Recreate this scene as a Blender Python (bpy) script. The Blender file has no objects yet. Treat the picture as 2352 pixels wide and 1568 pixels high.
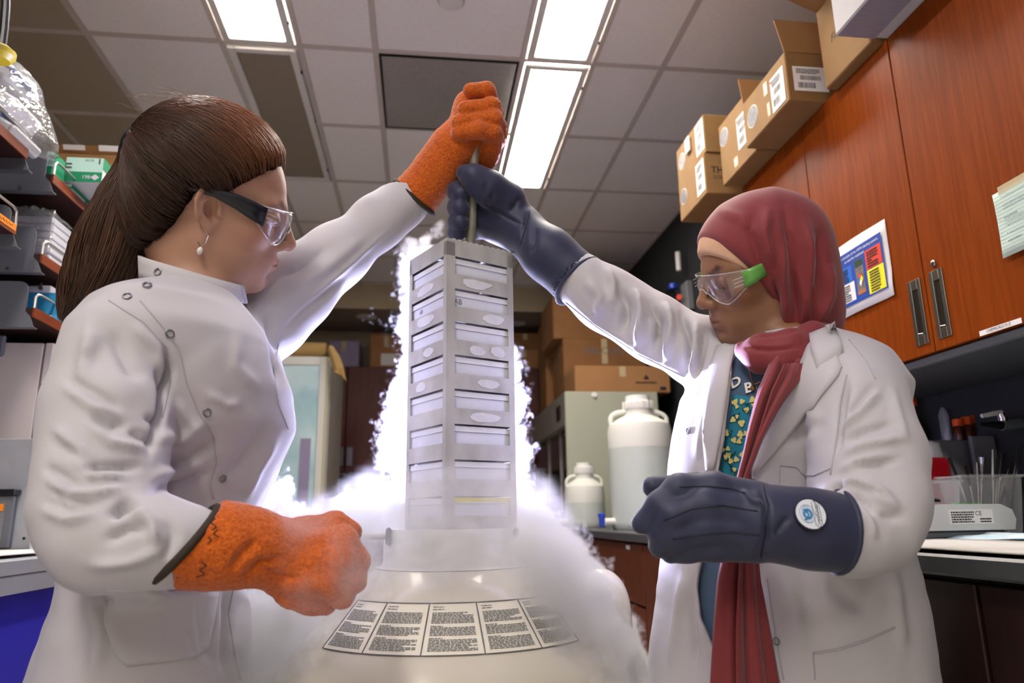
import bpy, bmesh, math, random
import numpy as np
from mathutils import Vector, Matrix
from mathutils.bvhtree import BVHTree

# ------------------------------------------------------------------ camera
W, H = 2352, 1568
F = 1669.0
ZC = 1.02
CEIL = ZC + 1.873
def _basis(yaw, pitch, roll):
    cy, sy, cp, sp, cr, sr = math.cos(yaw), math.sin(yaw), math.cos(pitch), math.sin(pitch), math.cos(roll), math.sin(roll)
    f = np.array([sy*cp, cy*cp, sp]); r0 = np.array([cy, -sy, 0.]); u0 = np.cross(r0, f)
    return cr*r0+sr*u0, -sr*r0+cr*u0, f
CR, CU, CF = _basis(math.radians(7.17), math.radians(13.585), math.radians(-.925))
CC = np.array([0, 0, ZC])
S = bpy.context.scene
COL = S.collection
cam = bpy.data.cameras.new('camera'); camo = bpy.data.objects.new('camera', cam); COL.objects.link(camo)
cam.sensor_width = 36.0; cam.lens = F/W*36.0; cam.clip_start = .02; cam.clip_end = 60
camo.matrix_world = Matrix(((CR[0], CU[0], -CF[0], 0), (CR[1], CU[1], -CF[1], 0), (CR[2], CU[2], -CF[2], ZC), (0, 0, 0, 1)))
cam.dof.use_dof = True; cam.dof.focus_distance = 1.16; cam.dof.aperture_fstop = 4.5
S.camera = camo

# ------------------------------------------------------------------ world, exposure, lamps off the ceiling grid
wd = bpy.data.worlds.new('world'); S.world = wd; wd.use_nodes = True
wd.node_tree.nodes['Background'].inputs[0].default_value = (.55, .5, .5, 1)
wd.node_tree.nodes['Background'].inputs[1].default_value = .05
S.view_settings.view_transform = 'Standard'; S.view_settings.look = 'None'
S.view_settings.gamma = 1.0; S.view_settings.exposure = 2.35
S.view_settings.use_curve_mapping = False
S.cycles.max_bounces = 6; S.cycles.diffuse_bounces = 3; S.cycles.glossy_bounces = 2
S.cycles.transmission_bounces = 4; S.cycles.transparent_max_bounces = 12; S.cycles.volume_bounces = 2
S.cycles.sample_clamp_indirect = 4.0
S.cycles.use_adaptive_sampling = True; S.cycles.adaptive_threshold = .06; S.cycles.use_light_tree = False
S.cycles.caustics_reflective = False; S.cycles.caustics_refractive = False
LAMP_W = 7.5          # emission of the ceiling diffusers
STROBE_W = 58.0       # the violet-white strobe standing behind the rack

# ------------------------------------------------------------------ measuring helpers (pixel of the 2352x1568 frame -> point in the room)
def ray(px, py): return (px-W/2)/F*CR-(py-H/2)/F*CU+CF
def onX(px, py, X): d = ray(px, py); return CC+d*(X/d[0])
def onY(px, py, Y): d = ray(px, py); return CC+d*(Y/d[1])
def onZ(px, py, Z): d = ray(px, py); return CC+d*((Z-ZC)/d[2])
def Q(px, py, D): return CC+ray(px, py)*D
def proj(P):
    v = np.asarray(P)-CC; z = v@CF
    return np.stack([W/2+F*(v@CR)/z, H/2-F*(v@CU)/z, z], -1)

# ------------------------------------------------------------------ materials
def lin(h):
    if not isinstance(h, str): return tuple(h)
    h = h.lstrip('#'); o = []
    for i in (0, 2, 4):
        c = int(h[i:i+2], 16)/255; o.append(c/12.92 if c <= .04045 else ((c+.055)/1.055)**2.4)
    return tuple(o)
MATS = {}
def mat(name, colr, rough=.6, metal=0., var=.0, vscale=20., bump=.0, bscale=200., col2=None, stretch=None, spec=.5, trans=0., ior=1.45,
        emit=None, estr=0., alpha=1., sheen=0., sss=0., coat=0., detail=4.):
    if name in MATS: return MATS[name]
    m = bpy.data.materials.new(name); m.use_nodes = True; nt = m.node_tree; b = nt.nodes['Principled BSDF']
    c = lin(colr)
    b.inputs['Base Color'].default_value = (*c, 1); b.inputs['Roughness'].default_value = rough; b.inputs['Metallic'].default_value = metal
    b.inputs['Specular IOR Level'].default_value = spec; b.inputs['IOR'].default_value = ior
    b.inputs['Transmission Weight'].default_value = trans; b.inputs['Alpha'].default_value = alpha
    b.inputs['Sheen Weight'].default_value = sheen; b.inputs['Coat Weight'].default_value = coat
    if sss: b.inputs['Subsurface Weight'].default_value = sss; b.inputs['Subsurface Radius'].default_value = (.012, .005, .003); b.inputs['Subsurface Scale'].default_value = 1
    if emit is not None: b.inputs['Emission Color'].default_value = (*lin(emit), 1); b.inputs['Emission Strength'].default_value = estr
    tc = None
    def coords(st):
        nonlocal tc
        if tc is None: tc = nt.nodes.new('ShaderNodeTexCoord')
        mp = nt.nodes.new('ShaderNodeMapping'); nt.links.new(tc.outputs['Object'], mp.inputs[0])
        mp.inputs['Scale'].default_value = st or (1, 1, 1); return mp.outputs[0]
    if var > 0:
        n = nt.nodes.new('ShaderNodeTexNoise'); n.inputs['Scale'].default_value = vscale; n.inputs['Detail'].default_value = detail
        nt.links.new(coords(stretch), n.inputs['Vector'])
        r = nt.nodes.new('ShaderNodeValToRGB'); c2 = lin(col2) if col2 else tuple(x*(1-var) for x in c)
        r.color_ramp.elements[0].position = .3; r.color_ramp.elements[1].position = .7
        r.color_ramp.elements[0].color = (*c2, 1); r.color_ramp.elements[1].color = (*c, 1)
        nt.links.new(n.outputs['Fac'], r.inputs[0]); nt.links.new(r.outputs[0], b.inputs['Base Color'])
    if bump > 0:
        n = nt.nodes.new('ShaderNodeTexNoise'); n.inputs['Scale'].default_value = bscale; n.inputs['Detail'].default_value = 2
        nt.links.new(coords(stretch if var > 0 else None), n.inputs['Vector'])
        bp = nt.nodes.new('ShaderNodeBump'); bp.inputs['Strength'].default_value = bump; bp.inputs['Distance'].default_value = .002
        nt.links.new(n.outputs['Fac'], bp.inputs['Height']); nt.links.new(bp.outputs[0], b.inputs['Normal'])
    MATS[name] = m; return m
def attr_mat(name, attr, rough=.6, sss=0., bump=0., bscale=300., sheen=0., spec=.4):
    """material whose colour comes from a colour attribute stored on the mesh (skin, print)"""
    m = mat(name, '#888888', rough, sss=sss, bump=bump, bscale=bscale, sheen=sheen, spec=spec); nt = m.node_tree
    a = nt.nodes.new('ShaderNodeAttribute'); a.attribute_name = attr
    nt.links.new(a.outputs['Color'], nt.nodes['Principled BSDF'].inputs['Base Color']); return m

def clear_mat(name, tint=(1, 1, 1), gloss=.06, rough=.04, haze=0., hazecol=(.9, .92, .95), bump=0., bscale=60.):
    """thin clear plastic: see-through with a reflecting skin and an optional milky share"""
    m = bpy.data.materials.new(name); m.use_nodes = True; nt = m.node_tree; nt.nodes.remove(nt.nodes['Principled BSDF']); L = nt.links.new
    tr = nt.nodes.new('ShaderNodeBsdfTransparent'); tr.inputs[0].default_value = (*tint, 1); gl = nt.nodes.new('ShaderNodeBsdfGlossy'); gl.inputs['Roughness'].default_value = rough
    fr_ = nt.nodes.new('ShaderNodeLayerWeight'); fr_.inputs[0].default_value = .5; pw_ = nt.nodes.new('ShaderNodeMath'); pw_.operation = 'POWER'; pw_.inputs[1].default_value = 4.; L(fr_.outputs['Facing'], pw_.inputs[0]); ml = nt.nodes.new('ShaderNodeMath'); ml.operation = 'MULTIPLY'; ml.inputs[1].default_value = .5; L(pw_.outputs[0], ml.inputs[0])
    ad = nt.nodes.new('ShaderNodeMath'); ad.operation = 'ADD'; ad.use_clamp = True; ad.inputs[1].default_value = gloss; L(ml.outputs[0], ad.inputs[0])
    if bump:
        n = nt.nodes.new('ShaderNodeTexNoise'); n.inputs['Scale'].default_value = bscale; tc = nt.nodes.new('ShaderNodeTexCoord'); L(tc.outputs['Object'], n.inputs['Vector']); b = nt.nodes.new('ShaderNodeBump'); b.inputs['Strength'].default_value = bump; b.inputs['Distance'].default_value = .01; L(n.outputs[0], b.inputs['Height']); L(b.outputs[0], gl.inputs['Normal'])
    mx = nt.nodes.new('ShaderNodeMixShader'); L(ad.outputs[0], mx.inputs[0]); L(tr.outputs[0], mx.inputs[1]); L(gl.outputs[0], mx.inputs[2]); out = mx
    if haze:
        df = nt.nodes.new('ShaderNodeBsdfDiffuse'); df.inputs[0].default_value = (*hazecol, 1); m2 = nt.nodes.new('ShaderNodeMixShader'); m2.inputs[0].default_value = haze; L(mx.outputs[0], m2.inputs[1]); L(df.outputs[0], m2.inputs[2]); out = m2
    L(out.outputs[0], nt.nodes['Material Output'].inputs['Surface']); MATS[name] = m; return m

# ------------------------------------------------------------------ mesh building
def nrm(v): v = np.asarray(v, float); return v/(np.linalg.norm(v)+1e-12)
class MB:
    def __init__(s): s.v = []; s.f = []; s.n = 0
    def add(s, vs, fs):
        vs = np.asarray(vs, float).reshape(-1, 3); s.v.append(vs); s.f += [tuple(i+s.n for i in f) for f in fs]; s.n += len(vs); return s
    def box(s, lo, hi, c=0.0, ax=None, o=None):
        """chamfered box between lo and hi; ax = 3 axes (rows), o = origin"""
        lo = np.minimum(lo, hi).astype(float) if True else lo; hi2 = np.maximum(np.asarray(lo), hi).astype(float)
        lo = np.asarray(lo, float); hi = hi2; d = (hi-lo); c = min(c, d.min()*.45)
        V = []; Fc = []
        if c <= 0:
            for x in (0, 1):
                for y in (0, 1):
                    for z in (0, 1): V.append(lo+d*np.array([x, y, z]))
            Fc = [(0, 1, 3, 2), (4, 6, 7, 5), (0, 4, 5, 1), (2, 3, 7, 6), (0, 2, 6, 4), (1, 5, 7, 3)]
        else:
            idx = {}
            for x in (0, 1):
                for y in (0, 1):
                    for z in (0, 1):
                        for a in range(3):
                            p = np.array([lo[0]+c if not x else hi[0]-c, lo[1]+c if not y else hi[1]-c, lo[2]+c if not z else hi[2]-c])
                            p[a] = (lo, hi)[(x, y, z)[a]][a]; idx[x, y, z, a] = len(V); V.append(p)
            g = lambda x, y, z, a: idx[x, y, z, a]
            for a in range(3):
                b1, b2 = (a+1) % 3, (a+2) % 3
                for sgn in (0, 1):
                    q = []
                    for (i, j) in ((0, 0), (1, 0), (1, 1), (0, 1)):
                        k = [0, 0, 0]; k[a] = sgn; k[b1] = i; k[b2] = j; q.append(g(*k, a))
                    Fc.append(tuple(q if sgn else q[::-1]))
                for i in (0, 1):
                    for j in (0, 1):
                        k0 = [0, 0, 0]; k0[b1] = i; k0[b2] = j; k1 = list(k0); k1[a] = 1
                        q = (g(*k0, b1), g(*k1, b1), g(*k1, b2), g(*k0, b2)); Fc.append(q if (i != j) else q[::-1])
            for x in (0, 1):
                for y in (0, 1):
                    for z in (0, 1):
                        q = (g(x, y, z, 0), g(x, y, z, 1), g(x, y, z, 2)); Fc.append(q if (x+y+z) % 2 else q[::-1])
        V = np.array(V)
        if ax is not None: V = V@np.asarray(ax, float)
        if o is not None: V = V+np.asarray(o, float)
        return s.add(V, Fc)
    def tube(s, pts, r, n=8, cap=True, closed=False):
        pts = np.asarray(pts, float); m = len(pts); r = np.broadcast_to(np.asarray(r, float), (m,))
        if closed: t = np.roll(pts, -1, 0)-np.roll(pts, 1, 0)
        else: t = np.gradient(pts, axis=0)
        t /= np.linalg.norm(t, axis=1)[:, None]+1e-12
        up = np.array([0, 0, 1.]) if abs(t[0, 2]) < .9 else np.array([1., 0, 0])
        V = []; a = np.arange(n)/n*2*math.pi; nx = nrm(np.cross(t[0], up))
        for i in range(m):
            nx = nrm(nx-t[i]*(nx@t[i])); ny = np.cross(t[i], nx)
            V.append(pts[i]+r[i]*(np.cos(a)[:, None]*nx+np.sin(a)[:, None]*ny))
        Fc = []
        for i in range(m if closed else m-1):
            j = (i+1) % m
            for k in range(n): l = (k+1) % n; Fc.append((i*n+k, i*n+l, j*n+l, j*n+k))
        if cap and not closed: Fc += [tuple(range(n))[::-1], tuple((m-1)*n+k for k in range(n))]
        return s.add(np.concatenate(V), Fc)
    def lathe(s, prof, o=(0, 0, 0), axis=(0, 0, 1), n=32, cap=True):
        """prof: list of (radius, height) along axis"""
        ax = nrm(axis); x = nrm(np.cross(ax, [0, 1, 0] if abs(ax[1]) < .9 else [1, 0, 0])); y = np.cross(ax, x); a = np.arange(n)/n*2*math.pi
        V = [np.asarray(o, float)+ax*h+r*(np.cos(a)[:, None]*x+np.sin(a)[:, None]*y) for r, h in prof]; m = len(prof); Fc = []
        for i in range(m-1):
            for k in range(n): l = (k+1) % n; Fc.append((i*n+k, i*n+l, (i+1)*n+l, (i+1)*n+k))
        if cap: Fc += [tuple(range(n))[::-1], tuple((m-1)*n+k for k in range(n))]
        return s.add(np.concatenate(V), Fc)
    def prism(s, poly, d):
        """polygon (3D points) extruded by vector d"""
        p = np.asarray(poly, float); n = len(p); d = np.asarray(d, float)
        return s.add(np.concatenate([p, p+d]), [tuple(range(n))[::-1], tuple(range(n, 2*n))]+[(i, (i+1) % n, n+(i+1) % n, n+i) for i in range(n)])
    def grid(s, P):
        P = np.asarray(P, float); a, b = P.shape[:2]
        return s.add(P.reshape(-1, 3), [(i*b+j, (i+1)*b+j, (i+1)*b+j+1, i*b+j+1) for i in range(a-1) for j in range(b-1)])
    def sheet(s, P, th):
        """grid surface of points thickened by th along its normals, closed at the rim"""
        P = np.asarray(P, float); a, b = P.shape[:2]
        n = np.cross(np.gradient(P, axis=0), np.gradient(P, axis=1)); n /= np.linalg.norm(n, axis=2)[..., None]+1e-12
        Qb = P-n*th; N = a*b; Fc = [(i*b+j, (i+1)*b+j, (i+1)*b+j+1, i*b+j+1) for i in range(a-1) for j in range(b-1)]
        Fc += [tuple(x+N for x in f[::-1]) for f in Fc]
        rim = [(i, 0) for i in range(a)]+[(a-1, j) for j in range(1, b)]+[(i, b-1) for i in range(a-2, -1, -1)]+[(0, j) for j in range(b-2, 0, -1)]
        rim = [i*b+j for i, j in rim]; m = len(rim)
        Fc += [(rim[k], rim[(k+1) % m], rim[(k+1) % m]+N, rim[k]+N)[::-1] for k in range(m)]
        return s.add(np.concatenate([P.reshape(-1, 3), Qb.reshape(-1, 3)]), Fc)
    def verts(s): return np.concatenate(s.v)
LOC = {}
def _origin(p): return LOC.get(p.name, np.zeros(3)) if p is not None else np.zeros(3)
def from_arrays(name, V, Fc, m, parent=None, smooth=False, fix=False):
    me = bpy.data.meshes.new(name); o0 = _origin(parent); V = np.asarray(V, float)-o0
    if isinstance(Fc, np.ndarray):
        nf, k = Fc.shape; me.vertices.add(len(V)); me.vertices.foreach_set('co', V.astype(np.float32).ravel())
        me.loops.add(nf*k); me.loops.foreach_set('vertex_index', Fc.astype(np.int32).ravel())
        me.polygons.add(nf); me.polygons.foreach_set('loop_start', np.arange(0, nf*k, k, dtype=np.int32)); me.update(calc_edges=True); me.validate()
    else: me.from_pydata(V.tolist(), [], [tuple(int(i) for i in f) for f in Fc]); me.update()
    if fix:
        bm = bmesh.new(); bm.from_mesh(me); bmesh.ops.recalc_face_normals(bm, faces=bm.faces); bm.to_mesh(me); bm.free()
    if smooth is True: me.polygons.foreach_set('use_smooth', [True]*len(me.polygons))
    elif smooth: 
        me.polygons.foreach_set('use_smooth', [True]*len(me.polygons)); me.set_sharp_from_angle(angle=math.radians(smooth))
    me.materials.append(m if not isinstance(m, str) else MATS[m])
    o = bpy.data.objects.new(name, me); COL.objects.link(o)
    if parent is not None: o.parent = parent
    LOC[o.name] = o0; return o
def obj(name, mb, m, parent=None, smooth=35, fix=True):
    return from_arrays(name, mb.verts(), mb.f, m, parent, smooth, fix)
def tag(o, label=None, cat=None, group=None, kind=None):
    if label: o['label'] = label
    if cat: o['category'] = cat
    if group: o['group'] = group
    if kind: o['kind'] = kind
    return o
def thing(name, label, cat, loc=(0, 0, 0), group=None, kind=None):
    o = bpy.data.objects.new(name, None); COL.objects.link(o); o.location = tuple(float(x) for x in loc); o.empty_display_size = .05
    LOC[o.name] = np.asarray(loc, float); return tag(o, label, cat, group, kind)
def solo(name, mb, m, label, cat, group=None, smooth=35):
    o = obj(name, mb, m, None, smooth); return tag(o, label, cat, group)
def struct(name, mb, m, label=None, smooth=35):
    o = obj(name, mb, m, None, smooth); o['kind'] = 'structure'
    if label: o['label'] = label
    return o
def dup_mesh(src, name, parent, loc=(0, 0, 0)):
    o = bpy.data.objects.new(name, src.data); COL.objects.link(o); o.parent = parent; o.location = tuple(float(x) for x in loc); LOC[o.name] = _origin(parent); return o
_txt = {}
def text_mb(s, size, o, right, up, align='CENTER', th=.0004, shear=0., bold=0.):
    key = (s, align, bold)
    if key not in _txt:
        cu = bpy.data.curves.new('t', 'FONT'); cu.body = s; cu.size = 1; cu.align_x = align; cu.align_y = 'CENTER'; cu.resolution_u = 3; cu.offset = bold
        ob = bpy.data.objects.new('t', cu); COL.objects.link(ob); dg = bpy.context.evaluated_depsgraph_get()
        me = bpy.data.meshes.new_from_object(ob.evaluated_get(dg))
        V = np.array([v.co[:] for v in me.vertices]); fs = [tuple(p.vertices) for p in me.polygons]
        bpy.data.objects.remove(ob); bpy.data.curves.remove(cu); bpy.data.meshes.remove(me); _txt[key] = (V, fs)
    V, fs = _txt[key]; r = nrm(right); u = nrm(up); n = np.cross(r, u)
    mb = MB(); mb.add(np.asarray(o, float)+size*(V[:, :1]+shear*V[:, 1:2])*r+size*V[:, 1:2]*u+th*n, fs); return mb
def lines_mb(mb, o, right, up, w, h, n, rng, th=.0004, fill=.55, ragged=.3):
    """block of print: n rows of word-bars"""
    r = nrm(right); u = nrm(up); nn = np.cross(r, u); lh = h/n
    for i in range(n):
        x = 0; end = w*(1-(ragged*rng.random() if i % 4 == 3 else .05*rng.random()))
        while x < end:
            ww = min(w*(.04+.1*rng.random()), end-x); y = h-(i+.5)*lh
            p = np.asarray(o)+r*x+u*(y-lh*fill/2)+nn*th
            mb.add([p, p+r*ww, p+r*ww+u*lh*fill, p+u*lh*fill], [(0, 1, 2, 3)]); x += ww+w*.018
    return mb
def quad(mb, o, right, up, w, h, th=.0004):
    r = nrm(right); u = nrm(up); n = np.cross(r, u); p = np.asarray(o, float)+n*th
    return mb.add([p, p+r*w, p+r*w+u*h, p+u*h], [(0, 1, 2, 3)])
def barcode(mb, o, right, up, w, h, rng, th=.0005):
    x = 0
    while x < w:
        bw = w*rng.choice([.01, .015, .025]); quad(mb, np.asarray(o)+nrm(right)*x, right, up, min(bw, w-x+1e-5), h, th); x += bw+w*rng.choice([.012, .02, .03])
    return mb
def spl(pts, n=24):
    p = np.asarray(pts, float); p = np.concatenate([[2*p[0]-p[1]], p, [2*p[-1]-p[-2]]]); m = len(p)-3; out = []
    for t in np.linspace(0, m-1e-9, n):
        i = int(t); u = t-i; a, b, c, d = p[i:i+4]; out.append(.5*((2*b)+(-a+c)*u+(2*a-5*b+4*c-d)*u*u+(-a+3*b-3*c+d)*u**3))
    return np.array(out)
rng = random.Random(7); nrng = np.random.default_rng(7)
X1, Y1, Z1 = np.array([1., 0, 0]), np.array([0, 1., 0]), np.array([0, 0, 1.])
# ------------------------------------------------------------------ room shell
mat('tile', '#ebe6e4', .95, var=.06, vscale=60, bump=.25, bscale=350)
mat('tile_shaded', '#a89a85', .95, var=.06, vscale=60, bump=.25, bscale=350)  # shade over the left of the ceiling, put into the tile colour
mat('tbar', '#c0b6b0', .6)
mat('wall_dark', '#2a2c31', .8, var=.1, vscale=8, bump=.05)
mat('wall_cream', '#a59880', .85, var=.08, vscale=5)
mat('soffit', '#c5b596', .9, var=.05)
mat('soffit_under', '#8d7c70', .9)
mat('floor', '#dcd8d0', .4, var=.15, vscale=3)
mat('white_enamel', '#d8d5d0', .35)
mat('diffuser', '#ffffff', .5, emit='#fff6ea', estr=LAMP_W)
mat('diffuser_off', '#8d8072', .5, bump=.2, bscale=900)
mat('dark_metal', '#1c1c1f', .5, metal=.6)
struct('floor', MB().box((-3.2, -4.7, -.1), (1.9, 6.8, 0)), 'floor')
struct('wall_right', MB().box((1.61, -4.7, 0), (1.75, 6.8, 3.1)), 'wall_dark')
struct('wall_right_lower', MB().box((1.40, -1.2, 0), (1.609, 2.45, 2.09)), 'wall_dark')
struct('wall_left', MB().box((-3.2, -4.7, 0), (-3.05, 6.8, 3.1)), 'wall_cream')
struct('wall_back', MB().box((-3.2, 6.6, 0), (1.9, 6.8, 3.1)), 'wall_cream')
mat('wall_white', '#ece9e4', .9); struct('wall_front', MB().box((-3.2, -4.85, 0), (1.9, -4.7, 3.1)), 'wall_white')
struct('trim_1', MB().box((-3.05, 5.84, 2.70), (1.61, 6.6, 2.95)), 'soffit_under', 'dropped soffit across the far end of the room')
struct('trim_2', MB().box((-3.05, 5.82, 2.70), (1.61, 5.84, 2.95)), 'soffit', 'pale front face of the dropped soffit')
ceil = struct('ceiling', MB().box((-3.05, -4.7, CEIL+.02), (1.61, 5.84, CEIL+.1)), 'tile')
XS = [-2.97, -2.36, -1.75, -1.33, -.82, -.515, -.21, .40, .705, 1.01, 1.61]
YS = [1.45+.61*k for k in range(8)]
tb = .012
cells_skip = set()
FIX = [(.40, .705, 2.67, 3.89, 1), (.40, .705, 1.45, 2.67, 1), (-.82, -.515, 1.45, 2.67, 1), (-.82, -.515, 2.67, 3.89, 0)]
VENT = (-.21, .40, 2.67, 3.28)
def inside(x, y, r): return r[0] < x < r[1] and r[2] < y < r[3]
tiles = {}
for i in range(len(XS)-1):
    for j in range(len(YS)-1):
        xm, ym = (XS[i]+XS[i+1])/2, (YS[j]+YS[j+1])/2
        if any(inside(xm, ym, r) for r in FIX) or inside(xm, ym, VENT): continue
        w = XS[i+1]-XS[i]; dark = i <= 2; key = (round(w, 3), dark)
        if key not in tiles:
            o = obj('ceiling_tile', MB().box((-w/2+.004, -.301, 0), (w/2-.004, .301, .016), .004), 'tile_shaded' if dark else 'tile', ceil)
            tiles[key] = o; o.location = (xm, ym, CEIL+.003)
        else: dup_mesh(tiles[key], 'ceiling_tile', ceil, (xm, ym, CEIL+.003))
tr = thing('ceiling_grid', None, None, (0, 0, CEIL)); tr['kind'] = 'structure'; tr['label'] = 'painted metal grid holding the ceiling tiles'
for k, x in enumerate(XS):
    obj('runner_bar', MB().box((x-tb, 1.45, CEIL-.004), (x+tb, 5.82, CEIL+.01), .002), 'tbar', tr)
for y in YS:
    obj('cross_bar', MB().box((XS[0], y-tb, CEIL-.0035), (XS[-1], y+tb, CEIL+.0095), .002), 'tbar', tr)
# the near part of the ceiling, out of the picture; lamps behind the camera added for front fill
struct('ceiling_near', MB().box((-3.05, -4.7, CEIL), (1.61, 1.44, CEIL+.019)), 'tile')
def lamp(x0, x1, y0, y1, on, lab):
    t = thing('ceiling_light', lab, 'ceiling light', ((x0+x1)/2, (y0+y1)/2, CEIL), 'recessed ceiling lights')
    a = .016; z = CEIL-.004; b = .03
    m = MB()
    for lo, hi in (((x0+a, y0+a, z-.012), (x0+a+b, y1-a, z)), ((x1-a-b, y0+a, z-.012), (x1-a, y1-a, z)), ((x0+a+b, y0+a, z-.012), (x1-a-b, y0+a+b, z)), ((x0+a+b, y1-a-b, z-.012), (x1-a-b, y1-a, z))):
        m.box(lo, hi, .003)
    obj('frame', m, 'white_enamel', t)
    obj('diffuser', MB().box((x0+a+b, y0+a+b, z-.004), (x1-a-b, y1-a-b, z)), 'diffuser' if on else 'diffuser_off', t)
    for yy in (y0+.16, y1-.16): obj('latch', MB().box((x1-a-.003, yy-.008, z-.016), (x1-a+.004, yy+.008, z-.006), .002), 'dark_metal', t)
    return t
lamp(*FIX[0], 'lit ceiling panel light seen whole, above the dark blue raised glove')
lamp(*FIX[1], 'lit ceiling panel light cut by the top edge of the photo, right of the vent')
lamp(*FIX[2], 'lit ceiling panel light at the top edge, above the ponytailed woman')
lamp(*FIX[3], 'unlit brown ceiling panel light behind the head of the ponytailed woman')
for x0, x1, sd in ((.40, .705, 'right'), (-.82, -.515, 'left')):
    for y0, wh in ((-.99, 'above'), (-2.21, 'just behind'), (-3.43, 'far behind')):
        on = not (sd == 'right' and wh != 'far behind'); lamp(x0, x1, y0, y0+1.22, on, f'{"lit" if on else "unlit"} ceiling panel light {wh} the camera on the {sd}')
# air return
mat('perf', '#b8b1ad', .7, var=.3, vscale=420, detail=0, alpha=.62)
mat('duct', '#4a4745', .9); mat('duct_light', '#d9d3cf', .8)
t = thing('air_return_vent', 'square grey perforated air return vent in the ceiling behind the orange glove', 'vent', (.095, 2.975, CEIL))
x0, x1, y0, y1 = VENT; z = CEIL-.003
obj('perforated_plate', MB().box((x0+.016, y0+.016, z-.003), (x1-.016, y1-.016, z)), 'perf', t)
m = MB()
for lo, hi in (((x0+.013, y0+.013, z-.005), (x0+.022, y1-.013, z+.003)), ((x1-.022, y0+.013, z-.005), (x1-.013, y1-.013, z+.003)), ((x0+.022, y0+.013, z-.005), (x1-.022, y0+.022, z+.003)), ((x0+.022, y1-.022, z-.005), (x1-.022, y1-.013, z+.003))): m.box(lo, hi)
obj('plate_rim', m, 'dark_metal', t)
obj('duct_throat', MB().lathe([(.19, 0), (.19, .004)], (.09, 2.93, CEIL+.006)), 'duct', t)
for (a, b, c, d) in ((-.08, .08, 2.79, 2.805), (-.08, .08, 2.90, 2.915), (-.08, .08, 3.01, 3.022), (.09, .105, 2.80, 3.1), (.17, .185, 2.80, 3.1), (-.01, .003, 3.03, 3.16), (.25, .262, 2.8, 3.1)):
    obj('baffle', MB().box((a, c, CEIL+.0005), (b, d, CEIL+.005)), 'duct_light', t)
p = onZ(1036, 6, CEIL-.01)
t = thing('smoke_detector', 'round white detector cover on the ceiling at the top edge of the photo', 'detector', (p[0], p[1], CEIL))
obj('cover', MB().lathe([(.045, 0), (.045, -.008), (.04, -.013), (.02, -.015), (0.001, -.0155)], (p[0], p[1], CEIL-.002), n=32), 'white_enamel', t)
obj('base_ring', MB().lathe([(.05, 0), (.05, -.004), (.046, -.006)], (p[0], p[1], CEIL-.001), n=32), 'tbar', t)
# ------------------------------------------------------------------ right side: wall cabinets, boxes on top, bench
mat('cherry', '#853d0e', .36, var=1, col2='#723109', vscale=9, stretch=(14, 14, .7), detail=6, spec=.07)
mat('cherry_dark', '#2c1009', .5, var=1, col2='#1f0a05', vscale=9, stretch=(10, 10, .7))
mat('seam_dark', '#1a0805', .8)
mat('grey_panel', '#46484c', .6)
mat('steel', '#9a9288', .32, metal=1., var=.15, vscale=60, stretch=(1, 1, .1))
mat('epoxy', '#4a4b4f', .35, var=.1, vscale=40)
mat('card', '#866439', .85, var=.12, vscale=14, bump=.1, bscale=60)
mat('card_in', '#8a6238', .9); mat('card_edge', '#8f6a3e', .9)
mat('paper', '#e4e1dc', .8); mat('ink', '#1b1b1e', .8); mat('ink_grey', '#6a6a70', .8)
mat('tape', '#d9c9a0', .25, alpha=.6); mat('white_card', '#b3b0ae', .8, var=.06); mat('plastic_wh', '#e6e4df', .4)
mat('sticker_dark', '#17161b', .5, var=1, col2='#57505a', vscale=90)
mat('red_dot', '#c8552a', .7)
zt = ZC+1.087; zb = ZC+.325; XF = 1.078
XR, NX = -Y1, Z1     # writing directions on faces turned to the aisle (-X)
t = thing('wall_cabinet', 'reddish wooden wall cabinet with two tall doors bearing a blue poster and steel pulls', 'cabinet', (1.2, 1.58, zb))
obj('body', MB().box((1.10, .96, zb), (1.40, 2.187, zt)), 'cherry', t)
def door(y0, y1, handle=None, lock=False):
    d = obj('door', MB().box((XF, y0+.0015, zb+.002), (1.0995, y1-.0015, zt-.002), .0015), 'cherry', t)
    if handle:
        a, b = handle; z0, z1 = 1.369, 1.516
        m = MB(); x = XF-.003; e = .011
        for lo, hi in (((x, a, z0), (XF, a+e, z1)), ((x, b-e, z0), (XF, b, z1)), ((x, a+e, z0), (XF, b-e, z0+.022)), ((x, a+e, z1-.022), (XF, b-e, z1))): m.box(lo, hi, .001)
        h = obj('recessed_pull', m, 'steel', d)
        obj('pull_cup', MB().box((XF-.0008, a+e, z0+.022), (XF-.0002, b-e, z1-.022)), 'pull_in', h)
        obj('pull_lip', MB().tube([(XF-.0025, a+e+.002, z0+.024), (XF-.0025, b-e-.002, z0+.026)], .0012, 6), 'steel', h)
    if lock:
        l = obj('lock', MB().lathe([(.0075, 0), (.0075, .003), (.006, .004), (.001, .004)], (XF, 1.345, 1.531), (-1, 0, 0), 20), 'steel', d)
        obj('keyhole', MB().box((XF-.0046, 1.3442, 1.527), (XF-.004, 1.3458, 1.534)), 'ink', l)
mat('pull_in', '#4a443c', .35, metal=.9)
door(.96, 1.382, (1.324, 1.365), True); door(1.382, 1.782, (1.394, 1.435)); door(1.782, 2.188)
obj('under_panel', MB().box((1.085, .96, zb-.02), (1.385, 2.18, zb), .003), 'grey_panel', t)
solo('filler_panel', MB().box((1.115, 2.192, zb), (1.40, 2.6, zt-.002), .002), 'cherry', 'narrow reddish wooden filler panel past the wall cabinet, below the stacked boxes', 'panel')
def flat(name, parent, m, pts): return obj(name, MB().prism(pts, (0, 0, 0)), m, parent)
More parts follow.
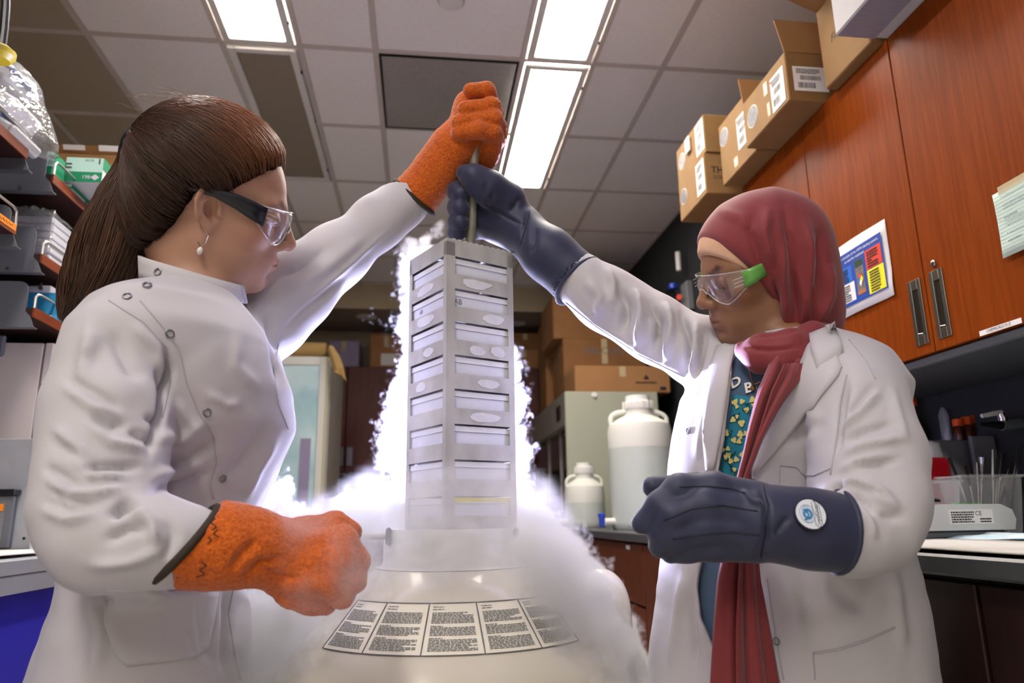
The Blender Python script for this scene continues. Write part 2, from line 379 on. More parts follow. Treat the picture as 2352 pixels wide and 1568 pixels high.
# poster
t = thing('safety_poster', 'white-edged blue hazard labelling poster taped to the wooden cabinet behind the hijab', 'poster', (XF, 1.6, 1.5))
yl, yr, pz0, pz1 = 1.72, 1.479, 1.503, 1.69
g = np.zeros((9, 7, 3))
for i in range(9):
    for j in range(7):
        u, v = i/8, j/6; g[i, j] = (XF-.0015-.004*(math.sin(u*3.1)**2)*(v-.5)**2*4-.003*(u > .9)*(v < .2), yl+(yr-yl)*u, pz0+(pz1-pz0)*v)
obj('sheet', MB().sheet(g, -.0006), 'paper', t, True)
mat('p_blue', '#0a3c96', .6); mat('p_blue2', '#1763bf', .6); mat('p_red', '#d23a22', .6); mat('p_yel', '#e8dd12', .6); mat('p_photo', '#7d7269', .6, var=.5, vscale=120)
mat('p_green', '#1c3a24', .7); mat('p_brown', '#a9683f', .6)
def pq(u, v): return np.array([XF-.0062, yl+(yr-yl)*u, pz0+(pz1-pz0)*v])
def prect(name, m, u0, u1, v0, v1, k=0, par=t):
    mb = MB(); a = pq(u0, v0); mb.box((a[0]-.0004*k-.0003, pq(u1, 0)[1], a[2]), (a[0]-.0004*k, a[1], pq(0, v1)[2])); return obj(name, mb, m, par)
prect('blue_field', 'p_blue', .07, .935, .12, .86)
prect('panel_health', 'p_blue2', .12, .40, .44, .66, 1); prect('panel_special', 'paper', .10, .42, .17, .43, 1)
prect('panel_fire', 'p_red', .65, .91, .47, .73, 1); prect('panel_reactivity', 'p_yel', .65, .92, .14, .46, 1)
prect('photo', 'p_photo', .46, .60, .20, .68, 1); prect('photo_top', 'p_green', .465, .595, .58, .675, 2); prect('photo_table', 'p_brown', .46, .60, .205, .26, 2)
dz = .026; c = pq(.535, .40); c[0] -= .0016
for dy, dzz, m in ((0, 1, 'p_red'), (1, 0, 'p_blue2'), (-1, 0, 'p_yel'), (0, -1, 'paper')):
    q = c+np.array([0, dy*.006, dzz*.009]); obj('hazard_diamond', MB().prism([q+(0, .006, 0), q+(0, 0, .009), q-(0, .006, 0), q-(0, 0, .009)], (-.0003, 0, 0)), m, t)
obj('lettering', text_mb('This is an example of the NFPA labeling system,', .0098, pq(.5, .80)-X1*.0008, XR, Z1), 'paper', t)
obj('lettering', text_mb('as used for methanol', .0098, pq(.47, .735)-X1*.0008, XR, Z1), 'paper', t)
for (u, v, w, h, n) in ((.16, .45, .2, .19, 6), (.15, .18, .22, .23, 7), (.68, .48, .2, .23, 6), (.69, .15, .18, .29, 8)):
    mb = MB(); lines_mb(mb, pq(u, v)-X1*.0012, XR, Z1, w*.24*.9, h*.187, n, rng, ragged=.6); obj('print', mb, 'ink', t)
# note
mat('note_paper', '#bcd0c2', .8)
t = thing('handwritten_note', 'pale green ruled note with handwriting taped to the cabinet at the right edge', 'note', (XF, 1.08, 1.5))
g = np.zeros((5, 7, 3))
for i in range(5):
    for j in range(7): u, v = i/4, j/6; g[i, j] = (XF-.002-.007*(1-v)**2, 1.163-.006*(1-v)-.13*u, 1.473+.13*v)
obj('sheet', MB().sheet(g, -.0005), 'note_paper', t, True)
mb = MB()
for k in range(17): v = .05+k*.055; quad(mb, (XF-.0026-.007*(1-v)**2, 1.162-.006*(1-v), 1.473+.13*v), XR, Z1, .128, .0004)
obj('ruled_lines', mb, 'ink_grey', t)
mat('ink_blue', '#5b6b86', .8)
for k, (v, w) in enumerate(((.9, .06), (.77, .08), (.72, .09), (.58, .03), (.52, .07), (.46, .09), (.33, .08), (.22, .03))):
    pts = [(XF-.0036-.007*(1-v)**2, 1.145-.006*(1-v)-w*s/40, 1.473+.13*v+.0022*math.sin(s*1.9+k)*(.6+.4*math.sin(s*.7))) for s in range(41)]
    obj('handwriting', MB().tube(pts, .00028, 4), 'ink_blue', t)
obj('tape_strip', MB().box((XF-.0028, 1.06, 1.596), (XF-.0018, 1.148, 1.612)), 'tape', t)
t = thing('label_strip', 'white printed label strip on the lower edge of the cabinet door', 'label', (XF, 1.2, 1.353))
obj('strip', MB().box((XF-.0008, 1.151, 1.348), (XF-.0001, 1.2535, 1.358)), 'paper', t)
obj('lettering', text_mb('CHEMICALS O-Z', .0082, (XF-.001, 1.205, 1.3532), XR, Z1), 'ink', t)
# ---- cartons on the cabinet
def carton(lab, lo, hi, group='cartons on top of the wall cabinets', m='card', rot=0):
    t = thing('cardboard_box', lab, 'box', ((lo[0]+hi[0])/2, (lo[1]+hi[1])/2, lo[2]), group)
    obj('carton_body', MB().box(lo, hi, .003), m, t)
    return t
def ship_label(t, o, right, up, w, h, k=3, dots=True):
    b = MB(); quad(b, o, right, up, w, h, .0012); l = obj('shipping_label', b, 'paper', t)
    o = np.asarray(o); r = nrm(right); u = nrm(up); mb = MB()
    barcode(mb, o+r*w*.12+u*h*.12, right, up, w*.5, h*.22, rng, .0018); barcode(mb, o+r*w*.2+u*h*.45, right, up, w*.6, h*.18, rng, .0018)
    lines_mb(mb, o+r*w*.1+u*h*.7, right, up, w*.7, h*.22, 4, rng, .0018)
    obj('label_print', mb, 'ink', l)
    if dots: obj('label_dot', MB().lathe([(w*.05, 0), (w*.05, .0005)], o+r*w*.08+u*h*.9+np.cross(r, u)*.0016, np.cross(r, u), 12), 'red_dot', l)
    return l
def roundel(t, o, nvec, r):
    s = obj('round_sticker', MB().lathe([(r, 0), (r, .0012)], o, nvec, 32), 'paper', t)
    obj('sticker_print', MB().lathe([(r*.93, 0), (r*.93, .0005)], np.asarray(o)+np.asarray(nvec)*.0013, nvec, 32), 'sticker_dark', s)
def flap(t, pts, d): return obj('flap', MB().prism(pts, d), 'card_in', t)
A = carton('open cardboard box with a shipping label on its end, second from the white box', (.977, 1.655, zt), (1.36, 1.925, zt+.15))
ship_label(A, (.977, 1.745, zt+.012), XR, Z1, .075, .105); roundel(A, (.977, 1.865, zt+.075), (-1, 0, 0), .034)
obj('torn_tape', MB().box((.9765, 1.76, zt+.02), (.977, 1.775, zt+.06)), 'tape', A); obj('torn_tape', MB().box((.9765, 1.765, zt+.09), (.977, 1.785, zt+.13)), 'tape', A)
ship_label(A, (.995, 1.655, zt+.03), X1, Z1, .1, .075, dots=False)
flap(A, [(.979, 1.656, zt+.15), (1.35, 1.656, zt+.15), (1.35, 1.668, zt+.26), (.965, 1.668, zt+.26)], (0, .003, 0))
flap(A, [(.979, 1.92, zt+.15), (1.2, 1.92, zt+.15), (1.2, 1.93, zt+.245), (.975, 1.93, zt+.245)], (0, .003, 0))
C_ = carton('tall cardboard box with a dark round sticker, between the shipping box and the stacked pair', (1.012, 1.935, zt), (1.36, 2.185, zt+.222))
ship_label(C_, (1.012, 2.045, zt+.06), XR, Z1, .08, .11); roundel(C_, (1.012, 2.145, zt+.165), (-1, 0, 0), .032)
obj('torn_tape', MB().box((1.0115, 2.06, zt+.02), (1.012, 2.085, zt+.05)), 'tape', C_)
D_ = carton('lower cardboard box of the stacked pair farthest along the cabinet top', (.975, 2.24, zt), (1.36, 2.5, zt+.155))
ship_label(D_, (.975, 2.32, zt+.02), XR, Z1, .075, .12, dots=False); roundel(D_, (.975, 2.45, zt+.085), (-1, 0, 0), .03)
obj('lettering', text_mb('THERMO', .034, (.998, 2.24, zt+.09), X1, Z1, 'LEFT', bold=.02), 'ink', D_); obj('lettering', text_mb('SCIENTIFIC', .018, (1.003, 2.24, zt+.062), X1, Z1, 'LEFT'), 'ink', D_)
E_ = carton('upper cardboard box of the stacked pair, with a torn white tape end', (.982, 2.235, zt+.156), (1.35, 2.515, zt+.305))
ship_label(E_, (.982, 2.315, zt+.175), XR, Z1, .075, .12, dots=False); roundel(E_, (.982, 2.46, zt+.235), (-1, 0, 0), .032)
obj('tape_end', MB().box((.972, 2.36, zt+.23), (.979, 2.40, zt+.29), .002), 'paper', E_)
B_ = carton('large open cardboard box with raised flaps beside the white box', (1.05, 1.402, zt), (1.38, 1.60, zt+.235))
flap(B_, [(1.051, 1.402, zt+.235), (1.051, 1.60, zt+.235), (.93, 1.62, zt+.31), (.93, 1.39, zt+.31)], (.003, 0, .003))
flap(B_, [(1.055, 1.598, zt+.235), (1.36, 1.598, zt+.235), (1.36, 1.615, zt+.34), (1.04, 1.615, zt+.34)], (0, .003, 0))
obj('lettering', text_mb('Filter', .032, (1.05, 1.515, zt+.115), XR, Z1, shear=.2), 'ink', B_)
W_ = carton('white cardboard box leaning out over the cabinet at the top right', (.952, 1.02, zt), (1.36, 1.386, zt+.33), m='white_card')
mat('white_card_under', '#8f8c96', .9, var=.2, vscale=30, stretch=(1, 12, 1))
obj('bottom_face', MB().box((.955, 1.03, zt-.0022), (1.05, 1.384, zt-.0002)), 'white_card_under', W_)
obj('tape_strip', MB().box((.9505, 1.2, zt+.02), (.9518, 1.24, zt+.32)), 'tape', W_)
# ---- bench along the right wall
ct = .958
solo('lab_worktop', MB().box((.75, -.6, ct-.03), (1.40, 4.28, ct), .004), 'epoxy', 'long dark grey bench top along the right wall', 'worktop')
struct('wall_right_upper_fill', MB().box((1.40, 2.45, ct), (1.61, 6.6, ct+.01)), 'epoxy')
labs = ['dark wooden base cabinet at the bottom right corner', 'dark wooden base cabinet behind the woman in the hijab', 'wooden base cabinet with a steel bar pull under the big carboy', 'wooden base cabinet with a small white tag under the small carboy', 'farthest wooden base cabinet under the bench']
for k, (y0, y1) in enumerate(((.1, .99), (.99, 1.79), (1.79, 2.59), (2.59, 3.39), (3.39, 4.19))):
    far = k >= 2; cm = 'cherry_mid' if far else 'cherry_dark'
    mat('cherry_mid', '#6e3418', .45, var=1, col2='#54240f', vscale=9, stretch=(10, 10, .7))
    b = thing('base_cabinet', labs[k], 'cabinet', (1.1, (y0+y1)/2, .1), 'base cabinets under the right bench')
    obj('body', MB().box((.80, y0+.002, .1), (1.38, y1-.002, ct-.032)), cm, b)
    ym = (y0+y1)/2
    for (a, c) in ((y0+.004, ym-.002), (ym+.002, y1-.004)):
        if k == 3:
            for z0, z1 in ((.12, .70), (.71, ct-.04)): obj('drawer' if z0 > .5 else 'door', MB().box((.778, a, z0), (.799, c, z1), .002), cm, b)
            continue
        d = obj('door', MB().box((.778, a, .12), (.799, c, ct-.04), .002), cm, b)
        yy = c-.03 if a < ym-.1 and c < ym+.01 else a+.03
        obj('bar_pull', MB().tube([(.778, yy, .70), (.758, yy, .70), (.758, yy, .88), (.778, yy, .88)], .005, 8), 'steel', d)
    obj('toe_kick', MB().box((.84, y0, 0), (1.38, y1, .099)), 'seam_dark', b)
    if k == 3: obj('tag', MB().box((.7765, 2.75, .895), (.778, 2.80, .91)), 'paper', b)
# ------------------------------------------------------------------ things on the right bench
mat('pad_white', '#d9d6cf', .9, var=.08, vscale=30, bump=.3, bscale=60); mat('pad_blue', '#8fc3d8', .85, var=.5, vscale=12, col2='#dfe6e6')
mat('balance_body', '#c9cbca', .45); mat('balance_base', '#5d6468', .5); mat('sharps_red', '#a3101c', .25, coat=.3)
clear_mat('clear_tub', gloss=.10, rough=.15, haze=.16)
mat('orange_cap', '#e2571a', .45); mat('amber', '#5a2412', .15, alpha=.75, coat=.3); mat('blue_cap', '#1c4fae', .4)
mat('green_lit', '#3fb53a', .4); mat('chrome', '#b9b9bd', .15, metal=1.); mat('panel_grey', '#75757a', .6); mat('black_pl', '#131316', .35)
def wavy(x0, x1, y0, y1, z, amp, n=14, k=7, th=.0025, seed=0):
    g = np.zeros((n, k, 3)); q = np.random.default_rng(seed); ph = q.random(6)*6
    for i in range(n):
        for j in range(k):
            u, v = i/(n-1), j/(k-1); g[i, j] = (x0+(x1-x0)*v, y0+(y1-y0)*u, z+.004+amp*(.5+.5*math.sin(7*u+4*v+ph[0])*math.sin(9*v+ph[1]+3*u)))
    return MB().sheet(g, th if True else -th)
solo('absorbent_pad', wavy(.757, 1.02, .55, 1.62, ct, .003, seed=1), 'pad_white', 'white absorbent pad along the front edge of the right bench', 'pad', smooth=True)
solo('absorbent_pad', wavy(1.03, 1.16, .75, 1.40, ct+.001, .012, seed=2), 'pad_blue', 'pale blue crumpled absorbent pad in front of the balance', 'pad', smooth=True)
# balance
by = 1.36; xl = onY(2062, 1200, by)[0]; xr = onY(2336, 1200, by)[0]; zt0 = onY(2200, 1157, by)[2]; zm = onY(2200, 1218, by)[2]
t = thing('lab_balance', 'white and grey laboratory balance with a rating label, on the right bench', 'balance', ((xl+xr)/2, by+.1, ct))
g = MB(); n = 12
prof = [(xl, zm), (xl-.004, zt0-.02), (xl+.02, zt0-.004), (xl+.1, zt0), (xr-.03, zt0-.001), (xr-.006, zt0-.012), (xr, zm+.02), (xr-.006, zm)]
g.prism([(x, by, z) for x, z in prof], (0, .12, 0)); obj('housing', g, 'balance_body', t, 30)
obj('base_shell', MB().box((xl+.01, by+.006, zm-.016), (xr-.02, by+.112, zm), .004), 'balance_base', t)
for xx in (xl+.03, xr-.04):
    for yy in (by+.02, by+.1): obj('foot', MB().lathe([(.008, 0), (.008, zm-.014-ct-.015)], (xx, yy, ct+.015), n=12), 'black_pl', t)
obj('pan_rim', MB().lathe([(.055, 0), (.055, .006), (.05, .008)], (xl+.075, by+.06, zt0+.004), n=32), 'chrome', t)
obj('display_glow', MB().box((xl+.15, by+.02, zt0+.0005), (xl+.2, by+.04, zt0+.0015)), 'green_lit', t)
l = obj('rating_label', MB().box((xr-.145, by-.0008, zm+.012), (xr-.05, by-.0002, zm+.040)), 'paper', t)
mb = MB(); lines_mb(mb, (xr-.141, by-.001, zm+.014), X1, Z1, .05, .023, 5, rng, ragged=.6); lines_mb(mb, (xr-.08, by-.001, zm+.014), X1, Z1, .025, .01, 2, rng); obj('label_print', mb, 'ink', l)
obj('label_marks', text_mb('CE', .012, (xr-.082, by-.0012, zm+.032), X1, Z1), 'ink', l)
# sharps container
def onYc(px, py, Y): return onY(px, py, Y)
sy = 1.575; a = onY(2098, 1140, sy); b = onY(2184, 1050, sy)
t = thing('sharps_container', 'red sharps container with a clear lid behind the balance', 'container', ((a[0]+b[0])/2, sy+.07, ct))
obj('tub', MB().box((a[0], sy, ct+.001), (b[0], sy+.08, b[2]), .008), 'sharps_red', t)
cx, cy_ = (a[0]+b[0])/2, sy+.04
obj('lid', MB().lathe([(.038, 0), (.037, .012), (.036, .018), (.034, .034), (.012, .042)], (cx+.01, cy_-.01, b[2]), n=20), 'clear_tub', t)
def tub(lab, px0, px1, py0, py1, Y, dep):
    a = onY(px0, py1, Y); b = onY(px1, py0, Y); z0 = ct+.001; z1 = b[2]; x0, x1 = a[0], b[0]; ins = .012; w = .002
    t = thing('plastic_tub', lab, 'tub', ((x0+x1)/2, Y+dep/2, ct)); P = lambda x, y, z: (x, y, z)
    m = MB()
    top = [(x0, Y), (x1, Y), (x1, Y+dep), (x0, Y+dep)]; bot = [(x0+ins, Y+ins), (x1-ins, Y+ins), (x1-ins, Y+dep-ins), (x0+ins, Y+dep-ins)]
    for i in range(4):
        j = (i+1) % 4; m.add([(*bot[i], z0), (*bot[j], z0), (*top[j], z1), (*top[i], z1)], [(0, 1, 2, 3)])
    m.add([(*q, z0) for q in bot], [(3, 2, 1, 0)]); obj('walls', m, 'clear_tub', t)
    r = MB(); r.tube([(x0-.004, Y-.004, z1), (x1+.004, Y-.004, z1), (x1+.004, Y+dep+.004, z1), (x0-.004, Y+dep+.004, z1)], .0035, 6, closed=True); obj('rim', r, 'clear_tub', t)
    return t, (x0, x1, z0, z1)
tub('shallow empty clear plastic tub beside the red sharps container', 2142, 2204, 1104, 1150, 1.495, .07)
_, (tx0, tx1, tz0, tz1) = tub('clear plastic tub full of metal spatulas and glass tools', 2217, 2346, 1092, 1156, 1.49, .075)
tools = [(2178, 622, 'g'), ]
tips = [(2180, 1050, 'plate'), (2218, 1068, 'plate'), (2243, 1062, 'rod'), (2256, 1045, 'spoon'), (2280, 1032, 'rod'), (2294, 1045, 'plate'), (2306, 1040, 'plate'), (2322, 1060, 'handle'), (2338, 1032, 'dark'), (2348, 1022, 'dark')]
names = {'plate': ('spatula', 'flat bright steel spatula'), 'rod': ('glass_rod', 'slim steel rod'), 'spoon': ('lab_spoon', 'round-ended steel spoon'), 'handle': ('scalpel_handle', 'black handled scalpel'), 'dark': ('forceps', 'dark steel forceps')}
where = ['leaning furthest left', 'just right of the leftmost spatula', 'third from the left', 'with the round tip', 'in the middle', 'right of the middle', 'with the tall flat tip', 'curving to the right', 'second from the right edge', 'at the right edge']
for k, (px, py, kd) in enumerate(tips):
    top = onY(px, py, 1.512+.010*(k % 4)); f = (k+.5)/len(tips); bot = np.array([tx0+.025+(tx1-tx0-.05)*f*.8+.012, 1.512+.010*(k % 4), tz0+.006]); d = nrm(top-bot)
    m = MB(); nm, desc = names[kd]
    r = .0028; m.tube([bot, bot+(top-bot)*.7], r, 8)
    if kd == 'plate': s = nrm(np.cross(d, Y1)); q = bot+(top-bot)*.62; m.prism([q-s*.003, q+s*.003, top+s*.005, top-s*.005], Y1*.0012)
    elif kd == 'spoon': m.tube([bot+(top-bot)*.65, bot+(top-bot)*.85, top-d*.006, top], [.002, .004, .008, .003], 10)
    else: m.tube([bot+(top-bot)*.6, top], [.003, .0018], 8)
    solo(nm, m, 'chrome' if kd not in ('dark', 'handle') else 'black_pl', f'{desc} in the clear tub, {where[k]}', 'tool', 'tools in the clear tub')
# boxes, bottles and tap behind
gy = 1.665; a = onY(2150, 1095, gy); b = onY(2246, 1010, gy)
solo('equipment_box', MB().box((a[0], gy, ct+.001), (min(b[0], 1.395), gy+.08, b[2]), .003), 'panel_grey', 'grey metal box behind the clear tubs carrying orange capped bottles', 'box')
zc0 = b[2]
for k, (px, py, s) in enumerate(((2199, 965, 1.), (2219, 960, 1.), (2243, 955, 1.15))):
    p = onY(px, py, gy+.035); r = .0125*s; hz = p[2]-zc0
    bt = thing('media_bottle', ('amber bottle with an orange cap, ' + ['left', 'middle', 'right'][k] + ' of the three on the grey box'), 'bottle', (p[0], gy+.035, zc0), 'orange capped bottles')
    obj('glass', MB().lathe([(r*1.1, .0), (r*1.15, .006), (r*1.15, hz*.5), (r*.75, hz*.72), (r*.75, hz*.8)], (p[0], gy+.035, zc0), n=16), 'amber', bt)
    obj('cap', MB().lathe([(r, hz*.72), (r*1.02, hz), (r*.9, hz+.003), (.001, hz+.003)], (p[0], gy+.035, zc0), n=20), 'orange_cap', bt)
p0 = onY(2178, 1022, 1.77); p1 = onY(2165, 942, 1.77); d = p1-p0
t = thing('centrifuge_tube', 'clear conical centrifuge tube with a blue cap standing upside down by the orange caps', 'tube', p0)
obj('barrel', MB().lathe([(.0125, .0), (.0125, .07), (.003, .088), (.001, .088)], p0+nrm(d)*.012, d, 16), 'clear_tub', t); obj('cap', MB().lathe([(.0145, 0), (.0145, .012)], p0, d, 16), 'blue_cap', t)
solo('bottle_shelf', MB().box((p0[0]-.03, 1.749, p0[2]-.006), (1.398, 1.79, p0[2]-.0005)), 'panel_grey', 'small grey ledge carrying the upside down tube', 'shelf')
p = onX(2092, 925, 1.36); t = thing('reagent_bottle', 'dark reagent bottle with an orange cap half hidden by the white sleeve', 'bottle', (1.36, p[1], p[2]-.2))
obj('cap', MB().lathe([(.016, 0), (.016, .022), (.001, .022)], (1.36, p[1], p[2]-.01), n=20), 'orange_cap', t)
obj('glass', MB().lathe([(.03, 0), (.03, .13), (.014, .165), (.014, .19)], (1.36, p[1], p[2]-.2), n=20), 'amber', t)
solo('bottle_ledge', MB().box((1.31, p[1]-.09, p[2]-.212), (1.399, p[1]+.09, p[2]-.201)), 'panel_grey', 'narrow grey wall ledge under the half hidden reagent bottle', 'shelf')
# gooseneck gas tap on the wall
t = thing('bench_tap', 'chrome and black bench tap with a pale lever on the dark wall', 'tap', onX(2352, 970, 1.39))
q = lambda px, py, Y=1.55: onY(px, py, Y)
obj('nozzle', MB().tube([q(2250, 974), q(2275, 974), q(2300, 976)], [.003, .007, .011], 12), 'black_pl', t)
obj('valve_body', MB().tube([q(2300, 976), q(2325, 975), q(2345, 972), q(2365, 970), onX(2420, 968, 1.40)], [.013, .014, .014, .012, .014], 14), 'balance_base', t)
obj('valve_stem', MB().tube([q(2305, 974), q(2304, 960), q(2298, 948)], [.010, .011, .009], 12), 'chrome', t)
obj('lever', MB().tube([q(2300, 947), q(2285, 949), q(2255, 955)], [.006, .006, .005], 10), 'plastic_wh', t)
a = onY(2252, 1140, 1.63); b = onY(2400, 1000, 1.63)
solo('splash_panel', MB().box((a[0], 1.63, ct+.001), (1.395, 1.642, b[2]), .003), 'panel_grey', 'plain grey panel standing behind the tub of tools', 'panel')
# ------------------------------------------------------------------ left side: island bench with reagent shelves
mat('shelf_wood', '#8a3d14', .45, var=1, col2='#6b2a0c', vscale=9, stretch=(10, .7, 10)); mat('shelf_under', '#2e100a', .7)
mat('bracket', '#6d7076', .5, metal=.2); mat('wire', '#c9c7c2', .3, metal=.7); mat('beige', '#cfc6bf', .6); mat('alu', '#b5b8bd', .42, metal=.5, var=.08, vscale=30)
mat('blue_lit_panel', '#2420a8', .5); mat('kim_green', '#0f8a5c', .55); mat('kim_pale', '#bfe3d3', .6); mat('kim_white', '#d2d4d6', .6)
mat('orange_label', '#ee8a12', .7); mat('box_cyan', '#2f93bd', .6); clear_mat('film', gloss=.16, rough=.10, haze=.10, bump=.8, bscale=38)
mat('yellow', '#d8cf20', .5); mat('yellow_dk', '#8e7d10', .5); mat('white_pl', '#d8dadd', .5); mat('film_blue', '#3c5a8c', .5)
XL = -.95
LV = [1.872, 1.655, 1.515]
def bracket(t, Y, z, ztop, x1=XL-.003, x0=-1.28):
    r = .02; pts = [(x0, Y, z-.028), (x1+.012, Y, z-.028), (x1, Y, z), (x1-.012, Y, z+.012), (x1-.012, Y, ztop-r)]
    pts += [(x1-.012-r+r*math.cos(a), Y, ztop-r+r*math.sin(a)) for a in (.4, .8, 1.2, 1.57)]+[(x0, Y, ztop)]
    b = obj('end_bracket', MB().prism(pts, (0, .002, 0)), 'bracket', t)
    obj('bracket_flange', MB().box((x0, Y+.002, z-.028), (x1+.01, Y+.022, z-.026)), 'bracket', b)
    for xx in (-1.14, -1.02): obj('screw', MB().lathe([(.004, 0), (.004, .0015)], (xx, Y-.0015, z-.02), (0, 1, 0), 10), 'steel', b)
def rail(t, y0, y1, z):
    a = .012
    obj('wire_rail', MB().tube([(XL+.002, y0, z), (XL+.002, y0, z+.028), (XL+.004, y0+.006, z+.036), (XL+.004, y0+.02, z+.038), (XL+.004, y1, z+.038)], .0032, 8), 'wire', t)
    k = y0+.22
    while k < y1: obj('rail_post', MB().tube([(XL+.003, k, z-.01), (XL+.003, k, z+.038)], .003, 6), 'wire', t); k += .3
t = thing('reagent_shelf', 'brown wooden reagent shelving with grey metal ends and wire rails, farther bay behind the ponytail', 'shelving', (-1.1, 2.3, .95))
for z, zt_ in zip(LV, (.083, .092, .088)):
    s = obj('shelf_board', MB().box((-1.28, 1.84, z), (XL, 3.0, z+.022), .001), 'shelf_under', t)
    obj('edge_band', MB().box((XL, 1.84, z-.001), (XL+.004, 3.0, z+.023)), 'shelf_wood', s)
    bracket(t, 1.836, z, z+zt_); rail(t, 1.842, 3.0, z+.022)
obj('back_panel', MB().box((-1.30, 1.84, .97), (-1.285, 3.0, 2.0)), 'shelf_under', t)
obj('upright', MB().box((-1.30, 2.99, .97), (-1.25, 3.02, 2.3)), 'bracket', t)
t = thing('reagent_shelf', 'brown wooden reagent shelving at the left edge, nearer bay carrying the plastic bag', 'shelving', (-1.1, 1.3, .95))
for k, z in enumerate((1.872, 1.678)):
    s = obj('shelf_board', MB().box((-1.28, .7, z), (XL, 1.715, z+.022), .001), 'shelf_under', t)
    obj('edge_band', MB().box((XL, .7, z-.001), (XL+.004, 1.715, z+.023)), 'shelf_wood', s)
    bracket(t, 1.718, z, z+.075)
    obj('wire_rail', MB().tube([(XL+.003, .7, z+.06), (XL+.003, 1.69, z+.06), (XL+.003, 1.706, z+.054), (XL+.003, 1.71, z+.022)], .0032, 8), 'wire', t)
l = obj('orange_label', MB().box((XL+.0045, 1.60, 1.684), (XL+.0055, 1.71, 1.70)), 'orange_label', t)
obj('label_writing', MB().tube([(XL+.0058, 1.615+.08*s/24, 1.692+.0028*math.sin(s*1.7)) for s in range(25)], .0005, 4), 'ink', l)
obj('upright', MB().box((-1.30, .7, .97), (-1.285, 1.715, 1.95)), 'shelf_under', t)
# cartons of wipes
def kim(lab, lo, hi, num=None, split=.42):
    t = thing('tissue_carton', lab, 'carton', ((lo[0]+hi[0])/2, (lo[1]+hi[1])/2, lo[2]), 'green and white tissue cartons')
    lo, hi = np.array(lo), np.array(hi); h = hi[2]-lo[2]; e = .0007
    obj('carton_body', MB().box(lo, hi, .0012), 'kim_white', t)
    obj('green_band', MB().box((lo[0], lo[1]-e, lo[2]+.001), (hi[0], lo[1]-.0001, lo[2]+h*split)), 'kim_green', t)
    obj('pale_panel', MB().box((lo[0], lo[1]-e, lo[2]+h*split), (hi[0], lo[1]-.0001, hi[2]-.001)), 'kim_pale', t)
    ym = lo[1]+(hi[1]-lo[1])*.28
    obj('side_panel', MB().box((hi[0]+.0001, ym, lo[2]+.001), (hi[0]+e, hi[1], hi[2]-.001)), 'kim_green', t); obj('side_panel', MB().box((hi[0]+.0001, lo[1], lo[2]+h*.55), (hi[0]+e, ym, hi[2]-.001)), 'kim_green', t)
    obj('lettering', text_mb('KIMTECH', h*.30, (hi[0]+e*1.3, (lo[1]+hi[1])/2+.01, lo[2]+h*.72), Y1, Z1, bold=.01), 'kim_white', t); mb = MB(); lines_mb(mb, (hi[0]+e*1.3, ym+.01, lo[2]+h*.25), Y1, Z1, .08, h*.25, 3, rng); obj('print', mb, 'kim_pale', t)
    obj('tissue_flash', MB().prism([(hi[0]+e*1.2, lo[1]+.01, lo[2]+h*.2), (hi[0]+e*1.2, lo[1]+.03, lo[2]+h*.14), (hi[0]+e*1.2, lo[1]+.034, lo[2]+h*.24), (hi[0]+e*1.2, lo[1]+.014, lo[2]+h*.32)], (.0003, 0, 0)), 'film_blue', t)
    if num:
        w_ = hi[0]-lo[0]
        obj('lettering', text_mb(num, h*.2, (lo[0]+w_*.58, lo[1]-e*1.4, lo[2]+h*split*.5), X1, Z1, bold=.01), 'kim_white', t)
        obj('lettering', text_mb('1', h*.3, (hi[0]-.010, lo[1]-e*1.4, lo[2]+h*.84), X1, Z1, bold=.03), 'ink', t); obj('lettering', text_mb('34133', h*.13, (lo[0]+w_*.62, lo[1]-e*1.4, lo[2]+h*.88), X1, Z1), 'ink', t)
        obj('lettering', text_mb('TI', h*.34, (lo[0]+.008, lo[1]-e*1.4, lo[2]+h*.62), Z1, -X1, bold=.02), 'ink', t)
        c = np.array([lo[0]+w_*.82, lo[1]-.0012, lo[2]+h*split*.5]); obj('diamond_mark', MB().prism([c+(w_*.12, 0, 0), c+(0, 0, h*.12), c-(w_*.12, 0, 0), c-(0, 0, h*.12)], (0, -.0002, 0)), 'kim_white', t)
        obj('recycling_print', MB().box((lo[0]+w_*.55, lo[1]+.05, lo[2]-.0006), (lo[0]+w_*.95, lo[1]+.09, lo[2]-.0001)), 'kim_pale', t)
    return t
sz = LV[0]+.0225
yk = 1.945; zA = onY(200, 362, yk)[2]; zB = onY(200, 419, yk)[2]; xk0, xk1 = onY(150, 390, yk)[0], onY(236, 390, yk)[0]
kim('upper green and white tissue carton with a number one flap, by the ponytail', (xk0, yk, zB), (xk1, yk+.22, zA), num='198')
kim('lower green and white tissue carton behind the wire rail', (xk0, yk+.01, sz), (XL-.006, yk+.30, zB-.001), split=.7)
k1 = thing('tissue_carton', 'smaller green tissue carton standing beside the grey shelf end', 'carton', (-.98, 1.87, sz), 'green and white tissue cartons')
xa = onY(108, 352, 1.872)[0]; zz = onY(120, 352, 1.872)[2]; hi0 = XL-.012
obj('carton_body', MB().box((xa, 1.86, sz), (hi0, 1.922, zz), .0015), 'kim_green', k1)
obj('pale_panel', MB().box((xa+.008, 1.859, sz+(zz-sz)*.42), (hi0, 1.8598, zz-.002)), 'kim_pale', k1)
obj('lettering', text_mb('KIMTECH', .0125, ((xa+hi0)/2+.002, 1.8588, sz+(zz-sz)*.76), X1, Z1, bold=.01), 'ink', k1)
mb = MB(); lines_mb(mb, (xa+.012, 1.8588, sz+(zz-sz)*.48), X1, Z1, (hi0-xa)*.75, (zz-sz)*.15, 3, rng); obj('print', mb, 'ink_grey', k1)
x0 = max(onY(120, 345, 2.25)[0], -1.27); x1 = onY(312, 345, 2.25)[0]; z1 = onY(312, 358, 2.25)[2]
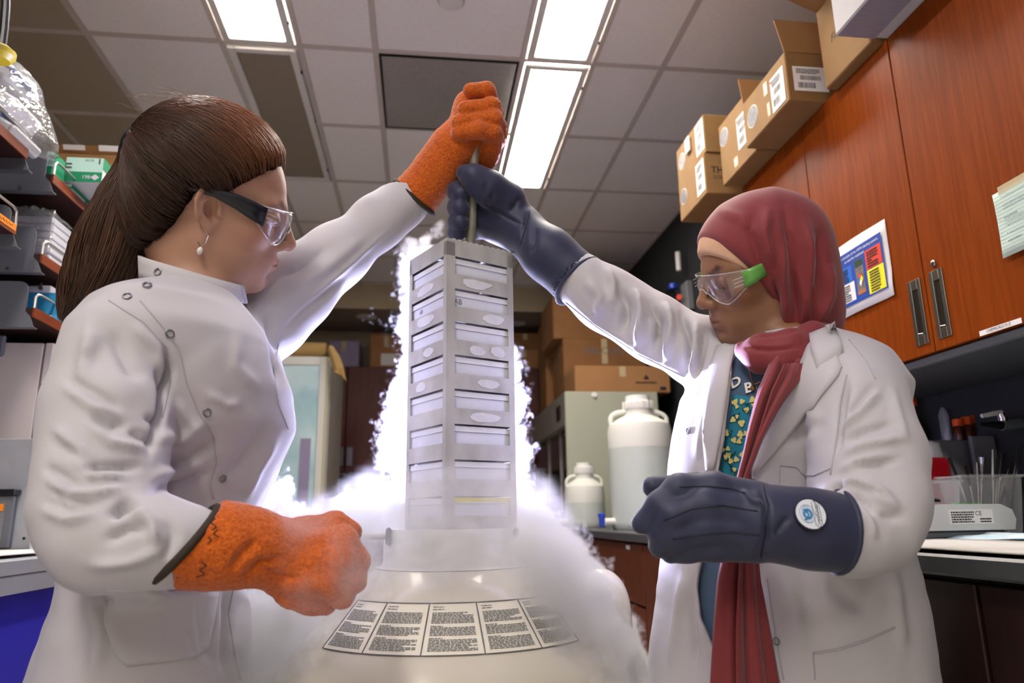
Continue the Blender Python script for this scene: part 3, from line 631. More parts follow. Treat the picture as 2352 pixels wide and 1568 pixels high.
t = thing('cardboard_box', 'tan cardboard box with a paper label on its flap, behind the tissue cartons', 'box', ((x0+x1)/2, 2.35, sz), 'cartons on the left shelves')
obj('carton_body', MB().box((x0, 2.25, sz), (x1, 2.45, z1), .003), 'card', t)
obj('flap', MB().prism([(x0, 2.249, z1), (x1+.01, 2.249, z1), (x1+.02, 2.235, z1+.022), (x0, 2.235, z1+.022)], (0, .003, 0)), 'card_in', t)
f0 = np.array([onY(230, 345, 2.24)[0], 2.2345, z1+.004]); b = MB(); quad(b, f0, X1, Z1+(-.6)*Y1, .13, .018, .001); obj('flap_label', b, 'paper', t)
f0 = np.array([onY(148, 345, 2.24)[0], 2.2345, z1+.004]); b = MB(); quad(b, f0, X1, Z1+(-.6)*Y1, .065, .016, .001); obj('flap_label', b, 'paper', t)
# bench, cupboards
solo('island_bench_top', MB().box((-1.9, .5, ct-.028), (-.75, 3.1, ct), .003), 'alu', 'grey metal edged bench top at the lower left', 'worktop')
t = thing('island_cabinet', 'bench cabinet with blue light painted on its front, grey apron, lower left', 'cabinet', (-1.3, 1.8, 0))
obj('apron', MB().box((-1.85, .5, ct-.064), (-.755, 3.1, ct-.029), .003), 'alu', t)
obj('front_panel', MB().box((-.82, .5, .02), (-.80, 3.1, ct-.066), .004), 'blue_lit_panel', t); obj('body', MB().box((-1.8, .5, .02), (-.821, 3.1, ct-.066)), 'bracket', t)  # blue light falling on the front is put into the panel colour
solo('absorbent_pad', wavy(-1.25, -.78, .9, 1.8, ct, .004, seed=3), 'pad_white', 'white absorbent pad on the left bench by the elbow', 'pad', smooth=True)
cy = 2.0; a = onY(-60, 762, cy); b = onY(170, 762, cy); zt_ = min(a[2], LV[2]-.03); xg = onY(107, 800, cy)[0]
t = thing('storage_cabinet', 'beige storage cabinet with plain doors under the left shelves', 'cabinet', ((a[0]+b[0])/2, 2.15, ct))
obj('body', MB().box((-1.27, cy+.004, ct+.001), (-.96, 2.45, zt_), .002), 'beige', t)
obj('door', MB().box((-1.268, cy-.014, ct+.004), (xg-.002, cy+.003, zt_-.002), .002), 'beige', t)
zs = onY(120, 886, cy)[2]
for z0, z1 in ((ct+.004, zs-.002), (zs+.002, zt_-.002)): obj('door', MB().box((xg+.003, cy-.014, z0), (-.962, cy+.003, z1), .002), 'beige', t)
p = onY(8, 795, cy-.02); obj('door_pull', MB().box((p[0]-.03, cy-.026, p[2]-.028), (p[0]+.004, cy-.014, p[2]+.03), .006), 'bracket', t)
py = 1.84; a = onY(-40, 1007, py); b = onY(103, 1007, py); zl = onY(50, 1250, py)[2]
t = thing('dispenser_box', 'brushed aluminium dispenser box with a grey drawer on the left bench', 'dispenser', ((a[0]+b[0])/2, py+.07, ct))
obj('housing', MB().box((a[0], py, ct+.008), (b[0], py+.14, a[2]), .002), 'alu', t); zk = onY(20, 1130, py)[2]; xk = onY(50, 1130, py)[0]
obj('side_flange', MB().box((b[0], py-.004, ct+.008), (b[0]+.004, py+.14, a[2]-.002)), 'white_pl', t)
d = obj('drawer', MB().box((a[0]+.004, py-.014, ct+.012), (xk-.006, py-.001, zk-.008), .002), 'bracket', t); obj('drawer_lip', MB().box((a[0], py-.03, zk-.008), (xk, py-.001, zk+.006), .002), 'black_pl', d)
obj('drawer_window', MB().box((a[0]+.004, py-.0155, ct+.03), (xk-.022, py-.0145, zk-.02)), 'panel_grey', d); p = onY(2, 1165, py-.02); obj('orange_sticker', MB().box((p[0]-.02, py-.018, p[2]-.008), (p[0]+.004, py-.016, p[2]+.008)), 'orange_label', d)
for (px, qy) in ((87, 1030), (55, 1236)): p = onY(px, qy, py-.001); obj('bolt_hole', MB().lathe([(.003, 0), (.003, .001)], p-(0, .001, 0), Y1, 10), 'ink', t)
a1, b1 = onY(82, 1004, py-.006), onY(97, 1048, py-.006); obj('yellow_tie', MB().tube([a1, (a1+b1)/2+(.001, -.002, 0), b1], .003, 6), 'yellow', t)
# wrapped stack on the second shelf
sz2 = LV[1]+.0225; y0 = 1.90; xa = onY(8, 560, y0)[0]; xb = onY(122, 560, y0)[0]; zt2 = onY(80, 495, y0)[2]
t = thing('wrapped_plate_stack', 'stack of white ribbed plates wrapped in clear film on the second left shelf', 'package', ((xa+xb)/2, y0+.06, sz2))
n = 6; h = (zt2-sz2-.002)/n; first = None
for k in range(n):
    z = sz2+.002+k*h; obj('plate', MB().box((xa+.008, y0, z+.0008), (min(xb, XL-.012), y0+.1, z+h-.0012), .002), 'white_pl', t)
gx = np.linspace(xa-.004, min(xb, XL-.012)+.006, 16); gy_ = np.linspace(y0-.006, y0+.106, 8); G = np.zeros((16, 8, 3)); q = np.random.default_rng(3)
G[..., 0], G[..., 1] = np.meshgrid(gx, gy_, indexing='ij'); G[..., 2] = zt2+.012+q.random((16, 8))*.016-.02*np.abs(np.linspace(-1, 1, 16))[:, None]**3
obj('film_top', MB().sheet(G, .0008), 'film', t, True)
G2 = np.zeros((16, 6, 3)); G2[..., 0] = gx[:, None]; G2[..., 1] = y0-.006-q.random((16, 6))*.004; G2[..., 2] = np.linspace(sz2+.002, zt2+.014, 6)[None]; obj('film_front', MB().sheet(G2, .0008), 'film', t, True)
# white and cyan box on the third shelf
sz3 = LV[2]+.0225; y0 = 1.93; xa = max(onY(-20, 700, y0)[0], -1.27); xb = XL-.010; zt3 = onY(80, 640, y0)[2]; zt3 = min(zt3, LV[1]-.032)
t = thing('reagent_kit_box', 'white kit box with a cyan square and black handle on the third left shelf', 'box', ((xa+xb)/2, y0+.1, sz3))
obj('carton_body', MB().box((xa, y0, sz3), (xb, y0+.16, zt3), .002), 'white_pl', t)
xs0 = onY(65, 690, y0)[0]; xs1 = onY(134, 690, y0)[0]; zs1 = onY(100, 672, y0)[2]
obj('cyan_square', MB().box((xs0, y0-.0008, sz3+.006), (xs1, y0-.0001, zs1)), 'box_cyan', t); obj('cyan_square', MB().box((xb+.0001, y0+.02, sz3+.006), (xb+.0008, y0+.12, zs1)), 'box_cyan', t)
p0, p1 = onY(56, 662, y0), onY(96, 660, y0); obj('handle', MB().tube([p0-(0, .004, .008), p0+(0, -.004, .008), p1+(0, -.004, .008), p1-(0, .004, .006)], .0045, 6), 'black_pl', t)
solo('tube_rack', MB().box((-1.1, 2.25, sz2), (XL-.02, 2.4, sz2+.05), .004), 'film_blue', 'dark blue tube rack further along the second left shelf', 'rack')
# the plastic bag on the top shelf of the near bay
def bag():
    y0 = 1.70; P = []
    out = [(-40, 270), (-5, 300), (30, 335), (62, 362), (92, 366), (118, 360), (128, 352), (132, 330), (124, 300), (116, 268), (104, 238), (92, 212), (86, 190), (70, 172), (50, 152), (30, 140), (0, 130), (-40, 128)]
    c = np.array([onY(40, 290, y0)]); n = 26; V = []; q = np.random.default_rng(5)
    rim = np.array([onY(x, y, y0) for x, y in out]); m = len(rim); lay = 9
    for k in range(lay):
        s = math.cos((k/(lay-1)-.5)*math.pi)**.6 if 0 < k < lay-1 else .25; yy = y0-.10+.20*k/(lay-1)
        for p in rim:
            r = c[0]+(p-c[0])*s; V.append((r[0]+q.normal(0, .007), yy+q.normal(0, .008), max(r[2]+q.normal(0, .006), LV[0]+.026)))
    V = np.array(V).reshape(lay, m, 3); V[:, :, 2] = np.maximum(V[:, :, 2], LV[0]+.026)
    mb = MB(); mb.add(V.reshape(-1, 3), [(i*m+j, i*m+(j+1) % m, (i+1)*m+(j+1) % m, (i+1)*m+j) for i in range(lay-1) for j in range(m)]+[tuple(range(m))[::-1], tuple((lay-1)*m+j for j in range(m))]); return mb, rim
mb, rim = bag()
t = thing('plastic_bag', 'crumpled clear plastic bag of white packs on the top left shelf', 'bag', (-1.0, 1.7, LV[0]+.022))
fo = obj('bag_film', mb, 'film', t, 50); sm = fo.modifiers.new('sub', 'SUBSURF'); sm.levels = 1; sm.render_levels = 1
for k, (px, py, w, h, mt) in enumerate(((18, 250, .10, .045, 'white_pl'), (-5, 272, .09, .020, 'film_blue'), (30, 312, .08, .030, 'white_pl'), (25, 180, .07, .035, 'white_pl'), (52, 190, .035, .016, 'film_blue'))):
    p = onY(px, py, 1.7); ang = .55; ax = np.array([[math.cos(ang), 0, -math.sin(ang)], [0, 1, 0], [math.sin(ang), 0, math.cos(ang)]])
    obj('pack', MB().box((-w/2, -.06, -h/2), (w/2, .06, h/2), .006, ax, p), mt, t)
# hose and yellow cap at the corner
t = thing('hanging_hose', 'black hose with a yellow end hanging at the top left corner', 'hose', onY(0, 130, 1.45))
obj('hose', MB().tube([onY(14, -60, 1.3), onY(13, 20, 1.3), onY(9, 70, 1.3), onY(4, 108, 1.3)], .0075, 10), 'black_pl', t)
obj('end_cap', MB().lathe([(.018, -.014), (.026, -.004), (.026, .006), (.014, .016), (.001, .018)], onY(0, 124, 1.3), n=16), 'yellow_dk', t)
# ------------------------------------------------------------------ far end of the room
mat('cab_red', '#5a1f14', .5, var=1, col2='#481509', vscale=6, stretch=(8, 8, .7)); mat('freezer_white', '#cfcfc8', .4); mat('freezer_side', '#9c978f', .5)
mat('frost_glass', '#8fb8c4', .35, var=1, col2='#c9dfe2', vscale=3.2, detail=5); mat('gasket', '#b9b089', .6); mat('paper_roll', '#a98a55', .8, var=.1)
mat('hood_side', '#a9ab98', .45); mat('hood_glass', '#15181b', .12, spec=.7); mat('hood_frame', '#8f8a84', .45, metal=.3); mat('carboy', '#dcdcd3', .45, sss=.0, alpha=1); mat('carboy_liquid', '#c3c9c2', .4)
mat('sp_blue', '#173fb0', .35); mat('card_far', '#8a5f38', .85, var=.12, vscale=8); mat('card_far2', '#a3754a', .85, var=.12, vscale=8); mat('rail_steel', '#8f8f96', .3, metal=.8)
mat('lilac', '#8e84a3', .6); mat('downlight', '#ffffff', .5, emit='#ffe9d0', estr=9.)
# glass door freezer
Y = 4.5; xr = onY(752, 900, Y)[0]; zt_ = onY(700, 818, Y)[2]; xl = xr-.72
t = thing('glass_door_freezer', 'upright freezer with a frosted pale blue glass door at the far left', 'freezer', ((xl+xr)/2, Y+.35, 0))
obj('cabinet', MB().box((xl, Y+.03, .02), (xr+.012, Y+.75, zt_), .006), 'freezer_side', t)
fr = .055; d = MB()
for lo, hi in (((xl, Y, .1), (xl+fr, Y+.029, zt_)), ((xr-fr, Y, .1), (xr, Y+.029, zt_)), ((xl+fr, Y, zt_-.055), (xr-fr, Y+.029, zt_)), ((xl+fr, Y, .1), (xr-fr, Y+.029, .17))): d.box(lo, hi, .004)
dr = obj('door_frame', d, 'freezer_white', t); obj('frosted_pane', MB().box((xl+fr, Y+.008, .17), (xr-fr, Y+.02, zt_-.055)), 'frost_glass', dr)
obj('gasket', MB().box((xr-.014, Y-.002, .1), (xr-.002, Y-.0002, zt_)), 'gasket', dr)
obj('film_strip', MB().box((xr-fr-.09, Y+.002, .2), (xr-fr-.03, Y+.006, 1.5)), 'lilac', dr)
# things on the freezer
z = zt_+.001; xa = onY(600, 800, Y)[0]
m = MB(); m.tube([(xa-.2, Y+.1, z+.055), (xr-.03, Y+.1, z+.055)], .055, 14); o = solo('kraft_paper_roll', m, 'paper_roll', 'brown kraft paper roll lying on top of the freezer', 'paper roll')
m = MB(); p = [onY(x, y, Y-.05) for x, y in ((760, 800), (770, 822), (778, 850), (790, 868), (785, 845))]
p.insert(0, np.array([xr-.02, Y+.06, zt_+.02])); t = thing('kraft_sheet', 'crumpled strip of brown paper hanging off the freezer corner', 'paper', p[0]); obj('strip', MB().tube(p, [.018, .02, .03, .035, .03, .012], 8), 'paper_roll', t)
a, b = onY(752, 838, 5.2), onY(826, 782, 5.2)
# tall red cabinets along the back
Yc = 6.15; zc0, zc1 = onY(860, 1085, Yc)[2], onY(860, 841, Yc)[2]
edges = [onY(x, 900, Yc)[0] for x in (560, 700, 797, 985, 1240)]
nm = ['behind the freezer', 'left of the two door pulls', 'wide one between the freezer and the rack', 'right of the rack']
for k in range(4):
    t = thing('far_wall_cabinet', 'dark red far wall cabinet, ' + nm[k], 'cabinet', ((edges[k]+edges[k+1])/2, Yc+.2, zc0), 'far red wall cabinets')
    obj('body', MB().box((edges[k]+.002, Yc+.02, zc0), (edges[k+1]-.002, 6.59, zc1), .003), 'cab_red', t)
    dd = obj('door', MB().box((edges[k]+.004, Yc, zc0+.004), (edges[k+1]-.004, Yc+.019, zc1-.004), .003), 'cab_red', t)
    if k == 1: obj('under_rail', MB().tube([onY(762, 1090, Yc+.02), onY(796, 1090, Yc+.02)], .014, 8), 'rail_steel', t)
    if k in (1, 2):
        px = 781 if k == 1 else 802; p0, p1 = onY(px, 1070, Yc-.01), onY(px, 1026, Yc-.01); obj('pull_plate', MB().box((p0[0]-.025, Yc-.01, p0[2]), (p0[0]+.025, Yc-.001, p1[2]), .006), 'rail_steel', dd)
solo('far_counter', MB().box((edges[0], 5.9, .86), (1.0, 6.59, .9), .004), 'epoxy', 'dark far counter under the red cabinets', 'worktop')
solo('far_base_cabinet', MB().box((edges[0], 5.95, .02), (1.0, 6.58, .858), .004), 'cab_red', 'dark red base cabinets below the far counter', 'cabinet')
for k, (x, y, r, h, mt) in enumerate(((790, 1150, .05, .3, 'black_pl'), (822, 1160, .04, .22, 'black_pl'), (758, 1165, .04, .2, 'lilac'))):
    p = onY(x, y, 6.1); t = thing('far_equipment', 'small ' + ['dark microscope body', 'dark bottle', 'pale lilac bottle'][k] + ' on the far counter', 'equipment', (p[0], 6.1, .9))
    obj('body', MB().lathe([(r, 0), (r, h*.7), (r*.4, h*.85), (r*.4, h), (.002, h)], (p[0], 6.1, .901), n=14), mt, t); obj('neck_ring', MB().lathe([(r*.46, h*.88), (r*.46, h*.93)], (p[0], 6.1, .901), n=14), 'rail_steel', t)
def far_box(lab, px0, py0, px1, py1, Y, dep, m, name='cardboard_box', z0=None, cat='box'):
    a, b = onY(px0, py1, Y), onY(px1, py0, Y); t = thing(name, lab, cat, ((a[0]+b[0])/2, Y+dep/2, a[2]), 'boxes at the far end'); zz = a[2] if z0 is None else z0
    obj('carton_body', MB().box((a[0], Y, zz), (b[0], Y+dep, b[2]), .006), m, t)
    obj('tape_strip', MB().box(((a[0]+b[0])/2-.02, Y-.001, b[2]-(b[2]-zz)*.4), ((a[0]+b[0])/2+.02, Y-.0002, b[2]-.004)), 'tape', t); return t, a, b
far_box('lilac plastic bin on the far cabinets beside the freezer', 752, 782, 826, 838, 6.2, .3, 'lilac', 'storage_bin', zc1+.001)
_, a, b = far_box('pinkish cardboard box with a paper label on the far cabinets', 849, 767, 925, 838, 6.2, .3, 'card_far2', z0=zc1+.001)
obj('paper_label', MB().box((onY(875, 820, 6.2)[0], 6.198, zc1+.02), (onY(910, 820, 6.2)[0], 6.1995, onY(900, 812, 6.2)[2])), 'paper', _)
far_box('lower cardboard box on the far cabinet right of the rack', 1170, 803, 1238, 840, 6.2, .3, 'card_far2', z0=zc1+.001)
far_box('upper cardboard box on the far cabinet right of the rack', 1172, 765, 1240, 802, 6.2, .3, 'card_far')
p = onZ(842, 726, 2.70); t = thing('recessed_downlight', 'small bright recessed downlight in the far soffit left of the rack', 'downlight', (p[0], p[1], 2.70), 'far downlights')
def dl(t, p): obj('lens', MB().lathe([(.06, 0), (.06, .004)], (p[0], p[1], 2.694), n=20), 'downlight', t); obj('trim_ring', MB().lathe([(.085, 0), (.085, .005), (.062, .007)], (p[0], p[1], 2.6925), n=20), 'white_enamel', t)
dl(t, p); p = onZ(1186, 742, 2.70); t = thing('recessed_downlight', 'small bright recessed downlight in the far soffit right of the rack', 'downlight', (p[0], p[1], 2.70), 'far downlights'); dl(t, p)
# ------------------------------------------------------------------ biosafety hood on the far part of the right bench
Y = 4.32; xa = onY(1299, 950, Y)[0]; xb = onY(1513, 950, Y)[0]; zt_ = onY(1400, 899, Y)[2]
t = thing('biosafety_hood', 'pale green sided laboratory hood with a dark glass front behind the carboys', 'hood', ((xa+xb)/2, 5., .86))
obj('side_panel', MB().box((xa, Y, .86), (xb, Y+.03, zt_), .004), 'hood_side', t); obj('rear_body', MB().box((xa+.09, Y+.03, .86), (xb, 5.7, zt_-.01), .004), 'hood_frame', t)
obj('fascia', MB().prism([(xa, Y+.03, zt_), (xa, Y+.03, zt_-.2), (xa, 5.7, zt_-.2), (xa, 5.7, zt_)], (.09, 0, 0)), 'hood_frame', t)
obj('control_pad', MB().box((xa-.003, 4.48, zt_-.15), (xa-.0005, 4.62, zt_-.06)), 'black_pl', t); obj('sash', MB().box((xa+.05, Y+.03, 1.05), (xa+.06, 5.7, zt_-.2)), 'hood_glass', t)
for yy in (4.75, 5.2): obj('sash_bar', MB().box((xa+.04, yy, 1.05), (xa+.05, yy+.02, zt_-.2)), 'hood_frame', t)
obj('sill', MB().box((xa, Y+.03, .86), (xa+.09, 5.7, 1.05), .004), 'hood_frame', t); p = onY(1365, 907, Y); obj('knob', MB().lathe([(.018, 0), (.016, .012), (.001, .014)], p, -Y1, 14), 'plastic_wh', t)
solo('hood_stand', MB().box((xa+.1, 4.33, .02), (xb, 5.69, .855), .006), 'cab_red', 'dark stand below the laboratory hood', 'stand')
zh = zt_+.001
def hbox(lab, px0, py0, px1, py1, Y, dep, m, z0=None, txt=None):
    t, a, b = far_box(lab, px0, py0, px1, py1, Y, dep, m, z0=z0)
    if txt: obj('lettering', text_mb(txt, .07, ((a[0]+b[0])/2, Y-.0015, b[2]-.09), X1, Z1), 'ink_grey', t)
    return t
t = hbox('long tan cardboard box with a small printed logo on the hood', 1322, 841, 1537, 900, 4.36, .35, 'card_far2', zh)
p = onY(1485, 878, 4.36); mb = MB(); lines_mb(mb, (p[0]-.07, 4.3585, p[2]-.01), X1, Z1, .14, .018, 1, rng); obj('logo_print', mb, 'ink', t); obj('logo_mark', MB().prism([p+(-.02, -.002, .02), p+(0, -.002, .05), p+(.02, -.002, .02)], (0, -.0005, 0)), 'ink', t)
p = onY(1527, 896, 4.36); mb = MB(); quad(mb, (p[0]-.03, 4.3585, p[2]), X1, Z1, .04, .022); obj('corner_mark', mb, 'ink', t)
hbox('wide brown cardboard box with faint capital lettering behind the long box', 1297, 778, 1480, 900, 4.74, .4, 'card_far', zh, 'FALCON')
p = onY(1300, 700, 4.76); hbox('topmost large brown cardboard box above the lettered one, against the soffit', 1272, 680, 1470, 777, 4.75, .5, 'card_far')
hbox('narrow brown cardboard box at the far end of the hood', 1256, 735, 1290, 940, 5.30, .3, 'card_far', zh)
# ------------------------------------------------------------------ carboys
def carboy(lab, px, py_top, py_sh, py_bot, wpx, Y, liq):
    p = onY(px, 1200, Y); D = proj(p)[2]; r = wpx/2*D/F; x = p[0]; zb_ = ct+.001; ztop = onY(px, py_top, Y)[2]; zsh = onY(px, py_sh, Y)[2]; o = (x, Y, zb_)
    t = thing('carboy', lab, 'carboy', o, 'plastic carboys on the bench'); hsh = zsh-zb_; htop = ztop-zb_; nr = r*.42
    hl = hsh*liq
    obj('lower_body', MB().lathe([(r*.93, 0), (r*.99, .012), (r, .03), (r, hl)], o, n=40), 'carboy_liquid', t)
    obj('upper_body', MB().lathe([(r, hl+.0005), (r, hsh-.02), (r*.95, hsh+.008), (r*.72, hsh+(htop-hsh)*.22), (nr*1.05, hsh+(htop-hsh)*.36), (nr, hsh+(htop-hsh)*.45), (nr, hsh+(htop-hsh)*.6)], o, n=40), 'carboy', t)
    n = 40; prof = [(nr*1.08, hsh+(htop-hsh)*.56), (nr*1.12, hsh+(htop-hsh)*.6), (nr*1.12, htop-.03*r/.14), (nr*.92, htop-.024*r/.14), (nr*.9, htop)]
    cp = obj('screw_cap', MB().lathe(prof, o, n=n), 'plastic_wh', t)
    for k in range(16): a = k/16*2*math.pi; c_, s_ = math.cos(a), math.sin(a); q = np.array([x+c_*nr*1.12, Y+s_*nr*1.12, zb_+hsh+(htop-hsh)*.58]); obj('cap_rib', MB().tube([q, q+(0, 0, (htop-hsh)*.24)], nr*.05, 5), 'plastic_wh', cp)
    for s in (-1, 1):
        z0 = zb_+hsh; obj('handle', MB().tube(spl([(x+s*nr*.9, Y, z0+(htop-hsh)*.5), (x+s*r*.72, Y, z0+(htop-hsh)*.44), (x+s*r*.9, Y, z0+(htop-hsh)*.28), (x+s*r*.9, Y, z0-.005)], 14), r*.075, 8), 'carboy', t)
    sz = zb_+.035; sp = obj('spigot', MB().tube([(x-r*.92, Y-.02, sz), (x-r-.045, Y-.03, sz)], .016, 10), 'plastic_wh', t)
    obj('spigot_tap', MB().tube([(x-r-.055, Y-.032, sz+.028), (x-r-.055, Y-.032, sz-.02)], [.013, .011], 10), 'sp_blue', sp); obj('spigot_lever', MB().box((x-r-.07, Y-.04, sz+.02), (x-r-.04, Y-.024, sz+.036), .003), 'sp_blue', sp)
    return t
carboy('large white plastic carboy half hidden by the white coat', 1480, 910, 980, 1220, 150, 3.2, .78)
carboy('small white plastic carboy beside the fog', 1345, 1063, 1120, 1213, 92, 4.0, .62)
solo('bench_wipe', wavy(.85, 1.0, 2.8, 3.02, ct, .02, 8, 6, seed=9), 'pad_blue', 'pale blue wipe lying in front of the large carboy', 'wipe', smooth=True)
# wall mounted regulator behind the hijab
p = onX(1558, 690, 1.57); t = thing('wall_regulator', 'black wall regulator with a red dot beside the face of the woman in the hijab', 'regulator', (1.6, p[1], p[2]))
obj('body', MB().tube([p+(-.06, .1, .0), p+(-.06, -.04, 0)], .055, 14), 'black_pl', t); obj('plate', MB().box((1.57, p[1]-.16, p[2]-.1), (1.608, p[1]-.04, p[2]+.08), .004), 'panel_grey', t)
obj('red_dot', MB().lathe([(.018, 0), (.018, .006)], p+(-.03, -.1, -.01), (-.6, -1, 0), 12), 'p_red', t); obj('lever', MB().tube([p+(-.02, -.1, .16), p+(-.02, -.1, .28)], .016, 8), 'plastic_wh', t); obj('blue_knob', MB().lathe([(.03, 0), (.03, .03)], p+(-.05, -.06, .055), n=12), 'sp_blue', t)
# ------------------------------------------------------------------ dewar and rack
mat('dewar', '#c4beae', .22, coat=.4, var=.03, vscale=4); mat('dewar_neck', '#c9c8c2', .3); mat('rack_metal', '#c4c3be', .5, metal=.15, var=1, col2='#a3a098', vscale=26, stretch=(1, 1, .35), detail=7)
mat('frost', '#d3d4d8', .8, var=.1, vscale=60, bump=.3, bscale=300); mat('rod', '#a5a498', .45, metal=.3, var=.3, vscale=50); mat('cryobox', '#d4d6df', .75, var=.08, vscale=40); mat('cryobox_lid', '#dfe0e4', .7, var=.08, vscale=40)
mat('yellow_tape', '#d9d02a', .6); mat('gap', '#55565c', .8)
DR = 1.34
# rack axis: bottom disappears in the neck
top = Q(1052, 560, DR); RX, RY = top[0], top[1]
ang = math.radians(34)          # right-hand face turned a little to the camera's right
w = .138
def px_x(P): return proj(P)[..., 0]
rz1 = Q(1052, 566, DR)[2]+.0
ex = np.array([math.cos(ang), -math.sin(ang), 0]); ey = np.array([math.sin(ang), math.cos(ang), 0])   # ey along the other face
# the near vertical edge is seen at x = 1028
vdir = nrm(np.array([ray(1028, 900)[0], ray(1028, 900)[1], 0])); edge = Q(1026, 545, 1.25)
E0 = np.array([edge[0], edge[1], 0]); 
vx = nrm(np.array([CR[0], CR[1], 0])); vy = nrm(np.array([CF[0], CF[1], 0]))
fr = nrm(vx*math.cos(math.radians(35))+vy*math.sin(math.radians(35))); fl = nrm(-vx*math.cos(math.radians(55))+vy*math.sin(math.radians(55)))
ZT = edge[2]; PIT_ = .0578; NB = 11
rack = thing('cryo_rack', 'tall frosted metal storage rack of sample boxes being lifted out of the tank', 'rack', (*(E0+(fr+fl)*w/2)[:2], ZT-.7))
tk = .0016; ZB = ZT-PIT_*NB-.03
n_r = np.cross(fr, Z1); n_l = np.cross(Z1, fl)
def P(u, v, z): return E0+fr*u+fl*v+Z1*z
def slab(u0, u1, v0, v1, z0, z1): return MB().box((u0, v0, z0), (u1, v1, z1), .0, np.array([fr, fl, Z1]), E0)
# corner posts (angle strips) and bands between the box openings on both visible faces, plus the hidden ones
pw = .017
for (u0, u1, v0, v1) in ((0, pw, 0, tk), (w-pw*.7, w, 0, tk), (0, tk, tk, pw*.6), (0, tk, w-pw*.6, w), (w-tk, w, tk, pw*.7), (w-tk, w, w-pw, w), (tk, pw, w-tk, w), (w-pw, w-tk, w-tk, w)):
    obj('corner_strip', slab(u0, u1, v0, v1, ZB, ZT-.006), 'rack_metal', rack)
BH = .027        # height of the metal band under each box opening
for k in range(NB):
    z1 = ZT-.0305-k*PIT_; zo = z1-.0318      # opening from z1 down to zo
    for (u0, u1, v0, v1) in ((pw, w-pw*.7, 0, tk), (0, tk, pw*.6, w-pw*.6), (pw, w-pw, w-tk, w), (w-tk, w, pw*.7, w-pw)):
        obj('band', slab(u0, u1, v0, v1, z1-PIT_, zo), 'rack_metal', rack)
    obj('shelf_plate', slab(.002, w-.002, .002, w-.002, zo-.0012, zo), 'rack_metal', rack)
obj('head_band', slab(0, w, 0, tk, ZT-.0305, ZT), 'rack_metal', rack); obj('head_band', slab(0, tk, tk, w, ZT-.0305, ZT), 'rack_metal', rack); obj('head_band', slab(tk, w, w-tk, w, ZT-.0305, ZT), 'rack_metal', rack); obj('head_band', slab(w-tk, w, tk, w-tk, ZT-.0305, ZT), 'rack_metal', rack)
obj('top_plate', slab(tk, w-tk, tk, w-tk, ZT-.004, ZT-.001), 'rack_metal', rack)
for k in range(10): obj('rim_tooth', slab(.012+k*.0115, .018+k*.0115, .0, .0012, ZT, ZT+.0012), 'frost', rack)
ordw = ['topmost', 'second from the top', 'third from the top', 'fourth from the top', 'fifth from the top', 'sixth from the top', 'seventh from the top', 'yellow taped', 'ninth from the top', 'tenth from the top', 'lowest']
for k in range(NB):
    z1 = ZT-.0305-k*PIT_; zo = z1-.0318
    ins = .006
    b = thing('sample_box', f'white frosted sample box in the metal rack, {ordw[k]}', 'box', P(w/2, w/2, zo+.0005), 'sample boxes in the rack')
    obj('box_base', slab(ins, w-ins, ins, w-ins, zo+.0005, zo+.0195), 'cryobox', b); obj('box_lid', slab(ins-.002, w-ins+.002, ins-.002, w-ins+.002, zo+.020, zo+.029), 'cryobox_lid', b)
    if k == 1: obj('lettering', text_mb('AB', .013, P(.026, ins-.0005, zo+.010), fr, Z1), 'ink_grey', b); obj('lettering', text_mb('AB', .011, P(ins-.0005, .1, zo+.011), -fl, Z1), 'ink_grey', b)
    if k == 7: obj('yellow_tape', slab(ins-.002, w-ins+.002, ins-.0032, ins-.002, zo+.0225, zo+.0295), 'yellow_tape', b)
rt, rb = Q(1093, 300, DR-.02), Q(1087, 548, DR-.02)
rb = np.array([*P(w*.60, w*.42, 0)[:2], ZT-.004]); 
hand_top = Q(1092, 300, proj(rb)[2])
obj('lifting_rod', MB().tube([rb+(0, 0, .016), rb+(hand_top-rb)*.25, rb+(hand_top-rb)*.6, hand_top], [.0095, .0095, .009, .009], 14), 'rod', rack)
obj('rod_tip', MB().tube([rb, rb+(hand_top-rb)*.12], [.0075, .0055], 12), 'rod', rack)
RODB, RODT = rb, hand_top; DROD = proj(rb)[2]
# frost patches clinging to the faces (irregular shapes of rime)
q = np.random.default_rng(11)
for (u, z, ru, rz, face) in ((.095, -.133, .022, .009, 0), (.062, -.192, .016, .009, 0), (.105, -.191, .016, .009, 0), (.085, -.249, .022, .007, 0), (.075, -.307, .03, .008, 0), (.06, -.075, .03, .008, 0), (.085, -.249, .018, .008, 1), (.07, -.133, .03, .008, 1), (.06, -.191, .02, .008, 1), (.075, -.075, .03, .008, 1)):
    a = np.arange(22)/22*2*math.pi; rr = 1+.5*q.normal(0, 1, 22)*.5; rr = (rr+np.roll(rr, 1)+np.roll(rr, 2)+np.roll(rr, -1))/4; pts = []
    for ai, ri in zip(a, rr):
        uu, zz = u+ru*ri*math.cos(ai), ZT+z+rz*ri*math.sin(ai); pts.append(P(uu, -.0002, zz) if face == 0 else P(-.0002, uu, zz))
    obj('rime_patch', MB().prism(pts, (n_r if face == 0 else n_l)*.0006), 'frost', rack)
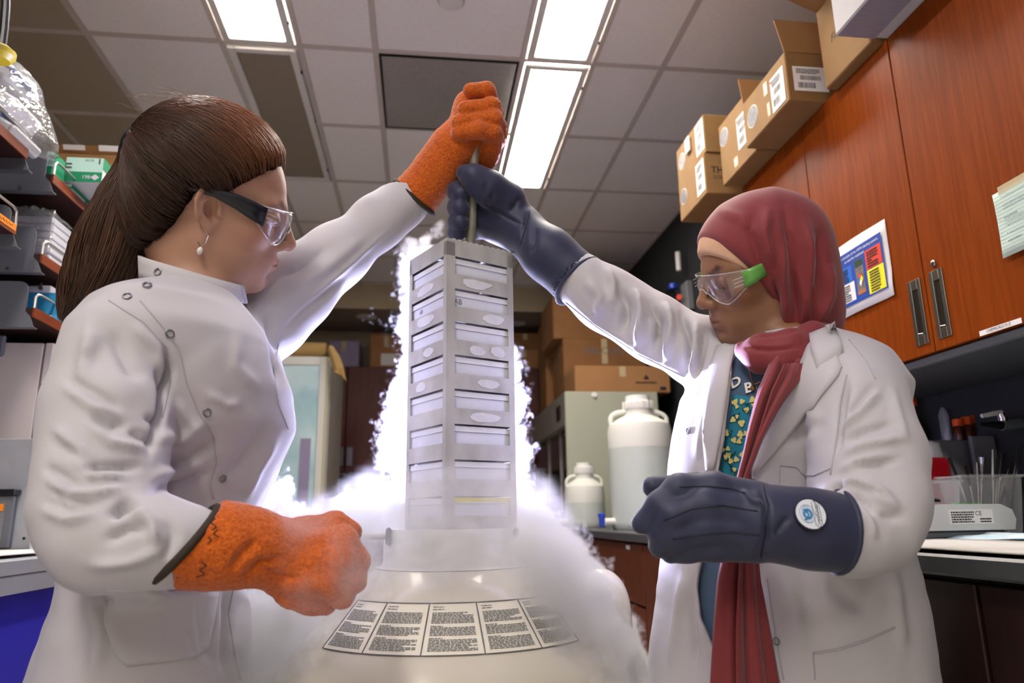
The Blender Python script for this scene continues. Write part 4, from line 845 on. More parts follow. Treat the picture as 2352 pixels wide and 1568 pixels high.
# ---- dewar
cn = P(w/2, w/2, 0); DX, DY = cn[0]-.012, cn[1]+.015
Dn = proj((DX, DY, .98))[2]
zr = Q(1030, 1216, Dn-.116)[2]
NR = .116
dew = thing('liquid_nitrogen_dewar', 'cream coloured liquid nitrogen dewar with a wide neck and printed warning panels', 'dewar', (DX, DY, 0))
zn = zr-.058
SH = [(.28, .03), (.287, .05), (.287, zr-.262), (.285, zr-.240), (.278, zr-.216), (.262, zr-.191), (.235, zr-.164), (.18, zr-.104), (.145, zr-.073), (.128, zr-.062)]
obj('shell', MB().lathe(SH, (DX, DY, 0), n=96, cap=False), 'dewar', dew, True)
obj('neck', MB().lathe([(NR+.012, zn-.003), (NR+.003, zn), (NR, zn+.006), (NR, zr-.006), (NR-.004, zr), (NR-.03, zr), (NR-.03, zr-.09)], (DX, DY, 0), n=96, cap=False), 'dewar_neck', dew, 40)
obj('base_ring', MB().lathe([(.28, 0), (.29, .012), (.28, .03)], (DX, DY, 0), n=64), 'gap', dew)
for s, px in ((-1, 832), (1, 1243)):
    a_ = Q(892 if s < 0 else 1186, 1232, Dn-.06); b_ = Q(px, 1232, Dn-.06); zz = (a_[2]+b_[2])/2
    pin = obj('lid_pin', MB().tube([(a_[0]-.0, a_[1], zz), (b_[0], b_[1], zz)], .0048, 10), 'rod', dew)
    obj('pin_lug', MB().box((a_[0]-.004, a_[1]-.012, zz-.014), (a_[0]+.004, a_[1]+.012, zz+.014), .003), 'gap', pin)
# side handle on the right shoulder
hc = Q(1366, 1345, Dn+.0); obj('side_handle', MB().tube(spl([hc+(-.05, 0, -.075), hc+(-.036, 0, -.05), hc+(-.02, 0, -.022), hc+(-.004, -.002, -.004), hc+(.012, -.004, .002), hc+(.026, -.007, -.010), hc+(.034, -.01, -.035), hc+(.037, -.01, -.065), hc+(.036, -.01, -.10)], 30), np.interp(np.linspace(0, 8, 30), range(9), [.02, .023, .025, .0265, .027, .026, .024, .022, .02]), 20), 'dewar', dew, True)
# warning panels: five sheets following the shoulder
def shoulder(az, s):
    """point on the shell cone; s 0 = upper, 1 = lower"""
    r0, h0 = .196, None
    rs = np.array([x[0] for x in SH])[::-1]; hs = np.array([x[1] for x in SH])[::-1]; r_ = .178+(.234-.178)*s; h_ = np.interp(r_, rs, hs)
    return np.array([DX+r_*math.sin(az), DY-r_*math.cos(az), h_])
az0 = math.atan2(DX, DY)
edges_ = np.radians([-53, -32, -10.5, 11, 32.5, 53])
for k in range(5):
    g = np.zeros((7, 6, 3))
    for i in range(7):
        for j in range(6):
            az = edges_[k]+(edges_[k+1]-edges_[k])*i/6-az0*1.; g[i, j] = shoulder(az, j/5)
    nn = nrm(np.cross(g[3, 3]-g[2, 3], g[3, 3]-g[3, 2])); nn = nn if nn[2] > 0 else -nn
    g += nn*.0008; pl = obj('warning_panel', MB().sheet(g, .0004 if np.cross(g[1, 0]-g[0, 0], g[0, 1]-g[0, 0])[2] > 0 else -.0004), 'panel_print', dew, True)if False else None
    mat('panel_paper', '#d9d4c4', .35)
    pl = obj('warning_panel', MB().grid(g), 'panel_paper', dew, True)
    rim = [g[i, 0] for i in range(7)]+[g[6, j] for j in range(1, 6)]+[g[i, 5] for i in range(5, -1, -1)]+[g[0, j] for j in range(4, 0, -1)]
    obj('panel_border', MB().tube([r_+nn*.0004 for r_ in rim], .0009, 5, closed=True), 'ink_grey', pl)
    mb = MB(); rr_ = random.Random(k+40)
    def gp(u, v): 
        fi = u*6; i = min(int(fi), 5); fj = (1-v)*5; j = min(int(fj), 4); a_, b_ = fi-i, fj-j
        return (g[i, j]*(1-a_)*(1-b_)+g[i+1, j]*a_*(1-b_)+g[i, j+1]*(1-a_)*b_+g[i+1, j+1]*a_*b_)+nn*.0007
    rows = [.92, .87]+[.80-.028*i for i in range(8)]+[.54, ]+[.51-.028*i for i in range(6)]+[.31]+[.28-.028*i for i in range(8)]
    for v in rows:
        short = v in (.92, .87, .54, .31); x = .09; end = .32 if short else .9-(.25*rr_.random() if rr_.random() < .2 else 0)
        while x < end:
            x2 = min(x+.03+.08*rr_.random(), end); mb.add([gp(x, v-.008), gp(x2, v-.008), gp(x2, v+.008), gp(x, v+.008)], [(0, 1, 2, 3)]); x = x2+.014
    obj('panel_print', mb, 'ink_grey', pl)
# the violet-white strobe standing on the floor side of the dewar, its head just behind the rack, aimed up and forward
sl = bpy.data.lights.new('strobe', 'SPOT'); sl.color = (.60, .59, 1.0); sl.energy = STROBE_W; sl.shadow_soft_size = .025; sl.spot_size = math.radians(112); sl.spot_blend = .4
so = bpy.data.objects.new('strobe', sl); COL.objects.link(so); so.location = tuple(Q(1050, 1045, 1.80))
so.rotation_euler = Vector(tuple(nrm(-np.array([CF[0], CF[1], 0])+.38*Z1))).to_track_quat('-Z', 'Y').to_euler()
# ------------------------------------------------------------------ implicit-surface modelling tools (people, gloves, cloth)
def smin(a, b, k): h = np.clip(.5+.5*(b-a)/k, 0, 1); return b+(a-b)*h-k*h*(1-h)
def smax(a, b, k): return -smin(-a, -b, k)
def s_sph(P, c, r): return np.linalg.norm(P-np.asarray(c), axis=1)-r
def s_cone(P, a, b, ra, rb):
    a = np.asarray(a, float); b = np.asarray(b, float); pa = P-a; ba = b-a; h = np.clip(pa@ba/(ba@ba+1e-12), 0, 1)
    return np.linalg.norm(pa-h[:, None]*ba, axis=1)-(ra+(rb-ra)*h)
def s_ell(P, c, r, R=None):
    q = P-np.asarray(c)
    if R is not None: q = q@np.asarray(R).T
    r = np.asarray(r); k0 = np.linalg.norm(q/r, axis=1); k1 = np.linalg.norm(q/(r*r), axis=1); return k0*(k0-1)/(k1+1e-9)
def s_chain(P, pts, k=.02):
    d = None
    for (a, ra), (b, rb) in zip(pts[:-1], pts[1:]):
        e = s_cone(P, a, b, ra, rb); d = e if d is None else smin(d, e, k)
    return d
def ch(*q): return [(Q(x, y, D), r) for x, y, D, r in q]
def s_loft(P, st):
    """st: list of (z, cx, cy, a, b, yaw) bottom to top; elliptical column"""
    st = np.array(sorted(st)); z = np.clip(P[:, 2], st[0, 0], st[-1, 0])
    # smooth interpolation
    def ip(k): return np.interp(z, st[:, 0], st[:, k])
    cx, cy, a, b, yw = ip(1), ip(2), ip(3), ip(4), ip(5); c, s = np.cos(yw), np.sin(yw); x = P[:, 0]-cx; y = P[:, 1]-cy
    u = x*c+y*s; v = -x*s+y*c; k0 = np.sqrt((u/a)**2+(v/b)**2); k1 = np.sqrt((u/a/a)**2+(v/b/b)**2)+1e-9
    d = k0*(k0-1)/k1; dz = np.maximum(P[:, 2]-st[-1, 0], st[0, 0]-P[:, 2]); return np.where(dz > 0, np.sqrt(np.maximum(d, 0)**2+dz**2), np.maximum(d, dz))
def poly_sd(px, py, poly):
    """signed distance in pixels to polygon (negative inside)"""
    poly = np.asarray(poly, float); d = np.full(px.shape, 1e9); ins = np.zeros(px.shape, bool); n = len(poly)
    for i in range(n):
        a, b = poly[i], poly[(i+1) % n]; e = b-a; wx, wy = px-a[0], py-a[1]; h = np.clip((wx*e[0]+wy*e[1])/(e@e), 0, 1)
        d = np.minimum(d, (wx-e[0]*h)**2+(wy-e[1]*h)**2); c = ((a[1] <= py) & (b[1] > py)) | ((b[1] <= py) & (a[1] > py))
        with np.errstate(divide='ignore', invalid='ignore'): xi = a[0]+(py-a[1])/(b[1]-a[1]+1e-12)*(b[0]-a[0])
        ins ^= c & (px < xi)
    d = np.sqrt(d); return np.where(ins, -d, d)
def axis_pts(segs):
    """segs: list of (start, end, step) -> one increasing coordinate array"""
    out = []
    for a, b, h in segs: n = max(2, int(round((b-a)/h))+1); out.append(np.linspace(a, b, n)[(1 if out else 0):])
    return np.concatenate(out)
def sdf_mesh(f, xs, ys, zs, blk=5, smooth=2):
    """surface nets on a rectilinear grid, evaluated only near the surface"""
    def pad(a):
        m = (-(len(a)-1)) % blk
        return np.concatenate([a, a[-1]+(a[-1]-a[-2])*np.arange(1, m+1)]) if m else a
    xs, ys, zs = pad(xs), pad(ys), pad(zs); nx, ny, nz = len(xs), len(ys), len(zs); bx, by, bz = (nx-1)//blk, (ny-1)//blk, (nz-1)//blk
    cxs = (xs[:-1:blk]+xs[blk::blk])/2; cys = (ys[:-1:blk]+ys[blk::blk])/2; czs = (zs[:-1:blk]+zs[blk::blk])/2
    G = np.stack(np.meshgrid(cxs, cys, czs, indexing='ij'), -1).reshape(-1, 3); dc = f(G).reshape(bx, by, bz)
    hx = (xs[blk::blk]-xs[:-1:blk])/2; hy = (ys[blk::blk]-ys[:-1:blk])/2; hz = (zs[blk::blk]-zs[:-1:blk])/2
    rad = np.sqrt(hx[:, None, None]**2+hy[None, :, None]**2+hz[None, None, :]**2); act = np.abs(dc) < rad*1.6+.004
    val = np.repeat(np.repeat(np.repeat(np.where(dc > 0, 1., -1.), blk, 0), blk, 1), blk, 2); v2 = np.ones((nx, ny, nz)); v2[:-1, :-1, :-1] = val
    v2[-1] = v2[-2]; v2[:, -1] = v2[:, -2]; v2[:, :, -1] = v2[:, :, -2]; need = np.zeros((nx, ny, nz), bool)
    a = np.repeat(np.repeat(np.repeat(act, blk, 0), blk, 1), blk, 2)
    for i in (0, 1):
        for j in (0, 1):
            for k in (0, 1): need[i:nx-1+i, j:ny-1+j, k:nz-1+k] |= a
    I = np.argwhere(need); v2[need] = np.concatenate([f(np.stack([xs[c[:, 0]], ys[c[:, 1]], zs[c[:, 2]]], -1)) for c in np.array_split(I, max(1, len(I)//400000))])
    v = v2; sg = v < 0
    cs = sg[:-1, :-1, :-1].astype(np.int8)
    for i, j, k in ((1, 0, 0), (0, 1, 0), (0, 0, 1), (1, 1, 0), (1, 0, 1), (0, 1, 1), (1, 1, 1)): cs = cs+sg[i:nx-1+i, j:ny-1+j, k:nz-1+k]
    cell = (cs > 0) & (cs < 8); C_ = np.argwhere(cell); idx = -np.ones(cell.shape, np.int64); idx[cell] = np.arange(len(C_))
    acc = np.zeros((len(C_), 3)); cnt = np.zeros(len(C_)); X = (xs, ys, zs)
    corners = [(i, j, k) for i in (0, 1) for j in (0, 1) for k in (0, 1)]
    for A in corners:
        for ax_ in range(3):
            if A[ax_]: continue
            B = list(A); B[ax_] = 1; pa = C_+np.array(A); pb = C_+np.array(B); va = v[tuple(pa.T)]; vb = v[tuple(pb.T)]; m = (va < 0) != (vb < 0)
            tt = np.where(m, va/(va-vb+1e-15), 0); Pa = np.stack([X[q][pa[:, q]] for q in range(3)], -1); Pb = np.stack([X[q][pb[:, q]] for q in range(3)], -1)
            acc += np.where(m[:, None], Pa+(Pb-Pa)*tt[:, None], 0); cnt += m
    V = acc/cnt[:, None]; F_ = []
    for ax_ in range(3):
        o1, o2 = (ax_+1) % 3, (ax_+2) % 3; sl = [slice(None)]*3; sl2 = [slice(None)]*3; sl[ax_] = slice(0, -1); sl2[ax_] = slice(1, None)
        s1, s2 = sg[tuple(sl)], sg[tuple(sl2)]; E_ = np.argwhere(s1 != s2); E_ = E_[(E_[:, o1] > 0) & (E_[:, o2] > 0) & (E_[:, o1] < cell.shape[o1]) & (E_[:, o2] < cell.shape[o2])]
        flip = s1[tuple(E_.T)]; q = []
        for (d1, d2) in ((1, 1), (0, 1), (0, 0), (1, 0)):
            c = E_.copy(); c[:, o1] -= d1; c[:, o2] -= d2; q.append(idx[tuple(c.T)])
        q = np.stack(q, -1); q = np.where(flip[:, None], q, q[:, ::-1]); F_.append(q[(q >= 0).all(1)])
    F_ = np.concatenate(F_); return lap(V, F_, smooth), F_
def lap(V, F_, it=1, w=.5):
    if it <= 0: return V
    e = np.concatenate([F_[:, [i, (i+1) % 4]] for i in range(4)]); n = len(V); deg = np.bincount(e[:, 0], minlength=n)+np.bincount(e[:, 1], minlength=n)
    for _ in range(it):
        s = np.stack([np.bincount(e[:, 0], V[e[:, 1], k], n)+np.bincount(e[:, 1], V[e[:, 0], k], n) for k in range(3)], -1); V = V+(s/np.maximum(deg, 1)[:, None]-V)*w
    return V
def vnormals(V, F_):
    n = np.cross(V[F_[:, 2]]-V[F_[:, 0]], V[F_[:, 3]]-V[F_[:, 1]]); N = np.stack([sum(np.bincount(F_[:, i], n[:, k], len(V)) for i in range(4)) for k in range(3)], -1)
    return N/(np.linalg.norm(N, axis=1)[:, None]+1e-12)
_wr = np.random.default_rng(99)
_WD = _wr.normal(size=(40, 3)); _WP = _wr.random(40)*6.28
def wnoise(P, f, seed=0, n=5):
    """cheap smooth 3-D noise from warped plane waves, about -1..1"""
    k = (seed*7) % 34; q = P*f; q = q+.6*np.stack([np.sin(q@_WD[(k+i) % 40]+_WP[(k+i) % 40]) for i in range(3)], -1); o = 0
    for i in range(n): o = o+np.sin(q@_WD[(k+3+i) % 40]*1.3+_WP[(k+5+i) % 40])
    return o/n*1.4
def strokes(V, N, st):
    """push folds into cloth along strokes given in picture pixels: (points, width px, height m[, Dmax])"""
    pj = proj(V); view = V-CC; view /= np.linalg.norm(view, axis=1)[:, None]; fac = np.clip(-(N*view).sum(1)*2.5+.3, 0, 1); D = np.zeros(len(V))
    for s in st:
        pts, w, h = s[0], s[1], s[2]; dm = s[3] if len(s) > 3 else 9.; pts = np.array(pts, float); lo = pts.min(0)-3*w; hi = pts.max(0)+3*w
        m = np.where((pj[:, 0] > lo[0]) & (pj[:, 0] < hi[0]) & (pj[:, 1] > lo[1]) & (pj[:, 1] < hi[1]) & (fac > 0) & (pj[:, 2] < dm))[0]
        if not len(m): continue
        x = pj[m, :2]; best = np.full(len(m), 1e9); tt = np.zeros(len(m)); L = np.linalg.norm(np.diff(pts, axis=0), axis=1); tot = L.sum(); c0 = 0
        for a, b, l in zip(pts[:-1], pts[1:], L):
            e = b-a; h_ = np.clip(((x-a)@e)/(e@e), 0, 1); d = np.linalg.norm(x-a-h_[:, None]*e, axis=1); u = d < best; best[u] = d[u]; tt[u] = (c0+h_[u]*l)/tot; c0 += l
        env = np.clip(np.sin(np.pi*np.clip(tt, .02, .98))*1.4, 0, 1); D[m] += 1.35*h*env*np.exp(-(best/(w*.8))**2)*fac[m]
    return V+N*D[:, None]
class Surf:
    """ray-castable surface for placing seams, snaps, pockets on cloth"""
    def __init__(s, V, F_): s.V = V; s.t = BVHTree.FromPolygons([tuple(x) for x in V.tolist()], [tuple(x) for x in F_.tolist()])
    def hit(s, px, py, off=0.):
        d = ray(px, py); h = s.t.ray_cast(Vector(CC), Vector(d))
        if h[0] is None:
            for D in (1.,): h = s.t.find_nearest(Vector(Q(px, py, D)))
        n = np.array(h[1]); n = n if n@d < 0 else -n; return np.array(h[0])+n*off, n
def seam(S_, name, pts, r, m, parent, n=10, off=.0003, sub=6):
    P_ = []
    for (x0, y0), (x1, y1) in zip(pts[:-1], pts[1:]):
        for k in range(sub): P_.append(S_.hit(x0+(x1-x0)*k/sub, y0+(y1-y0)*k/sub, off)[0])
    P_.append(S_.hit(*pts[-1], off)[0]); return obj(name, MB().tube(P_, r, 6), m, parent, True)
def snap(S_, px, py, parent, r=.0046, m='snap_metal'):
    c, n = S_.hit(px, py, .0012); x = nrm(np.cross(n, Z1)); y = np.cross(n, x); a = np.arange(18)/18*2*math.pi
    o = obj('snap_fastener', MB().tube([c+r*(math.cos(t)*x+math.sin(t)*y) for t in a], .0010, 6, closed=True), m, parent, True)
    return o
def patch(S_, A, B, off, th, m, name, parent, n=12, k=6, lift=None, dr=None):
    """cloth patch between two pixel polylines A and B laid on a surface"""
    def rs(pl):
        pl = np.array(pl, float); L = np.r_[0, np.cumsum(np.linalg.norm(np.diff(pl, axis=0), axis=1))]; t = np.linspace(0, L[-1], n); return np.stack([np.interp(t, L, pl[:, i]) for i in (0, 1)], -1)
    a, b = rs(A), rs(B); g = np.zeros((n, k, 3))
    for i in range(n):
        for j in range(k):
            p = a[i]+(b[i]-a[i])*j/(k-1); o_ = off+(lift(i/(n-1), j/(k-1)) if lift else 0); h_ = S_.hit(*p, 0)[0]; h_ = h_ if dr is None else Q(*p, float(np.clip(proj(h_)[2], *dr))); g[i, j] = h_-nrm(ray(*p))*o_
    for _ in range(2):
        g2 = g.copy(); g2[1:-1, 1:-1] = (g[:-2, 1:-1]+g[2:, 1:-1]+g[1:-1, :-2]+g[1:-1, 2:]+2*g[1:-1, 1:-1])/6; g = g2
    nn = np.cross(g[1, 0]-g[0, 0], g[0, 1]-g[0, 0]); s = 1 if nn@(g[0, 0]-CC) < 0 else -1
    return obj(name, MB().sheet(g, th*s), m, parent, True)
def arr_obj(name, V, F_, m, parent, smooth=True): return from_arrays(name, V, F_, m, parent, smooth)
def set_color(o, colr, name='Col'):
    a = o.data.color_attributes.new(name, 'FLOAT_COLOR', 'POINT'); c = np.ones((len(o.data.vertices), 4), np.float32); c[:, :3] = colr; a.data.foreach_set('color', c.ravel())
def grid_for(lo, hi, h): return [axis_pts([(lo[i], hi[i], h)]) for i in range(3)]
def bounds(pts, m):
    P_ = np.array([p for p, r in pts]); return P_.min(0)-m, P_.max(0)+m
# ------------------------------------------------------------------ people
mat('coat', '#bfbcc1', .82, bump=.12, bscale=700, sheen=.15); mat('coat_seam', '#b2afb6', .85); mat('snap_metal', '#8d8f96', .3, metal=.9)
mat('orange_terry', '#d4660b', .95, var=1, col2='#ad4a05', vscale=260, detail=2, bump=1.0, bscale=330, sheen=.3); mat('binding', '#33291f', .8, bump=.3, bscale=400)
mat('navy', '#262b48', .55, var=.15, vscale=25, bump=.06, bscale=60, sheen=.2); mat('navy_seam', '#12142a', .6)
mat('hijab', '#7f2c31', .72, bump=.05, bscale=900, sheen=.2); mat('undercap', '#d6ab8c', .85, bump=.1, bscale=800); mat('sweater', '#4d6480', .85, bump=.2, bscale=600)
mat('trousers', '#1d2028', .85); mat('shoe', '#141416', .5); clear_mat('lens', (.97, .97, .99), gloss=.07, rough=.03, haze=.015); mat('temple_navy', '#16181f', .35); mat('temple_green', '#6fb45a', .25, alpha=.85)
mat('silver', '#c9c9cc', .2, metal=1.); mat('pearl', '#e3dfd6', .25); mat('gold', '#b98a5a', .25, metal=1.)
skinL = attr_mat('skin_fair', 'Col', .5, sss=.0, bump=.08, bscale=500); skinR = attr_mat('skin_brown', 'Col', .45, bump=.08, bscale=500)
def head_axes(px, py, face, yaw, pitch, roll=0.):
    """face +1 looks to the right of the picture, -1 to the left; yaw turns towards the camera"""
    n = nrm(ray(px, py)); rr = nrm(np.cross(n, CU)); uu = np.cross(rr, n); rr = nrm(CR-n*(CR@n)); uu = nrm(np.cross(rr, n)); 
    if uu@CU < 0: uu = -uu
    y_, p_ = math.radians(yaw), math.radians(pitch); f0 = face*rr*math.cos(y_)-n*math.sin(y_); f = f0*math.cos(p_)-uu*math.sin(p_); u = uu*math.cos(p_)+f0*math.sin(p_); l = np.cross(u, f)
    if roll: c, s = math.cos(math.radians(roll)), math.sin(math.radians(roll)); u, l = u*c+l*s, l*c-u*s
    return np.array([f, l, u])
def s_head(p, ear=True, fem=0.):
    ay = np.abs(p[:, 1]); m = np.stack([p[:, 0], ay, p[:, 2]], -1)
    d = s_ell(p, (-.012, 0, .045), (.098, .0745, .086)); d = smin(d, s_ell(p, (.03, 0, -.003), (.062, .060, .088)), .03)
    d = smin(d, s_cone(m, (.0, .050, -.043), (.070, .013, -.082), .017, .016), .03); d = smin(d, s_sph(p, (.080, 0, -.084), .0155), .02)
    d = smin(d, s_ell(p, (.035, 0, -.055), (.05, .05, .036)), .03); d = smin(d, s_sph(m, (.060, .042, -.004), .022), .025)
    d = smin(d, s_cone(m, (.084, .008, .031), (.066, .045, .031), .008, .008), .015)
    d = smax(d, -s_sph(m, (.108, .034, .010), .0215), .012)
    d = smin(d, s_ell(m, (.075, .033, .011), (.0165, .0175, .0135)), .005)
    d = smin(d, s_ell(p, (.080, 0, -.05), (.020, .030, .026)), .018)
    nose = s_cone(p, (.089, 0, .028), (.111, 0, -.013), .0065, .0092); nose = smin(nose, s_sph(p, (.1125, 0, -.0175), .0100), .006); nose = smin(nose, s_ell(m, (.101, .0115, -.0215), (.0115, .0078, .0085)), .006)
    d = smin(d, nose, .010); d = smax(d, -s_ell(m, (.1055, .0062, -.0305), (.006, .0033, .006)), .003)
    lips = smin(s_cone(m, (.1005, .0, -.0468), (.087, .022, -.0525), .0056, .003), s_cone(m, (.0992, 0, -.0578), (.086, .020, -.0545), .0066, .003), .002); d = smin(d, lips, .005)
    d = smax(d, -s_cone(m, (.1085, 0, -.0522), (.091, .024, -.0537), .0017, .0010), .0025)
    d = smax(d, -s_cone(m, (.105, 0, -.0705), (.098, .014, -.0705), .005, .004), .010)
    if ear:
        q = m-np.array([-.002, .0685, .0]); q = np.stack([q[:, 0], q[:, 1]+.42*q[:, 0], q[:, 2]], -1); t_ = .20; q = np.stack([q[:, 0]*math.cos(t_)+q[:, 2]*math.sin(t_), q[:, 1], -q[:, 0]*math.sin(t_)+q[:, 2]*math.cos(t_)], -1)
        e = s_ell(q, (0, 0, .0), (.0165, .0060, .029)); d = smin(d, e, .006); d = smax(d, -s_ell(q, (.0015, .0085, -.001), (.0115, .0105, .0195)), .003)
        a = np.linspace(-.35, 3.75, 14); pts = [(np.array([.0150*math.cos(t), .0055, .0025+.0265*math.sin(t)]), .0036-.0006*(t > 3)) for t in a]; d = smin(d, s_chain(q, pts, .002), .0025)
        d = smin(d, s_chain(q, [(np.array([.002, .004, .0165]), .0024), (np.array([-.0075, .0045, .009]), .0028), (np.array([-.0085, .0045, -.006]), .0030), (np.array([-.001, .004, -.0145]), .0032)], .002), .003)
        d = smin(d, s_ell(q, (.003, .002, -.0245), (.0075, .0048, .0085)), .004); d = smin(d, s_sph(q, (.0115, .0035, -.004), .0042), .004); d = smax(d, -s_ell(q, (.0035, .004, -.005), (.0058, .010, .0085)), .003)
    return d
def head_colors(p, base, lip, brow, seed=1):
    m = np.stack([p[:, 0], np.abs(p[:, 1]), p[:, 2]], -1); c = np.tile(np.array(base), (len(p), 1)); n = wnoise(p, 60, 3)[:, None]; c = c*(1+.06*n)
    def mix(c, d, lo, hi, col, k=1.): w = np.clip((hi-d)/(hi-lo), 0, 1)[:, None]*k; return c*(1-w)+np.array(col)*w
    c = mix(c, s_sph(m, (.065, .045, -.012), .018), -.01, .02, np.array(base)*np.array((1.06, .86, .82)), .6); c = mix(c, s_sph(p, (.111, 0, -.017), .01), -.006, .01, np.array(base)*np.array((1.05, .85, .8)), .6)
    li = np.minimum(s_cone(m, (.1005, 0, -.0475), (.089, .021, -.0525), .0056, .002), s_cone(m, (.0992, 0, -.0575), (.088, .018, -.0545), .006, .002)); c = mix(c, li, -.001, .0016, lip); c = mix(c, s_cone(m, (.106, 0, -.0524), (.091, .022, -.0537), .001, .0008), 0, .0016, np.array(lip)*.35)
    br = s_chain(m, [(np.array([.091, .012, .0285]), .003), (np.array([.086, .030, .0365]), .0032), (np.array([.064, .050, .034]), .0015)], .003); c = mix(c, br, -.001, .0035, brow, .85)
    la = s_chain(m, [(np.array([.086, .021, .004]), .0008), (np.array([.0915, .033, .0015]), .001), (np.array([.080, .047, .005]), .0008)], .002); c = mix(c, la, 0, .0028, np.array(brow)*.5, .9)
    c = mix(c, s_ell(m, (.1055, .0062, -.0305), (.0045, .003, .005)), 0, .002, np.array(base)*.25); return c
def glasses(par, O, R, sc, temple_mat, nt_=6):
    def T(q): return O+(np.asarray(q, float)*sc)@R
    nu, nv = 41, 7; g = np.zeros((nu, nv, 3))
    for i in range(nu):
        ph = math.radians(-64+128*i/(nu-1)); s = abs(ph)/math.radians(64); top_ = .030-.004*s; bot = .004-.027*math.sin(min(1, s/.55)*math.pi*.5)**1.5 if s < .55 else -.023+.030*((s-.55)/.45)**1.3
        for j in range(nv): v = j/(nv-1); x = .020+.0885*math.cos(ph)-.006*abs(v-.6); g[i, j] = T((x, .080*math.sin(ph), bot+(top_-bot)*v))
    gl = obj('safety_glasses', MB().sheet(g, .0012), 'lens', par, True)
    ri = [g[i, 0] for i in range(nu)]+[g[-1, j] for j in range(1, nv)]+[g[i, -1] for i in range(nu-2, -1, -1)]+[g[0, j] for j in range(nv-2, 0, -1)]
    (clear_mat('lens_edge', gloss=.35, rough=.1, haze=.25) if 'lens_edge' not in MATS else None); obj('lens_edge', MB().tube(ri, .0009*sc, 5, closed=True), 'lens_edge', gl)
    obj('nose_piece', MB().tube([T((.106, -.012, -.002)), T((.1085, -.005, .006)), T((.1085, .005, .006)), T((.106, .012, -.002))], .0016, 6), 'lens_edge', gl)
    for s in (-1, 1):
        a = [(.070, .0755*s, .012), (.052, .0785*s, .016), (.03, .0805*s, .021), (.0, .082*s, .024), (-.03, .080*s, .022), (-.052, .076*s, .012)]; hgt = [.013, .0125, .010, .006, .0045, .004]
        G = np.zeros((nt_, 4, 3))
        for i in range(nt_):
            for j in range(4): G[i, j] = T((a[i][0], a[i][1], a[i][2]+(j/3-.5)*2*hgt[i]))
        obj('temple_arm', MB().sheet(G, .0022*s), temple_mat, gl, True)
        for k in range(3): obj('hinge_rib', MB().tube([T((.072, .0765*s, .006+.006*k)), T((.086, .071*s, .004+.006*k))], .0006, 5), 'lens_edge', gl)
    return gl
def cuff_ring(pts, r, m, name, par): return obj(name, MB().tube(pts, r, 8, closed=True), m, par, True)
def ring_at(c, ax, r, n=28, sq=1., upv=None):
    ax = nrm(ax); x = nrm(np.cross(ax, Z1 if upv is None else upv)); y = np.cross(ax, x); a = np.arange(n)/n*2*math.pi; return [c+r*(math.cos(t)*x*sq+math.sin(t)*y) for t in a]

# ================================================================== woman in the closed coat (left)
PL = thing('person', 'woman with a dark ponytail in a closed white lab coat and orange gloves', 'person', (-.33, 1.03, 0))
OL = Q(490, 482, 1.08); RL = head_axes(490, 482, 1, 3, 18); SL = 1.03
yl_ = lambda py: Q(430, py, 1.05)[2]
def stL(py, px, a, b, D=1.05): c = Q(px, py, D); return (c[2], c[0], c[1], a, b, math.radians(-4))
LOFT_L = [stL(668, 440, .052, .066), stL(695, 438, .070, .100), stL(735, 428, .096, .158), stL(800, 420, .132, .182), stL(900, 425, .150, .180), stL(985, 428, .152, .172), stL(1080, 402, .142, .165), stL(1200, 372, .128, .165), stL(1330, 366, .118, .170), stL(1450, 350, .128, .185), stL(1568, 334, .140, .198), stL(1750, 325, .155, .21), stL(1950, 318, .17, .22)]
NEAR_L = ch((290, 775, .95, .058), (268, 830, .905, .060), (247, 960, .865, .064), (232, 1090, .835, .065), (222, 1180, .81, .060), (250, 1236, .79, .051), (325, 1245, .788, .0435), (392, 1249, .795, .0395), (430, 1250, .80, .033), (490, 1252, .807, .029))
FAR_L = ch((540, 785, 1.15, .066), (605, 722, 1.20, .072), (668, 665, 1.235, .066), (775, 585, 1.29, .050), (870, 508, 1.335, .044), (925, 465, 1.36, .040), (950, 445, 1.368, .034))
def coatL(P_):
    d = s_loft(P_, LOFT_L); d = smin(d, s_chain(P_, FAR_L, .03), .035)
    kz = .012+.028*np.clip((P_[:, 2]-SHL+.07)/.06, 0, 1); return smin(d, s_chain(P_, NEAR_L, .03), kz)
SHL = NEAR_L[0][0][2]
lo, hi = np.array([-.75, .62, .50]), np.array([.10, 1.50, 1.62])
V, F_ = sdf_mesh(coatL, *grid_for(lo, hi, .0044), smooth=4)
N = vnormals(V, F_)
pj = proj(V)
